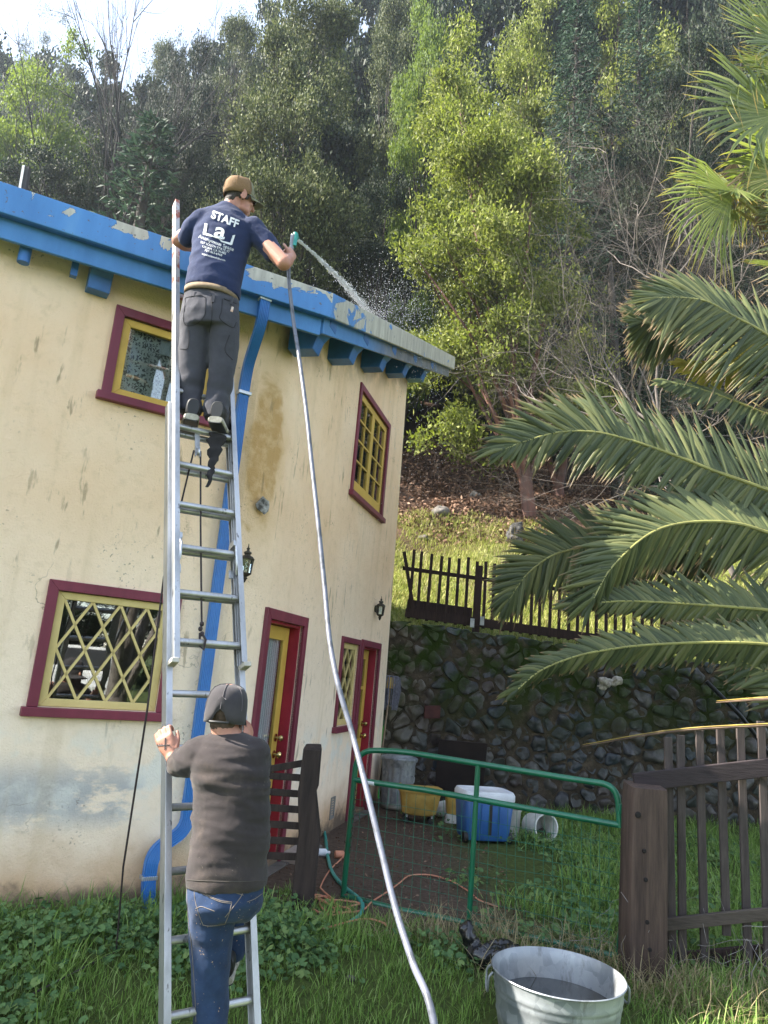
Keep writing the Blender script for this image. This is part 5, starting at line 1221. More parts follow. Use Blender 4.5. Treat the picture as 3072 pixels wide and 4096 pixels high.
ho = MB().tube(spline(hz, 12), .0125, 14).build('water_hose', simple('grey_hose', (.12, .128, .16, 1), (.065, .07, .082, 1), 16, .42, spec=.45, lo=.36, hi=.5, bump=.15, bscale=50)); tag(ho, 'long grey hose hanging from the nozzle across the house front to the lawn', 'hose')
tt = 1.9; rk = B0 + DR * tt + NR * .10; J1 = V(rk[0], rk[1], zroof(rk) + .03)
wj = MB(); rr = random.Random(5)
def drop(p, r, e=None):
    if e is not None:
        x = e.cross(V(0, 0, 1)).normalized(); y = e.cross(x); wj.add([p + x * r, p - x * r, p + y * r, p - y * r, p + e * r * 3.2, p - e * r * 4.5], [(0, 2, 4), (2, 1, 4), (1, 3, 4), (3, 0, 4), (2, 0, 5), (1, 2, 5), (3, 1, 5), (0, 3, 5)]); return
    wj.add([p + V(r, 0, 0), p + V(-r, 0, 0), p + V(0, r, 0), p + V(0, -r, 0), p + V(0, 0, r * 1.2), p + V(0, 0, -r * 1.2)], [(0, 2, 4), (2, 1, 4), (1, 3, 4), (3, 0, 4), (2, 0, 5), (1, 2, 5), (3, 1, 5), (0, 3, 5)])
J2 = J1
def jp(t): return J0.lerp(J2, t) + V(0, 0, .16 * t * (1 - t))
for k in range(4200):
    t = rr.random() ** .8; sp = .004 + .030 * t ** 1.5; drop(jp(t) + V(rr.gauss(0, sp), rr.gauss(0, sp), rr.gauss(0, sp)), rr.uniform(.0015, .0055) * (1.1 - .45 * t), (J2 - J0 + V(0, 0, .16 * (1 - 2 * t))).normalized())
core = spline([jp(k / 14) + V(rr.gauss(0, .006), rr.gauss(0, .006), rr.gauss(0, .006)) for k in range(12)], 4); wj.tube(core, [.005 + .008 * math.sin(i * 1.7) ** 2 * (i / len(core)) + .004 * math.sin(i * .9) ** 2 for i in range(len(core))], 8)
for k in range(2600):
    d = V(rr.gauss(.2, .30), rr.gauss(.0, .35), abs(rr.gauss(.08, .16))); drop(J1 + d - (J1 - J0) * rr.random() ** 3 * .3, rr.uniform(.0008, .002))
for k in range(1700):
    d = V(rr.gauss(.35, .55), rr.gauss(.1, .7), abs(rr.gauss(.12, .28))) * rr.random() ** .6; drop(J1 + d + V(0, 0, -.0), rr.uniform(.0015, .0042))
for k in range(420):
    t = rr.uniform(1.4, 4.6); q = B0 + DR * t + NR * rr.uniform(.44, .8); drop(V(q[0], q[1], zroof(q) - .2 - abs(rr.gauss(0, .9))), rr.uniform(.002, .0048))
def waterm():
    t = NT('white_water'); t.base((.85, .88, .92, 1)); t.set(.12, 0, .6); t.p.inputs['Transmission Weight'].default_value = .25; return t.mat
wo = wj.build('water_jet', waterm()); tag(wo, 'white jet of water spraying from the nozzle onto the roof edge', 'water', kind='stuff')

# ---------------- the man steadying the ladder
Y2 = 3.45
p2 = empty('person', AY(845, 4096, Y2), 'man in a black tee shirt and blue jeans holding the foot of the ladder', 'man')
p2.location.z = float(tz(p2.location.x, Y2)); 
sh = MB()
sh.loft([sec(745, 1066, (3540, 3542), Y2, .150), sec(757, 1070, 3450, Y2, .145), sec(768, 1073, 3370, Y2, .138), sec(775, 1076, 3250, Y2 + .01, .135), sec(769, 1077, 3140, Y2 + .015, .135), sec(766, 1073, 3050, Y2 + .02, .130), sec(770, 1060, 2998, Y2 + .03, .120), sec(795, 1036, 2962, Y2 + .035, .100), sec(835, 995, 2940, Y2 + .04, .080), sec(866, 955, 2928, Y2 + .04, .068)], 32)
S2, R2 = AY(805, 3020, Y2 + .03), AY(1010, 3015, Y2 + .03)
sh.cap_(S2, AY(762, 3038, Y2 + .06), .086, .078); sh.cap_(AY(762, 3038, Y2 + .06), AY(728, 3048, Y2 + .09), .076, .066)
sh.cap_(R2, AY(1018, 3060, Y2 + .14), .078, .072)
shme = fuse(sh, .010, 4, lambda co, no: (fold((2.6, 2.6, 19), .0095, seed=21)(co + .16 * np.sin(co[:, [2, 0, 1]] * 6), no) * np.clip(1.25 - np.abs(co[:, 2] - 1.02) * 2.2, .25, 1) + nz(co, 7, 3) * .007), 'shirt')
shirt2 = addmesh('shirt', shme, M['blackT'], p2); pj2 = projector(shme, p2); mb = MB()
pj2.seam(mb, [(748, 3520), (830, 3524), (940, 3526), (1062, 3524)], .0016, 12); addmesh('hem', mb.mesh('hem'), simple('dusty_hem', (.07, .062, .055, 1), None, 30, .95), shirt2)
je = MB()
je.loft([sec(752, 1058, 3470, Y2, .125), sec(748, 1056, 3545, Y2 - .005, .135), sec(750, 1048, 3600, Y2 - .01, .142), sec(755, 1000, 3660, Y2 - .0, .125)], 28)
je.loft([sec(754, 938, 3650, Y2, .115), sec(760, 930, 3760, Y2 + .01, .098), sec(768, 920, 3870, Y2 + .02, .088), sec(771, 914, 3990, Y2 + .03, .082), sec(775, 908, 4100, Y2 + .03, .080), sec(778, 900, 4330, Y2 + .05, .078), sec(780, 895, 4560, Y2 + .04, .078)], 24)
KN, FR = AY(975, 3545, Y2 + .40), AY(930, 3800, Y2 + .37)
je.cap_(AY(965, 3590, Y2), KN, .098, .076); je.cap_(KN, FR, .074, .060)
jme = fuse(je, .010, 3, lambda co, no: fold((9, 9, 9), .0040, seed=33)(co, no), 'jeans')
jn = addmesh('jeans', jme, M['jeans'], p2); pq = projector(jme, p2); mb = MB()
KK = lambda x, y: (500 + x / 1.4786, 2600 + y / 1.4786)
for q in (((408, 1405), (470, 1440), (560, 1480), (632, 1490)), ((408, 1412), (470, 1447), (560, 1488), (630, 1498)), ((408, 1405), (415, 1480), (440, 1570), (460, 1622)), ((460, 1625), (500, 1632), (590, 1622)), ((632, 1490), (615, 1560), (590, 1622)), ((418, 1530), (450, 1518), (490, 1530), (530, 1545)), ((545, 1392), (620, 1425), (700, 1450)), ((700, 1395), (690, 1450), (640, 1520), (592, 1580)), ((722, 1490), (770, 1470), (812, 1440)), ((365, 1400), (372, 1560), (395, 1760), (412, 2000), (420, 2200))):
    pq.seam(mb, [KK(*p) for p in q], .0017)
addmesh('seams', mb.mesh('seams'), M['thread'], jn)
bd = MB(); HC = AY(906, 2848, Y2 + .06); hf, hu = V(.04, .93, .10), V(0, -.12, 1)
hf_, hu_, hl_ = head(bd, HC, hf, hu, 1.0)
bd.cap_(HC - hu_ * .06 - hf_ * .035, AY(912, 2955, Y2 + .035), .058, .068); bd.loft([sec(800, 1030, 3500, Y2, .09), sec(800, 1030, 3100, Y2 + .01, .09), sec(840, 1000, 2990, Y2 + .03, .08)], 16)
E2, W2 = AY(735, 3062, Y2 + .10), AY(690, 3030, Y2 + .115)
bd.cap_(S2, E2, .058, .052); bd.cap_(E2, E2.lerp(W2, .5), .052, .044); bd.cap_(E2.lerp(W2, .5), W2, .044, .032)
hand(bd, W2, V(-.40, .06, .62), V(-.12, -1, .15), V(.8, 0, .4), (.35, 1.2, 1.0), (.45, .85, -.35), 1.08)
RH = lpt(s_at(680, 2950, 0), WB, .03); E3 = AY(1025, 3075, Y2 + .22)
bd.cap_(R2, E3, .056, .050); bd.cap_(E3, RH + V(0, -.10, -.03), .048, .032); hand(bd, RH + V(.01, -.09, -.02), V(-.05, .6, .5), V(1, -.2, .1), V(-.2, -.2, 1), (.7, 1.2, .9))
bodyme = fuse(bd, .0052, 3, None, 'body'); body2 = addmesh('body', bodyme, M['skin'], p2)
pb = projector(bodyme, p2); mb = MB()
H5 = lambda x, y: (500 + x / 1.4786, 2600 + y / 1.4786)
for q in (((238, 520), (236, 590)), ((190, 566), (266, 562))): pb.seam(mb, [H5(*p) for p in q], .0022)
for x, y in ((196, 560), (208, 558), (220, 557)): pb.seam(mb, [H5(x, y + 6), H5(x - 3, y - 4)], .0018)
for x, y in ((238, 528), (238, 540), (237, 552), (237, 574), (236, 584)): pb.seam(mb, [H5(x, y), H5(x + 8, y - 3)], .0018)
addmesh('tattoo', mb.mesh('tattoo'), simple('tattoo_ink', (.025, .03, .04, 1), None, 30, .6), body2)
hr = MB(); hr.ball(HC + hu_ * .02 - hf_ * .018, (.0785, .094, .088), hl_, hf_, hu_, 20, 14); hr.ball(HC - hf_ * .058 - hu_ * .045, (.060, .036, .042), hl_, hf_, hu_); hr.ball(HC + hf_ * .05 - hu_ * .075, (.066, .055, .05), hl_, hf_, hu_)
addmesh('hair', fuse(hr, .006, 1, lambda co, no: nz(co, 95) * .003, 'hair'), simple('short_brown_hair', (.10, .065, .05, 1), (.05, .035, .028, 1), 70, .8), p2)
M['capb'] = clothm('black_cap_cloth', (.060, .054, .058, 1), (.036, .034, .037, 1), 9); M['capseam'] = simple('grey_cap_seam', (.12, .11, .115, 1), None, 9, .9)
hu2 = (hu_ + hf_ * .18).normalized(); hf2 = (hf_ - hu2 * hf_.dot(hu2)).normalized()
cp = cap(p2, HC - hu_ * .006, hf2, hu2, 1.13, (M['capb'], M['capb'], M['capseam']), True, .012, lambda a: -.022 + (.052 * max(0, 1 - ((a - math.pi) / .42) ** 2) if abs(a - math.pi) < .42 else 0))
st = MB(); st.tube([HC - hu_ * .006 + (hl_ * math.sin(a) * .086 + hf2 * (math.cos(a) * .107 - .010) - hu2 * .036) * 1.13 for a in np.linspace(math.pi - .45, math.pi + .45, 12)], .006, 8); st.build('strap', M['black'], cp)
gs = float(tz(AY(840, 4560, Y2).x, Y2)); shoe(p2, V(AY(838, 4560, Y2).x, Y2 - .05, gs), V(-.1, 1, 0)); shoe(p2, V(FR.x, FR.y - .12, FR.z - .10), V(-.1, 1, .02))
# ================================================================ TREES
M['bark'] = simple('dark_bark', (.060, .048, .040, 1), (.022, .018, .016, 1), 9, .95, bump=.8, bscale=20, stretch=(1, 1, .3))
M['redbark'] = simple('red_madrone_bark', (.15, .062, .040, 1), (.060, .030, .022, 1), 5, .7, stretch=(1, 1, .4))
M['greybark'] = simple('pale_lichen_bark', (.20, .17, .15, 1), (.085, .072, .066, 1), 8, .95)
M['burnt'] = simple('burnt_bark', (.030, .025, .024, 1), (.012, .010, .010, 1), 8, .95)
LEAF = dict(
    madrone=leafmat('yellow_green_broad_leaves', [(.040, .054, .010, 1), (.095, .118, .022, 1), (.175, .195, .045, 1), (.28, .285, .09, 1)], .32),
    bay=leafmat('olive_evergreen_leaves', [(.020, .032, .010, 1), (.046, .062, .020, 1), (.100, .120, .042, 1), (.20, .21, .085, 1)], .30),
    oak=leafmat('dark_evergreen_leaves', [(.008, .015, .008, 1), (.014, .026, .012, 1), (.026, .042, .018, 1), (.052, .072, .032, 1)], .22),
    lime=leafmat('bright_spring_leaves', [(.045, .08, .014, 1), (.085, .14, .022, 1), (.15, .21, .035, 1)], .36),
    fir=leafmat('blue_green_needles', [(.012, .028, .018, 1), (.022, .048, .028, 1), (.042, .078, .044, 1), (.075, .12, .070, 1)], .2),
    pine=leafmat('grey_green_needles', [(.045, .060, .040, 1), (.07, .09, .055, 1), (.11, .13, .08, 1)], .25))

def leaves(cen, dirs, L, W, r_):
    """one folded diamond per leaf"""
    n = len(cen); d = unit(dirs); s = unit(np.cross(d, unit(r_.normal(size=(n, 3))))); u = np.cross(s, d)
    L = (L * r_.uniform(.7, 1.25, n))[:, None]; W = (W * r_.uniform(.8, 1.2, n))[:, None]
    v = np.stack([cen, cen + d * L * .5 + s * W * .5 + u * W * .18, cen + d * L, cen + d * L * .5 - s * W * .5 + u * W * .18], 1)
    return v.reshape(-1, 3)
def quads(n): return np.arange(n * 4).reshape(n, 4)

def broad(name, seed, H, R, mat, barkm, nclump, per, L, W, prof, label, cat='tree', droop=.1, trunk_r=.16, crown_z=.12, spread=1.0, tint=None):
    """broadleaf tree at the origin: trunk with limbs that reach the leaf clumps"""
    r_ = np.random.default_rng(seed); mb = MB()
    top = V(r_.uniform(-.3, .3), r_.uniform(-.3, .3), H * .86)
    ctrl = [V(0, 0, -.4), V(r_.uniform(-.15, .15), r_.uniform(-.15, .15), H * .25), V(r_.uniform(-.35, .35), r_.uniform(-.3, .3), H * .55), top]
    tp = spline(ctrl, 6); mb.tube(tp, [trunk_r * (1.25 - 1.12 * i / (len(tp) - 1)) for i in range(len(tp))], 10)
    lob = [(r_.uniform(0, 6.28), r_.uniform(.0, 1), r_.uniform(.75, 1.25), r_.uniform(.5, 1.1)) for _ in range(16)]
    C = []; LB_ = []
    while len(LB_) < max(50, nclump // 7):
        h = r_.uniform(crown_z, 1.0); a = r_.uniform(0, 6.283)
        pr = np.interp(h, [p[0] for p in prof], [p[1] for p in prof]) * R
        for la, lh, ls, lw_ in lob:
            dd = ((math.cos(a - la) - 1) ** 2 + math.sin(a - la) ** 2) * 1.2 + ((h - lh) / .16) ** 2
            pr *= 1 + (ls - 1) * math.exp(-dd / (lw_ * .6))
        if r_.random() > (pr / R + .15): continue
        q = math.sqrt(r_.uniform(.10, 1)); LB_.append((math.cos(a) * pr * q, math.sin(a) * pr * q, h * H + r_.normal() * .1, r_.uniform(.40, .95) * (.6 + .5 * pr / R)))
    LB_ = np.array(LB_); wl = LB_[:, 3] ** 2; li = r_.choice(len(LB_), nclump, p=wl / wl.sum())
    dv = unit(r_.normal(size=(nclump, 3))) * (r_.uniform(.2, 1, (nclump, 1)) ** .5); dv[:, 2] = np.abs(dv[:, 2]) * .75 - .22
    dv *= np.where(r_.random((nclump, 1)) < .22, 1.7, 1.0)
    C = LB_[li, :3] + dv * LB_[li, 3:4] * (R / 2.6)
    for k in range(0, nclump, max(1, nclump // 42)):      # limbs
        c = V(*C[k]); i = int(np.clip((c.z / H - .22) * len(tp), 2, len(tp) - 3)); b = tp[i]; rad = trunk_r * (1.0 - .85 * i / len(tp)) * .5
        m = b.lerp(c, .5) + V(r_.normal() * .2, r_.normal() * .2, r_.uniform(.0, .4)); pts = spline([b, m, c], 4); mb.tube(pts, [rad * (1 - .85 * j / (len(pts) - 1)) for j in range(len(pts))], 5)
    axis = np.stack([np.interp(C[:, 2], [p.z for p in tp], [p.x for p in tp]), np.interp(C[:, 2], [p.z for p in tp], [p.y for p in tp]), C[:, 2]], 1)
    out = unit((C - axis) * [1, 1, .3] + 1e-3); cr = np.repeat(np.arange(nclump), per); n = len(cr); csz = r_.uniform(.55, 1.25, nclump)[cr][:, None] * spread
    pos = C[cr] + (r_.normal(size=(n, 3)) * [.23, .23, .15] + out[cr] * r_.uniform(-.15, .25, (n, 1))) * csz
    d = out[cr] * .7 + r_.normal(size=(n, 3)) * .75 + np.array([0, 0, .35 - droop])
    lv = leaves(pos, d, L, W, r_)
    t = empty(name, (0, 0, 0), label, cat)
    mb.build('trunk', barkm, t, True, 60); npmesh('crown', lv, quads(n), mat, t)
    return t
def conifer(name, seed, H, R, mat, label, cat='tree', bstep=.32, nb=6, L=.17, W=.030, droop=.35, dens=1.0, bare=.08, trunk_r=.16):
    r_ = np.random.default_rng(seed); mb = MB(); mb.tube([V(0, 0, -.4), V(.03, 0, H * .5), V(0, .02, H)], [trunk_r, trunk_r * .6, .012], 9)
    P_, D_ = [], []; z = H * bare; a0 = 0
    while z < H - .1:
        f = 1 - z / H; ln = R * (f ** .75) * (1 - .35 * math.exp(-((1 - f) / .12) ** 2))
        for k in range(nb):
            a = a0 + 6.283 * k / nb + r_.normal() * .25; bl = ln * r_.uniform(.6, 1.12); e = np.array([math.cos(a), math.sin(a), 0]); s = np.array([-e[1], e[0], 0])
            up0 = .35 * (1 - f) - .12; m = max(4, int(bl / .16)); prev = None
            for j in range(1, m + 1):
                t = j / m; q = e * bl * t + np.array([0, 0, z + bl * (up0 * t - droop * t * t * .8 + .12 * t ** 3)])
                if j % 2 == 0 and prev is not None and j <= m: pass
                tw = .42 * bl * (1 - t) ** .7 * (.5 + .5 * t) + .10
                for sg in (-1, 1):
                    kk = max(2, int(tw / .10 * dens))
                    for i in range(kk):
                        w_ = (i + .5) / kk; p = q + (s * sg * .85 + e * .5) * tw * w_ + np.array([0, 0, -.10 * w_ * w_ * droop * 2]); P_.append(p); D_.append(s * sg * .7 + e * .7)
                        P_.append(p); D_.append(e * .9 - s * sg * .45)
                P_.append(q); D_.append(e)
            pts = [V(*(e * bl * t + np.array([0, 0, z + bl * (up0 * t - droop * t * t * .8 + .12 * t ** 3)]))) for t in (0, .35, .7, 1)]
            mb.tube(pts, [.018 + .012 * bl / R, .014, .009, .004], 4, False)
        a0 += .7; z += bstep * (.75 + .6 * f) * r_.uniform(.8, 1.2)
    P_ = np.array(P_); D_ = np.array(D_); n = len(P_)
    P_ = P_ + r_.normal(size=P_.shape) * .035; D_ = unit(D_) + r_.normal(size=(n, 3)) * .32 + np.array([0, 0, -.08])
    lv = leaves(P_, D_, L, W, r_); t = empty(name, (0, 0, 0), label, cat); mb.build('trunk', M['bark'], t, True, 60); npmesh('crown', lv, quads(n), mat, t); return t
def bare(name, seed, H, barkm, label, r0=.12, lean=(0, 0), depth=6, spread=.6, sub=(2, 4), len0=.30, curl=.35, first=.2):
    r_ = random.Random(seed); t = empty(name, (0, 0, 0), label, 'tree'); trunk, tw = MB(), MB()
    def grow(p, d, L, r, lev):
        pts = [p]; n = 6 if lev < 3 else 4
        for i in range(n):
            d = (d + V(r_.gauss(0, curl * .4), r_.gauss(0, curl * .4), r_.gauss(.03, curl * .35))).normalized(); p = p + d * L / n; pts.append(p)
        (trunk if lev < 2 else tw).tube(pts, [r * (1 - .55 * i / n) for i in range(n + 1)], 8 if lev < 2 else (5 if lev < 4 else 3), False)
        if lev >= depth: return
        k = r_.randint(*sub) + (3 if lev == 0 else 0)
        for j in range(k):
            f = r_.uniform(first if lev else .35, 1); b = pts[int(f * n)]; ax = V(r_.gauss(0, 1), r_.gauss(0, 1), r_.gauss(0, .6)).normalized(); dd = (d + ax * spread * r_.uniform(.7, 1.5)).normalized(); grow(b, dd, L * r_.uniform(.55, .8), r * .48, lev + 1)
        grow(p, d, L * .75, r * .45, lev + 1)
    grow(V(0, 0, -.3), V(lean[0], lean[1], 1).normalized(), H * len0 * 1.6, r0, 0)
    trunk.build('trunk', barkm, t, True, 60); tw.build('twigs', barkm, t, False); return t

COLUMN = [(0, .3), (.12, .55), (.3, .85), (.5, 1.0), (.7, .88), (.85, .62), (.95, .34), (1, .12)]
DOME = [(0, .2), (.15, .6), (.35, .95), (.55, 1.0), (.75, .82), (.9, .5), (1, .15)]
DROOP = [(0, .75), (.1, .9), (.3, 1.0), (.55, .95), (.75, .75), (.9, .42), (1, .12)]
PROTO = {}
RAD = dict(madrone=2.2, bay=2.5, oak=2.9, far=2.9, lime=2.4, fir=2.3, youngfir=1.1, pine=2.4, dead=2.5, barew=2.5)
def place(key, px, y, dx=0, top=None, scale=None, rz=0.0, label=None, group=None, lean=None, xz=1.0, hw=None):
    """stands a tree on the hillside where its middle shows at picture column px; top = picture row its crown reaches"""
    x = AY(px, 1000, y).x if px is not None else dx; z = float(tz(x, y)) - .05
    src = PROTO[key]; H = src['h']
    if top is not None:
        x = AY(px, top + 300, y).x; z = float(tz(x, y)) - .05; scale = (AY(px, top, y).z - z) / H
    if hw: xz = hw * y * 1.1 / FPX / RAD[key] / scale
    o = src if not src.get('used') else copy_tree(src)
    src['used'] = 1
    o['h'] = H
    o.location = (x, y, z); o.scale = (scale * xz, scale * xz, scale); o.rotation_euler = (lean[0] if lean else 0, lean[1] if lean else 0, rz)
    if label: o['label'] = label
    if group: o['group'] = group
    for k in ('used',):
        if k in o and o is not src: del o[k]
    return o
def proto(key, t, h): t['h'] = float(h); PROTO[key] = t
proto('madrone', broad('madrone_tree', 3, 10, 2.2, LEAF['madrone'], M['redbark'], 480, 175, .115, .050, DROOP, 'big yellow green madrone tree with red limbs right of the roof end', crown_z=.13), 10)
proto('bay', broad('evergreen_tree', 5, 10, 2.5, LEAF['bay'], M['bark'], 520, 170, .105, .048, COLUMN, 'tall olive green evergreen tree rising above the man with the hose', crown_z=.10), 10)
proto('oak', broad('evergreen_tree', 8, 10, 2.9, LEAF['oak'], M['bark'], 440, 160, .12, .060, DOME, 'dark evergreen tree', crown_z=.08), 10)
proto('far', broad('evergreen_tree', 41, 10, 2.9, LEAF['oak'], M['bark'], 330, 110, .24, .13, DOME, 'far evergreen tree', crown_z=.04), 10)
proto('lime', broad('leafy_tree', 12, 9, 2.4, LEAF['lime'], M['bark'], 400, 150, .115, .056, COLUMN, 'bright green tree', crown_z=.1), 9)
proto('fir', conifer('fir_tree', 21, 12, 2.3, LEAF['fir'], 'blue green fir tree', L=.20, W=.040, nb=7, bstep=.30), 12)
proto('youngfir', conifer('fir_tree', 22, 5, 1.1, LEAF['fir'], 'young fir', L=.15, W=.03, nb=5, bstep=.34, droop=.15), 5)
proto('pine', broad('pine_tree', 25, 12, 2.4, LEAF['pine'], M['bark'], 320, 120, .14, .020, COLUMN, 'loose grey green pine', crown_z=.25, spread=1.15), 12)
proto('dead', bare('dead_tree', 4, 9, M['burnt'], 'bare blackened tree leaning against the sky left of the tall ladder', .16, (-.12, 0), 5, .62, (2, 4)), 9)
proto('barew', bare('bare_tree', 9, 6, M['greybark'], 'leafless tree with a tangle of pale twigs beside the fan palm', .034, (-.6, -.1), 7, .8, (2, 3), .24, .6), 6)
G = 'trees on the wooded hillside'
place('pine', 170, 34, top=10, hw=150, label='loose grey green pine at the left edge against the sky', group=G)
place('lime', 210, 26, top=170, rz=1.0, hw=215, label='bright green tree topped with sunlit leaves behind the blue eave', group=G)
place('dead', 545, 22.5, top=-30, xz=.42, group=G)
place('youngfir', 578, 19.5, top=440, label='young pale fir standing behind the top of the ladder', group=G)
place('oak', 680, 30, top=90, rz=.4, hw=95, label='dark pointed evergreen against the sky behind the bare black tree', group=G)
place('bay', 1225, 22.0, top=-10, rz=.3, hw=275, group=G)
place('madrone', 2190, 19.0, top=110, rz=0, hw=310, lean=(0, -.19), group=G)
place('fir', 2310, 22, top=-260, rz=.5, hw=270, label='tall blue green fir right of the yellow green madrone', group=G)
place('oak', 470, 24, top=440, rz=2.0, hw=190, label='dark round evergreen below the bare black tree', group=G)
place('oak', 785, 27, top=90, rz=3.0, hw=100, label='narrow dark evergreen on the skyline left of the tall olive tree', group=G)
place('bay', 940, 29, top=60, rz=4.0, hw=130, label='olive evergreen on the skyline behind the cap of the man with the hose', group=G)
place('oak', 930, 24, top=600, rz=1.2, hw=200, label='shaded dark evergreen behind the head of the man with the hose', group=G)
place('bay', 1560, 29, top=-40, rz=2.1, hw=150, label='thin olive evergreen seen between the two biggest trees', group=G)
place('lime', 1740, 25, top=-120, rz=.9, hw=140, label='lime green leafy tree behind the top of the madrone', group=G)
place('oak', 1530, 24.5, top=620, rz=5.1, hw=150, label='deeply shaded evergreen beyond the water jet', group=G)
place('fir', 2560, 27, top=-200, rz=1.7, hw=280, label='fir with dense dark crown behind the pale bare twigs', group=G)
place('madrone', 2130, 27, top=-60, rz=.4, hw=230, label='olive yellow tree on the upper slope behind the fir', group=G)
place('oak', 2760, 24, top=100, rz=3.7, hw=260, label='dark evergreen behind the fan palm leaves', group=G)
place('oak', 2980, 28, top=-100, rz=.2, hw=280, label='dark evergreen at the right edge above the fan palm', group=G)
place('oak', 120, 22, top=560, rz=4.4, hw=230, label='dark evergreen low behind the roof post', group=G)
place('oak', 330, 28, top=400, rz=5.6, hw=170, label='dark evergreen between the bright green tree and the bare black tree', group=G)
place('oak', 700, 25, top=420, rz=2.9, hw=170, label='dark evergreen behind the young pale fir', group=G)
place('oak', -160, 27, top=260, rz=1.5, hw=200, label='dark evergreen beyond the left edge of the roof', group=G)
place('barew', 2950, 15.5, top=330, rz=.4, group=G)
place('barew', 2480, 20.0, top=420, rz=2.4, label='leafless grey tree between the madrone and the fir', group=G)
place('fir', 2620, 19.0, top=1180, rz=2.9, hw=170, label='low fir boughs behind the upper date palm frond', group=G)
place('youngfir', 2700, 18.0, top=1150, rz=1.0, hw=150, label='small fir behind the leafless tree', group=G)
k = 0
for px_, y_, tp_, key, hw_ in ((-120, 40, 200, 'far', 200), (60, 41, 190, 'far', 190), (250, 40, 250, 'far', 170), (430, 40, 260, 'far', 180), (620, 42, 190, 'bay', 130), (600, 38, 330, 'far', 200), (800, 40, 150, 'far', 160), (960, 39, 110, 'far', 170), (1080, 38, 50, 'far', 180), (1260, 39, 20, 'far', 200), (1420, 40, -60, 'far', 220), (1600, 39, -100, 'far', 220), (1760, 38, -150, 'far', 230), (1980, 36, -220, 'far', 260), (2260, 38, -250, 'far', 260), (2480, 35, -260, 'madrone', 250), (2500, 39, -240, 'far', 260), (2760, 37, -280, 'far', 280), (3050, 38, -280, 'far', 280), (1330, 30, 420, 'far', 230), (1660, 33, 330, 'far', 230), (760, 25, 700, 'oak', 200), (2050, 31, 350, 'far', 250), (2400, 30, 500, 'far', 250), (250, 24, 640, 'oak', 220), (3300, 30, 0, 'far', 250), (540, 32, 450, 'far', 200), (840, 33, 380, 'far', 220), (1130, 28, 720, 'oak', 200), (1480, 29, 760, 'far', 200), (-350, 33, 330, 'bay', 170), (60, 30, 480, 'far', 200)):
    place(key, px_, y_, top=tp_, rz=k * 1.3, hw=hw_, label=None, group='trees filling the far hillside')['label'] = 'one of the far shaded trees filling the upper hillside'
    k += 1
# trees added behind the camera to give the window panes a dark reflection
for k, (x, y, s_) in enumerate(((5, -16, .6), (11, -15, .6), (17, -18, .7), (23, -14, .6), (0, -20, .7), (29, -18, .8))):
    o = copy_tree(PROTO['oak']); o.location = (x, y, float(tz(x, y))); o.scale = (s_,) * 3; o.rotation_euler = (0, 0, k); o['label'] = 'one of the trees behind the viewer mirrored in the windows'; o['group'] = 'trees behind the viewer'
# ================================================================ PALMS
M['frond'] = leafmat('date_palm_leaflets', [(.042, .058, .026, 1), (.078, .100, .042, 1), (.125, .145, .060, 1), (.20, .205, .08, 1)], .28, .42, (.26, .17, .09, 1), .32)
M['rachis'] = simple('palm_midrib', (.30, .29, .09, 1), (.20, .19, .06, 1), 6, .5)
M['fan'] = leafmat('fan_palm_blades', [(.070, .100, .024, 1), (.12, .155, .040, 1), (.19, .215, .065, 1), (.27, .275, .11, 1)], .36, .38, (.42, .27, .05, 1), .5)
M['straw'] = leafmat('dead_straw_blades', [(.16, .11, .07, 1), (.28, .20, .13, 1), (.40, .30, .20, 1)], .2, .7)
M['ptrunk'] = simple('palm_trunk_fibre', (.13, .095, .065, 1), (.045, .032, .024, 1), 12, .95, bump=.8, bscale=18)
def blade(base, d, n, L, W, droop, segs=4, r_=None, fold_=.35):
    """vertices of folded tapering blades: (k, segs+1, 3 rows, xyz)"""
    k = len(base); d = unit(d); s = unit(np.cross(d, n)); n2 = np.cross(s, d); out = np.zeros((k, segs + 1, 3, 3)); al = np.zeros((k, segs + 1, 3))
    for j in range(segs + 1):
        t = j / segs; wv = W * np.interp(t, [0, .12, .5, .85, 1], [.55, .95, 1, .6, .03]); c = base + d * (L * t)[:, None] + np.array([0, 0, -1.0]) * (droop * L * t * t)[:, None]
        out[:, j, 1] = c - n2 * (wv * fold_)[:, None]; out[:, j, 0] = c + s * (wv / 2)[:, None]; out[:, j, 2] = c - s * (wv / 2)[:, None]; al[:, j] = t
    return out, al
def blade_mesh(name, vs, al, mat, parent):
    k, m = vs.shape[:2]; idx = np.arange(k * m * 3).reshape(k, m, 3)
    q = np.concatenate([np.stack([idx[:, :-1, a], idx[:, :-1, a + 1], idx[:, 1:, a + 1], idx[:, 1:, a]], -1).reshape(-1, 4) for a in (0, 1)])
    return npmesh(name, vs.reshape(-1, 3), q, mat, parent, False, al.reshape(-1))
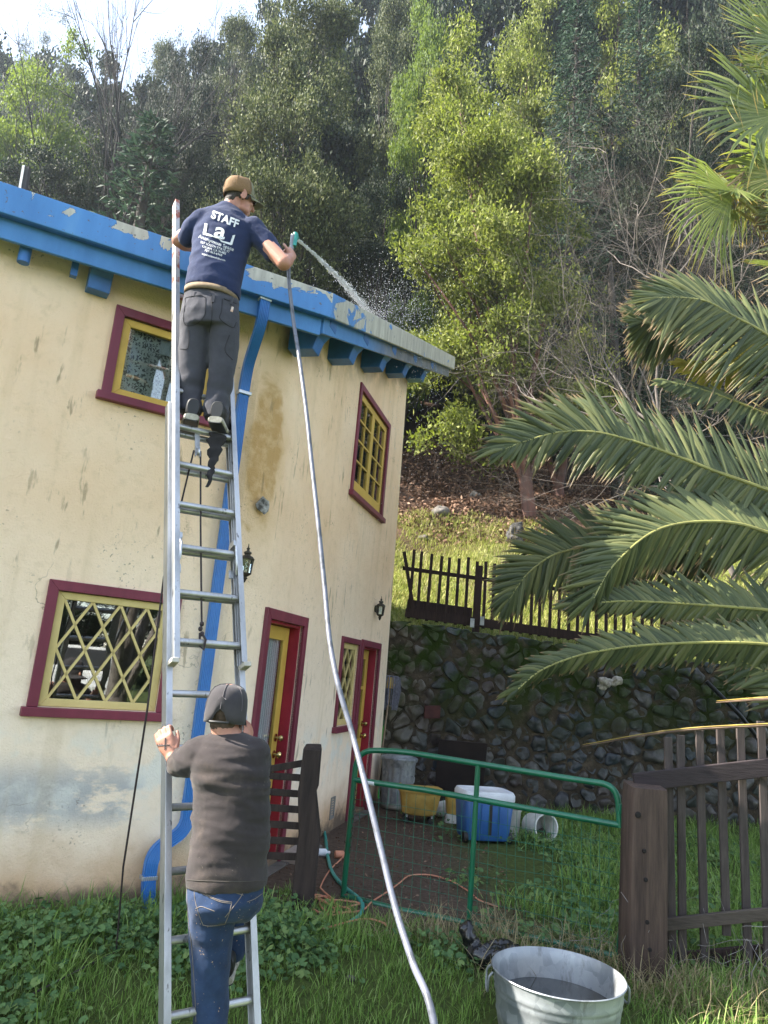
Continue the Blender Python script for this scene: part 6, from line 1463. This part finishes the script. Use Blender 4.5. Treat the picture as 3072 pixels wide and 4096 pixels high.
def date_frond(parent, pts, up, Lmax, n=78, seed=0, vee=.35, mat=None, phi=(70, 28), ratio=1.0, start=.06, dead=False, tipc=None):
    """a feather frond: rachis from the crown to its tip, `up` the upper side of the blade plane"""
    r_ = np.random.default_rng(seed); c = spline(pts, 12); P_ = np.array([tuple(p) for p in c]); S = np.concatenate([[0], np.cumsum(np.linalg.norm(np.diff(P_, axis=0), axis=1))]); S /= S[-1]
    fr = MB().tube(c, [.028 * (1 - .86 * s) + .003 for s in S], 7, True).build('frond', M['rachis'], parent)
    t = np.linspace(start, 1.0, n) ** .92; base = np.stack([np.interp(t, S, P_[:, i]) for i in range(3)], 1); T = unit(np.stack([np.interp(np.minimum(t + .02, 1), S, P_[:, i]) - np.interp(np.maximum(t - .02, 0), S, P_[:, i]) for i in range(3)], 1))
    up = np.array(up, float); side = unit(up - T * (T @ up)[:, None]); nor = unit(np.cross(T, side))
    Ls = Lmax * np.interp(t, [0, .1, .3, .7, .9, 1], [.45, .75, 1, .95, .62, .42]); VS, AL = [], []
    for sg, rat in ((1, 1.0), (-1, ratio)):
        ph = np.radians(np.interp(t, [0, .6, .92, 1], [phi[0], phi[0] * .88, phi[1] * 1.3, phi[1] * .35])) + r_.normal(size=n) * .085
        d = T * np.cos(ph)[:, None] + side * (sg * np.sin(ph))[:, None] + nor * (vee + r_.normal(size=n) * .10)[:, None]
        L = Ls * rat * np.where(r_.random(n) < .06, .45, r_.uniform(.82, 1.10, n))
        v, a = blade(base + r_.normal(size=base.shape) * .004, d, nor * 1.0 + side * sg * .35, L, np.full(n, .050) * r_.uniform(.8, 1.15, n), r_.uniform(.0, .22, n) + .02 + .35 * (r_.random(n) < .06))
        VS.append(v); AL.append(a)
    blade_mesh('leaflets', np.concatenate(VS), np.concatenate(AL), mat or M['frond'], fr); return fr
dpx, dpy = 5.35, 8.1
dp = empty('date_palm', (dpx, dpy, 0), 'date palm reaching long feathery fronds in from the right', 'palm tree')
mb = MB(); pr = []
for k in range(30):
    z = -.2 + 4.4 * k / 29; pr += [(.30 + .02 * math.sin(k * 3), z), (.34, z + .08)]
mb.lathe((dpx, dpy, 0), pr, 18); mb.build('trunk', M['ptrunk'], dp, True, 30)
HUB = V(dpx, dpy, 4.3)
def FP(lst, y0, y1): n = len(lst); return [AY(x, y, y0 + (y1 - y0) * k / (n - 1)) for k, (x, y) in enumerate(lst)]
camn = np.array([-.25, -1.0, .1])
fronds = [   # picture column/row of the midrib from crown side to tip, depths, upper side, leaflet length, side ratio
    ([(3300, 2040), (3072, 1960), (2860, 1885), (2640, 1800), (2420, 1735), (2250, 1727), (2100, 1765), (2010, 1800)], 7.9, 7.0, (0, 0, 1), .66, .62),
    ([(3300, 1520), (3072, 1342), (2930, 1262), (2827, 1206), (2720, 1190), (2630, 1192)], 8.0, 7.3, (0, 0, 1), .68, .85),
    ([(3300, 2210), (3072, 2130), (2921, 2090), (2732, 2092), (2590, 2140), (2448, 2268), (2370, 2400)], 7.7, 6.8, (-.25, 0, 1), .60, .75),
    ([(2900, 2250), (2600, 2170), (2450, 2158), (2324, 2189), (2210, 2222), (2107, 2298), (2035, 2400)], 8.6, 8.0, (-.25, 0, 1), .50, .9),
    ([(3300, 2470), (3072, 2440), (2827, 2421), (2543, 2405), (2400, 2410), (2287, 2422)], 7.5, 6.9, (0, 0, 1), .40, .55),
    ([(3300, 2620), (3072, 2578), (2827, 2570), (2590, 2580), (2448, 2596), (2305, 2625), (2163, 2682), (2062, 2764)], 7.3, 6.5, (-.1, 0, 1), .31, .75),
    ([(3300, 1760), (3072, 1660), (2900, 1590), (2760, 1545), (2660, 1528)], 8.4, 8.0, (0, .6, 1), .34, .8),
    ([(2760, 1330), (2640, 1305), (2560, 1288)], 8.3, 8.0, (0, 0, 1), .42, .9),
    ([(3400, 1250), (3200, 900), (3150, 700)], 8.2, 8.3, (1, 0, 0), .6, 1),
    ([(3300, 2760), (3072, 2690), (2880, 2600)], 7.4, 7.2, (0, 0, 1), .45, .9),
]
for i, (l, y0, y1, up, L, ra) in enumerate(fronds):
    pts = FP(l, y0, y1)
    if l[0][0] >= 3290: pts = [HUB] + pts
    date_frond(dp, pts, up, L * 1.35, 150 if i < 6 else 90, 40 + i, .30 + .15 * (i % 3), ratio=ra, start=.12 if l[0][0] >= 3290 else .02)
for a in np.linspace(0, 6.283, 10)[:-1]:      # the rest of the crown, out of the frame
    if 1.9 < a < 4.4: continue
    e = V(math.cos(a), math.sin(a), 0); date_frond(dp, [HUB, HUB + e * .9 + V(0, 0, .9), HUB + e * 2.0 + V(0, 0, 1.0), HUB + e * 3.0 + V(0, 0, .2)], (-e.y * 0, 0, 1) if abs(e.z) > .9 else (e.y, -e.x, .2), .6, 50, int(a * 100), .4)
dy_ = leafmat('yellowing_leaflets', [(.20, .17, .03, 1), (.33, .26, .05, 1), (.16, .14, .035, 1)], .35)
date_frond(dp, FP([(3250, 1300), (3000, 1420), (2850, 1490), (2720, 1450)], 8.5, 8.2), (.3, 0, 1), .34, 50, 90, .3, dy_)

fpx, fpy = 6.0, 9.2
fp = empty('fan_palm', (fpx, fpy, 0), 'fan palm with pale pleated leaves at the upper right edge', 'palm tree')
mb = MB(); mb.lathe((fpx, fpy, 0), [(.26 - .012 * k + .01 * (k % 2), -.2 + .22 * k) for k in range(34)][:12] + [(.15, 2.6), (.13, 7.6), (.05, 7.9)], 16); mb.build('trunk', M['ptrunk'], fp)
FH = V(fpx, fpy, 7.4)
def fan_leaf(hub, axis, nor, L, seed, spread=105, droop=.25, mat=None, n=46, split=.55, name='fan_leaf'):
    """pleated fan: segments joined to `split` of their length, free and drooping beyond"""
    r_ = np.random.default_rng(seed); A = Vector(axis).normalized(); N = Vector(nor); N = (N - A * N.dot(A)).normalized(); B = N.cross(A); hub = Vector(hub)
    st = MB().tube(spline([FH + V(0, 0, -.3), FH.lerp(hub, .5) + V(0, 0, .10), hub], 6), [.022] * 12 + [.014], 6).build(name, M['rachis'], fp)
    da = R_(2 * spread) / n; rs = [.04, .25, split, .78, .92, 1.0]; m = len(rs); vs = np.zeros((n, m, 3, 3)); al = np.zeros((n, m, 3))
    for i in range(n):
        a = R_(-spread) + da * (i + .5); Ln = L * (.72 + .28 * math.cos(a * .8)) * r_.uniform(.93, 1.05); dr = droop * r_.uniform(.4, 1.6) * (1 + .8 * abs(a) / R_(spread)); tw = r_.normal() * .02
        hang = r_.random() < .22
        for j, r in enumerate(rs):
            q = Ln * r; wd = q * math.tan(da / 2) if r <= split else Ln * split * math.tan(da / 2) * np.interp(r, [split, .8, 1], [1, .75, .04])
            fd = max(0, r - split * .8); g = V(0, 0, -1) * (Ln * dr * fd * fd * 3.0 * (2.4 if hang else 1)); aa = a + tw * fd * 8
            e = A * math.cos(aa) + B * math.sin(aa); s = A * -math.sin(aa) + B * math.cos(aa)
            if hang: e = e * (1 - .55 * fd / .6)
            cup = N * (q * q * .10)
            c = hub + e * q + g + cup; vs[i, j, 1] = c - N * wd * .5; vs[i, j, 0] = c + s * wd; vs[i, j, 2] = c - s * wd; al[i, j] = r
    blade_mesh('blades', vs, al, mat or M['fan'], st); return st
fan = [  # hub column, row, depth, direction to the tip in the picture, length, tilt of the face
    ((3150, 170), 8.8, (2760, -80), 1.10, (.1, -1, .3), .15), ((3200, 330), 8.7, (2850, 180), .95, (.2, -1, .6), .3),
    ((3110, 455), 8.4, (2640, 370), 1.30, (.0, -1, .15), .30), ((3140, 620), 8.9, (2760, 590), .95, (.1, -.7, -.7), .25),
    ((2945, 750), 8.6, (2680, 730), .85, (-.2, -.8, .6), .12), ((2930, 770), 8.4, (2570, 890), 1.05, (.0, -1, -.3), .35),
    ((3160, 880), 8.9, (2980, 760), .8, (.1, -1, .5), .4), ((3150, 1060), 9.0, (2920, 1055), .55, (.2, -.6, .8), .15),
    ((3190, 260), 8.9, (2830, 330), .95, (.1, -1, .5), .2), ((3230, 60), 9.1, (2900, -60), 1.0, (.1, -1, .1), .2), ((3130, 700), 8.7, (2830, 830), .9, (-.1, -1, .2), .3), ((3210, 520), 9.0, (2930, 470), .95, (.1, -.9, .5), .25),
    ((3300, 250), 9.4, (3200, -200), 1.0, (0, -1, .2), .2), ((3420, 500), 9.3, (3700, 350), 1.0, (0, -1, .2), .2)]
for i, (h, y, tip, L, nor, dr) in enumerate(fan):
    hb = AY(*h, y); tp = AY(*tip, y - .15); fan_leaf(hb, tp - hb, nor, L * 1.15, 60 + i, 96 if i not in (5,) else 62, dr * .5)
for i in range(26):        # thatch of dead leaves hanging under the crown
    x = rnd.uniform(2890, 3300); yy = rnd.uniform(640, 860); q = AY(x, yy, rnd.uniform(8.7, 9.3))
    fan_leaf(q, V(rnd.uniform(-.35, .1), rnd.uniform(-.2, .1), -1), (rnd.uniform(-.6, .6), -1, 0), rnd.uniform(.6, 1.0), 200 + i, 32, .05, M['straw'] if i % 3 else M['fan'], 16, .3, 'dead_leaf')
# two fallen frond stalks, yellow edged, on the picket fence
for a, b, c, lab in (((2330, 2985), (2700, 2925), (3150, 2898), 'long yellow edged dead frond stalk resting on the grey pickets'), ((2865, 2810), (3000, 2800), (3150, 2792), 'shorter dead frond stalk above the grey pickets')):
    pts = spline([AY(*a, 5.5), AY(*b, 5.12), AY(*c, 4.9)], 8); t_ = empty('frond_stalk', pts[0], lab, 'frond'); rr_ = [.003 + .007 * min(1, i / 10) for i in range(len(pts))]
    s_ = MB().tube(pts, rr_, 6).build('stalk', simple('dead_stalk', (.13, .085, .055, 1), (.06, .04, .03, 1), 14, .8), t_)
    MB().tube([p + V(0, -.004, .012) for p in pts], [r * .5 for r in rr_], 5).build('yellow_edge', simple('yellow_midrib', (.40, .29, .06, 1), (.20, .14, .04, 1), 9, .6), s_)

# ================================================================ GRASS AND GROUND COVER
def grassmat(name, cols, trans=.3): return leafmat(name, cols, trans, .5)
M['grass'] = grassmat('fresh_grass', [(.085, .155, .032, 1), (.145, .25, .050, 1), (.21, .34, .075, 1), (.32, .40, .15, 1)])
M['dry'] = grassmat('dry_grass', [(.22, .18, .10, 1), (.34, .28, .16, 1), (.14, .13, .06, 1)], .2)
M['hillgrass'] = grassmat('sunlit_hill_grass', [(.13, .17, .028, 1), (.22, .26, .05, 1), (.33, .33, .095, 1), (.45, .40, .19, 1)])
M['weed'] = leafmat('mallow_leaves', [(.048, .105, .042, 1), (.085, .165, .062, 1), (.13, .22, .078, 1), (.19, .26, .085, 1)], .25, .5)
M['litter'] = leafmat('fallen_leaves', [(.045, .026, .018, 1), (.10, .055, .035, 1), (.17, .10, .065, 1), (.30, .20, .14, 1)], .05, .7)
def grass(name, xy, L, W, mat, label, seed, lean=.45, droop=.5):
    r_ = np.random.default_rng(seed); n = len(xy); z = tz(xy[:, 0], xy[:, 1]); base = np.stack([xy[:, 0], xy[:, 1], z - .01], 1); a = r_.uniform(0, 6.283, n); ln = np.abs(r_.normal(size=n)) * lean
    d = unit(np.stack([np.cos(a) * ln, np.sin(a) * ln, np.ones(n)], 1)); s = np.stack([-np.sin(a), np.cos(a), np.zeros(n)], 1); h = np.stack([np.cos(a), np.sin(a), np.zeros(n)], 1)
    L = L * r_.uniform(.45, 1.35, n); W = W * r_.uniform(.7, 1.3, n); dr = droop * r_.uniform(.2, 1.3, n); vs = np.zeros((n, 4, 2, 3))
    for j, (t, wv) in enumerate(((0, .8), (.4, 1), (.75, .7), (1, .06))):
        c = base + d * (L * t)[:, None] + (h * .5 - np.array([0, 0, .55])) * (dr * L * t * t)[:, None]; vs[:, j, 0] = c + s * (W * wv / 2)[:, None]; vs[:, j, 1] = c - s * (W * wv / 2)[:, None]
    idx = np.arange(n * 8).reshape(n, 4, 2); q = np.stack([idx[:, :-1, 0], idx[:, :-1, 1], idx[:, 1:, 1], idx[:, 1:, 0]], -1).reshape(-1, 4)
    o = npmesh(name, vs.reshape(-1, 3), q, mat, None); tag(o, label, 'grass', kind='stuff'); return o
r_ = np.random.default_rng(77)
def scatter(n, x0, x1, y0, y1, keep=None, clump=0, cs=.06):
    if clump:
        c = np.stack([r_.uniform(x0, x1, n // clump), r_.uniform(y0, y1, n // clump)], 1)
        if keep is not None: c = c[keep(c)]
        p = np.repeat(c, clump, 0) + r_.normal(size=(len(c) * clump, 2)) * cs; return p
    p = np.stack([r_.uniform(x0, x1, n), r_.uniform(y0, y1, n)], 1)
    return p if keep is None else p[keep(p)]
def wall_side(p):     # >0 in front of the left facade
    return (p - W0) @ NL
def fld(p, s, seed): return np.array([mn.noise(Vector((float(a) * s + seed, float(b) * s, 0))) for a, b in p])
def front_keep(p):
    f = fld(p, 1.6, 3.0); inside = (wall_side(p) > .05) & (((p - B0) @ NR > .1) | (p[:, 1] < 5.6))
    gate = -.448 * (p[:, 0] - 1.745) + 5.1          # the line of the gate
    bare_ = (p[:, 0] > -1.0) & (p[:, 0] < 1.6) & (p[:, 1] > gate - .25 + f * .35) & (p[:, 1] < 8.2)
    tubm = ((p[:, 0] - tc.x) ** 2 + (p[:, 1] - 4.15) ** 2) < .40 ** 2
    return inside & ~bare_ & ~tubm & (p[:, 1] < 7.2)
grass('lawn_grass', scatter(90000, -3.6, 4.2, 2.4, 6.6, lambda p: front_keep(p) & (fld(p, 2.2, 31) > -.30), 12, .05), .095, .0045, M['grass'], 'fresh green grass covering the ground in front of house and gate', 1)
grass('tall_grass', np.concatenate([scatter(5200, -2.6, .2, 3.4, 5.4, lambda p: front_keep(p) & (fld(p, 1.3, 9) > .05), 26, .07), scatter(4200, 1.5, 4.4, 3.8, 5.6, lambda p: front_keep(p) & (fld(p, 1.5, 5) > -.1) & (np.hypot(p[:, 0] - tc.x, p[:, 1] - 4.15) > .55), 26, .08), scatter(1100, -1.7, -.9, 4.7, 5.5, front_keep, 22, .07)]), .20, .006, M['grass'], 'taller tufts of grass by the downspout and square post', 2, .35, .8)
yard = scatter(26000, .5, 5.8, 5.3, 10.5, lambda p: (fld(p, .9, 2) + (p[:, 0] - 1.7) * .55 + np.where(p[:, 1] > 9, .0, 0) > .0) & ~((np.abs(p[:, 0] - 1.4) < .3) & (np.abs(p[:, 1] - 8.2) < .3)), 14, .06)
grass('yard_grass', yard, .20, .007, M['grass'], 'green grass growing in the yard behind the gate', 3, .5, .7)
grass('dry_grass', np.concatenate([scatter(900, .9, 2.2, 4.5, 5.2, None, 18, .10), scatter(900, 1.9, 3.6, 4.4, 5.0, None, 18, .10), scatter(350, .2, 1.1, 5.0, 5.3, None, 12, .08)]), .26, .0045, M['dry'], 'dry straw coloured grass tangled along gate and fence foot', 4, .9, .7)
hillk = lambda p: (fld(p, .5, 1) * 2.2 + (17.6 - p[:, 1]) * .55 + p[:, 0] * .12 > 0)
grass('hill_grass', scatter(70000, -1.0, 12, 11.25, 18.5, hillk, 10, .10), .17, .012, M['hillgrass'], 'sunlit yellow green grass on the hillside above the wall', 5, .6, .6)
grass('hill_seed_stalks', scatter(500, .6, 6, 12.5, 17, None, 14, .10), .6, .008, M['dry'], 'thin dry seed stalks standing in the hillside grass', 6, .25, .3)
grass('wall_top_grass', scatter(2600, .6, 8.5, 10.75, 11.2, None, 10, .05), .12, .009, M['grass'], 'grass fringe along the top of the stone wall', 8, .7, .8)
# mallow and other round leaved weeds
def weeds(name, xy, label, seed, size=.021, hgt=.11):
    r2 = np.random.default_rng(seed); n = len(xy); z = tz(xy[:, 0], xy[:, 1]) + r2.uniform(.02, 1, n) ** 1.0 * hgt; c = np.stack([xy[:, 0], xy[:, 1], z], 1)
    nrm = unit(np.stack([r2.normal(size=n) * .45, r2.normal(size=n) * .45 - .25, np.ones(n)], 1)); s = unit(np.cross(nrm, r2.normal(size=(n, 3)))); u = np.cross(nrm, s); R = size * r2.uniform(.5, 1.35, n)
    K = 11; vs = np.zeros((n, K + 1, 3)); vs[:, 0] = c - nrm * (R * .15)[:, None]
    for k in range(K):
        a = .35 + (6.283 - .7) * k / (K - 1); rad = R * (1.0 - .16 * (k % 2)); vs[:, k + 1] = c + s * (np.cos(a) * rad)[:, None] + u * (np.sin(a) * rad)[:, None] + nrm * (R * .12 * (k % 2))[:, None]
    b = np.arange(n)[:, None] * (K + 1); q = np.concatenate([np.concatenate([b, b + k, b + k + 1, b + min(k + 2, K)], 1) for k in range(1, K, 2)])
    o = npmesh(name, vs.reshape(-1, 3), q, M['weed'], None); tag(o, label, 'weeds', kind='stuff')
weeds('mallow_weeds', np.concatenate([scatter(11000, -3.4, -.5, 3.6, 5.5, lambda p: (wall_side(p) > .30) & (fld(p, 1.1, 4) > -.18), 22, .12), scatter(900, -.9, -.1, 4.6, 5.4, lambda p: front_keep(p), 20, .10), scatter(420, .4, 1.3, 4.7, 5.1, lambda p: fld(p, 1.4, 8) > -.1, 20, .08)]), 'round leaved green weeds spreading below the cream wall', 5)
weeds('yard_weeds', scatter(4000, .9, 4.5, 5.2, 9.5, lambda p: fld(p, 1.0, 6) + (p[:, 0] - 1.2) * .4 > 0, 16, .12), 'low green weeds in the yard behind the gate', 6, .024, .10)
def flakes(name, xy, size, label, seed):
    r2 = np.random.default_rng(seed); n = len(xy); c = np.stack([xy[:, 0], xy[:, 1], tz(xy[:, 0], xy[:, 1]) + r2.uniform(.0, .05, n)], 1); d = np.stack([r2.normal(size=n), r2.normal(size=n), r2.normal(size=n) * .5], 1)
    lv = leaves(c, d, size, size * .5, r2); o = npmesh(name, lv, quads(n), M['litter'], None); tag(o, label, 'leaf litter', kind='stuff')
flakes('leaf_litter', scatter(60000, -2, 14, 15.0, 30, lambda p: fld(p, .5, 1) * 1.4 + (p[:, 1] - 16.8) * .5 - p[:, 0] * .08 > 0), .13, 'brown fallen leaves covering the shaded hillside', 9)
flakes('yard_debris', scatter(900, -.6, 1.4, 5.6, 9.5), .03, 'scraps of leaf on the dark yard earth', 10)
# loose wire along the gate foot
mb = MB(); rw = random.Random(12)
for k in range(46):
    x = rw.uniform(.9, 3.3); y = 5.2 - (x - 1.2) * .18 + rw.uniform(-.25, .1); z = float(tz(x, y)); p = V(x, y, z + rw.uniform(.0, .25)); d = V(rw.gauss(0, 1), rw.gauss(0, .5), rw.gauss(0, .6)).normalized(); pts = [p]
    for i in range(5): d = (d + V(rw.gauss(0, .5), rw.gauss(0, .3), rw.gauss(-.05, .5))).normalized(); q = pts[-1] + d * rw.uniform(.05, .12); q.z = max(q.z, z + .01); pts.append(q)
    mb.tube(spline(pts, 4), .0014, 3, False)
o = mb.build('loose_wire', simple('grey_wire', (.30, .29, .28, 1), (.20, .17, .15, 1), 20, .6, .4)); tag(o, 'tangle of loose grey fence wire in the grass by the square post', 'wire')

# ================================================================ HILLSIDE ODDMENTS
def hillpt(px, py):
    d = ray(px, py); best = None
    for t in np.arange(11.4, 60, .05):
        q = EYE + d * (t / d[1])
        if q[2] <= float(tz(q[0], q[1])): return V(q[0], q[1], float(tz(q[0], q[1])))
    return AY(px, py, 30)
p = hillpt(2060, 2170); me = fuse(MB().cap_(p + V(0, 0, -.1), p + V(.02, 0, .30), .22, .17).cap_(p + V(-.12, -.05, 0), p + V(-.14, 0, .14), .12, .09).cap_(p + V(.05, 0, .25), p + V(.10, .02, .45), .10, .05), .03, 1, lambda c, n: nz(c, 9) * .07)
o = link('stump', me, simple('charred_stump', (.10, .095, .09, 1), (.016, .015, .015, 1), 7, .95, lo=.45, hi=.62)); tag(o, 'charred grey stump in the hillside grass above the picket fence', 'stump')
a, b = hillpt(1850, 1705), hillpt(1965, 1735); o = MB().tube([a + V(0, 0, .12), a.lerp(b, .5) + V(0, 0, .18), b + V(0, 0, .15)], [.07, .10, .11], 10).build('fallen_log', M['bark']); tag(o, 'short fallen log lying in the leaf litter right of the roof end', 'log')
p = hillpt(2235, 1985); t_ = empty('twin_stem', p, 'forked red madrone trunk rising from the litter behind the date palm frond', 'tree')
mb = MB(); mb.tube([p + V(0, 0, -.1), p + V(-.02, 0, .35), p + V(.10, 0, .9), p + V(.20, .2, 2.2), p + V(-.2, .6, 4)], [.20, .15, .12, .10, .07], 10); mb.tube([p + V(-.03, 0, .3), p + V(-.25, 0, .8), p + V(-.35, .2, 1.6), p + V(-.9, .4, 3.4)], [.12, .08, .075, .05], 9); mb.build('trunk', M['redbark'], t_)
for i, (x, y) in enumerate(((2672, 1965), (2708, 1958))):
    p = hillpt(x, y); o = MB().lathe(p, [(.001, -.02), (.09, 0), (.12, .16), (.115, .24), (.06, .30), (.001, .31)], 18).build('white_pot', M['white']); tag(o, ('small white upturned pot on the hillside, left of a like one', 'white upturned pot on the hillside touching the frond tips')[i], 'pot')
for i, (x, y, s_) in enumerate(((1690, 2160, .10), (1900, 1990, .16), (2480, 2030, .14), (1760, 2060, .2))):
    p = hillpt(x, y); me = fuse(MB().ball(p + V(0, 0, s_ * .3), (s_ * 1.2, s_, s_ * .7)), .03, 1, lambda c, n: nz(c, 7) * .05); o = link('boulder', me, M['found']); tag(o, ('grey rock in the grass close to the house corner', 'dark rock below the leaf litter edge', 'dark rock in the litter behind the palm fronds', 'low rock in the grass above the fence corner')[i], 'rock')
# trunks and brush among the shaded trees
for i, (px_, y_, r0, H) in enumerate(((2300, 24, .14, 7), (2480, 21, .18, 8), (2560, 26, .16, 8), (1560, 27, .15, 8), (1640, 25, .10, 7), (2410, 27, .12, 8), (1990, 24, .10, 7))):
    x = AY(px_, 1300, y_).x; p = V(x, y_, float(tz(x, y_))); t_ = empty('tree_trunk', p, 'bare dark trunk number %s in the shade under the hillside trees' % ['one', 'two', 'three', 'four', 'five', 'six', 'seven'][i], 'tree', 'dark trunks in the shade'); t_['label'] = 'bare dark trunk standing in the shade under the hillside trees'
    MB().tube([p + V(0, 0, -.3), p + V(.1 * (-1) ** i, 0, H * .5), p + V(.3 * (-1) ** i, .2, H)], [r0, r0 * .8, r0 * .5], 9).build('trunk', M['bark'], t_)

# ================================================================ BEHIND THE VIEWER, MIRRORED IN THE PANES
tk = empty('pickup_truck', (6.2, -4.1, float(tz(6.2, -4.1))), 'white pickup truck parked behind the viewer and mirrored in the lattice window', 'truck')
kf = V(-.664, .747, 0); ks_ = V(.747, .664, 0); kb = tk.location.copy()
def kp(a, b, c): return kb + kf * a + ks_ * b + V(0, 0, c)
M['cwhite'] = simple('white_car_paint', (.70, .70, .69, 1), None, 3, .25, spec=.6); M['chrome'] = simple('chrome', (.75, .75, .76, 1), None, 6, .12, 1); M['tyre'] = simple('tyre_rubber', (.018, .018, .018, 1), None, 6, .8)
mb = MB(); mb.loft([(kp(2.35, 0, .72), ks_ * .86, V(0, 0, .30)), (kp(2.2, 0, .76), ks_ * .93, V(0, 0, .36)), (kp(.9, 0, .80), ks_ * .95, V(0, 0, .40)), (kp(-2.6, 0, .80), ks_ * .95, V(0, 0, .38))], 20, True, .3)
mb.loft([(kp(1.0, 0, 1.15), ks_ * .84, V(0, 0, .08)), (kp(.35, 0, 1.42), ks_ * .74, V(0, 0, .36)), (kp(-.9, 0, 1.42), ks_ * .74, V(0, 0, .36)), (kp(-1.1, 0, 1.2), ks_ * .80, V(0, 0, .1))], 20, True, .35); mb.build('body', M['cwhite'], tk, True, 40)
MB().prism([kp(.93, -.66, 1.24), kp(.93, .66, 1.24), kp(.45, .60, 1.70), kp(.45, -.60, 1.70)], kf * .02 + V(0, 0, .02)).build('windscreen', M['black'], tk)
MB().box(kp(2.37, 0, .78), (1.15, .03, .22), ks_, kf).build('grille', M['black'], tk)
MB().box(kp(2.42, 0, .50), (1.9, .12, .16), ks_, kf).build('bumper', M['chrome'], tk, bevel=.02)
for sg in (-1, 1):
    MB().lathe(kp(2.36, sg * .68, .78), [(.10, 0), (.11, .02), (.07, .05), (.001, .06)], 18, kf).build('headlight', M['chrome'], tk)
    for a in (1.55, -1.75): MB().lathe(kp(a, sg * .90, .36), [(.001, -.11), (.30, -.11), (.36, -.06), (.36, .06), (.30, .11), (.001, .11)], 24, ks_).build('wheel', M['tyre'], tk)
t_ = empty('shade_tree', (4.7, -1.3, float(tz(4.7, -1.3))), 'pale many stemmed tree behind the viewer mirrored in the lattice window', 'tree')
q = t_.location; mb = MB()
for a, b, c, r in ((0, 0, 0, .20), (-.35, .2, .9, .12), (.45, -.1, .8, .13), (.15, .5, 1.0, .10)): mb.tube(spline([q + V(0, 0, -.2), q + V(a * .2, b * .2, .9), q + V(a, b, 2.0), q + V(a * 2.2, b * 2.2, 4.2)], 6), [r * 1.15 - r * .5 * i / 18 for i in range(19)], 9)
mb.build('trunk', M['greybark'], t_)
for k, (x, y, s_) in enumerate(((9, -9, .75), (13, -7, .7), (4, -10, .75), (17, -6, .8))):  # more added trees, so the panes mirror foliage instead of bright sky
    o = copy_tree(PROTO['oak']); o.location = (x, y, float(tz(x, y))); o.scale = (s_,) * 3; o.rotation_euler = (0, 0, k * 2.0); o['label'] = 'one of the trees behind the viewer mirrored in the windows'; o['group'] = 'trees behind the viewer'
# ================================================================ AIR
hz_ = MB().box((0, 20, 30), (180, 190, 76)).build('haze', None); tag(hz_, 'thin sunlit haze in the air', 'haze', kind='stuff')
hm = bpy.data.materials.new('haze'); hm.use_nodes = True; hm.node_tree.nodes.clear()
ho_ = hm.node_tree.nodes.new('ShaderNodeOutputMaterial'); hv = hm.node_tree.nodes.new('ShaderNodeVolumePrincipled'); hv.inputs['Color'].default_value = (.80, .90, 1, 1); hv.inputs['Density'].default_value = .0009; hv.inputs['Anisotropy'].default_value = .7
hm.node_tree.links.new(hv.outputs[0], ho_.inputs['Volume']); hz_.data.materials.append(hm)
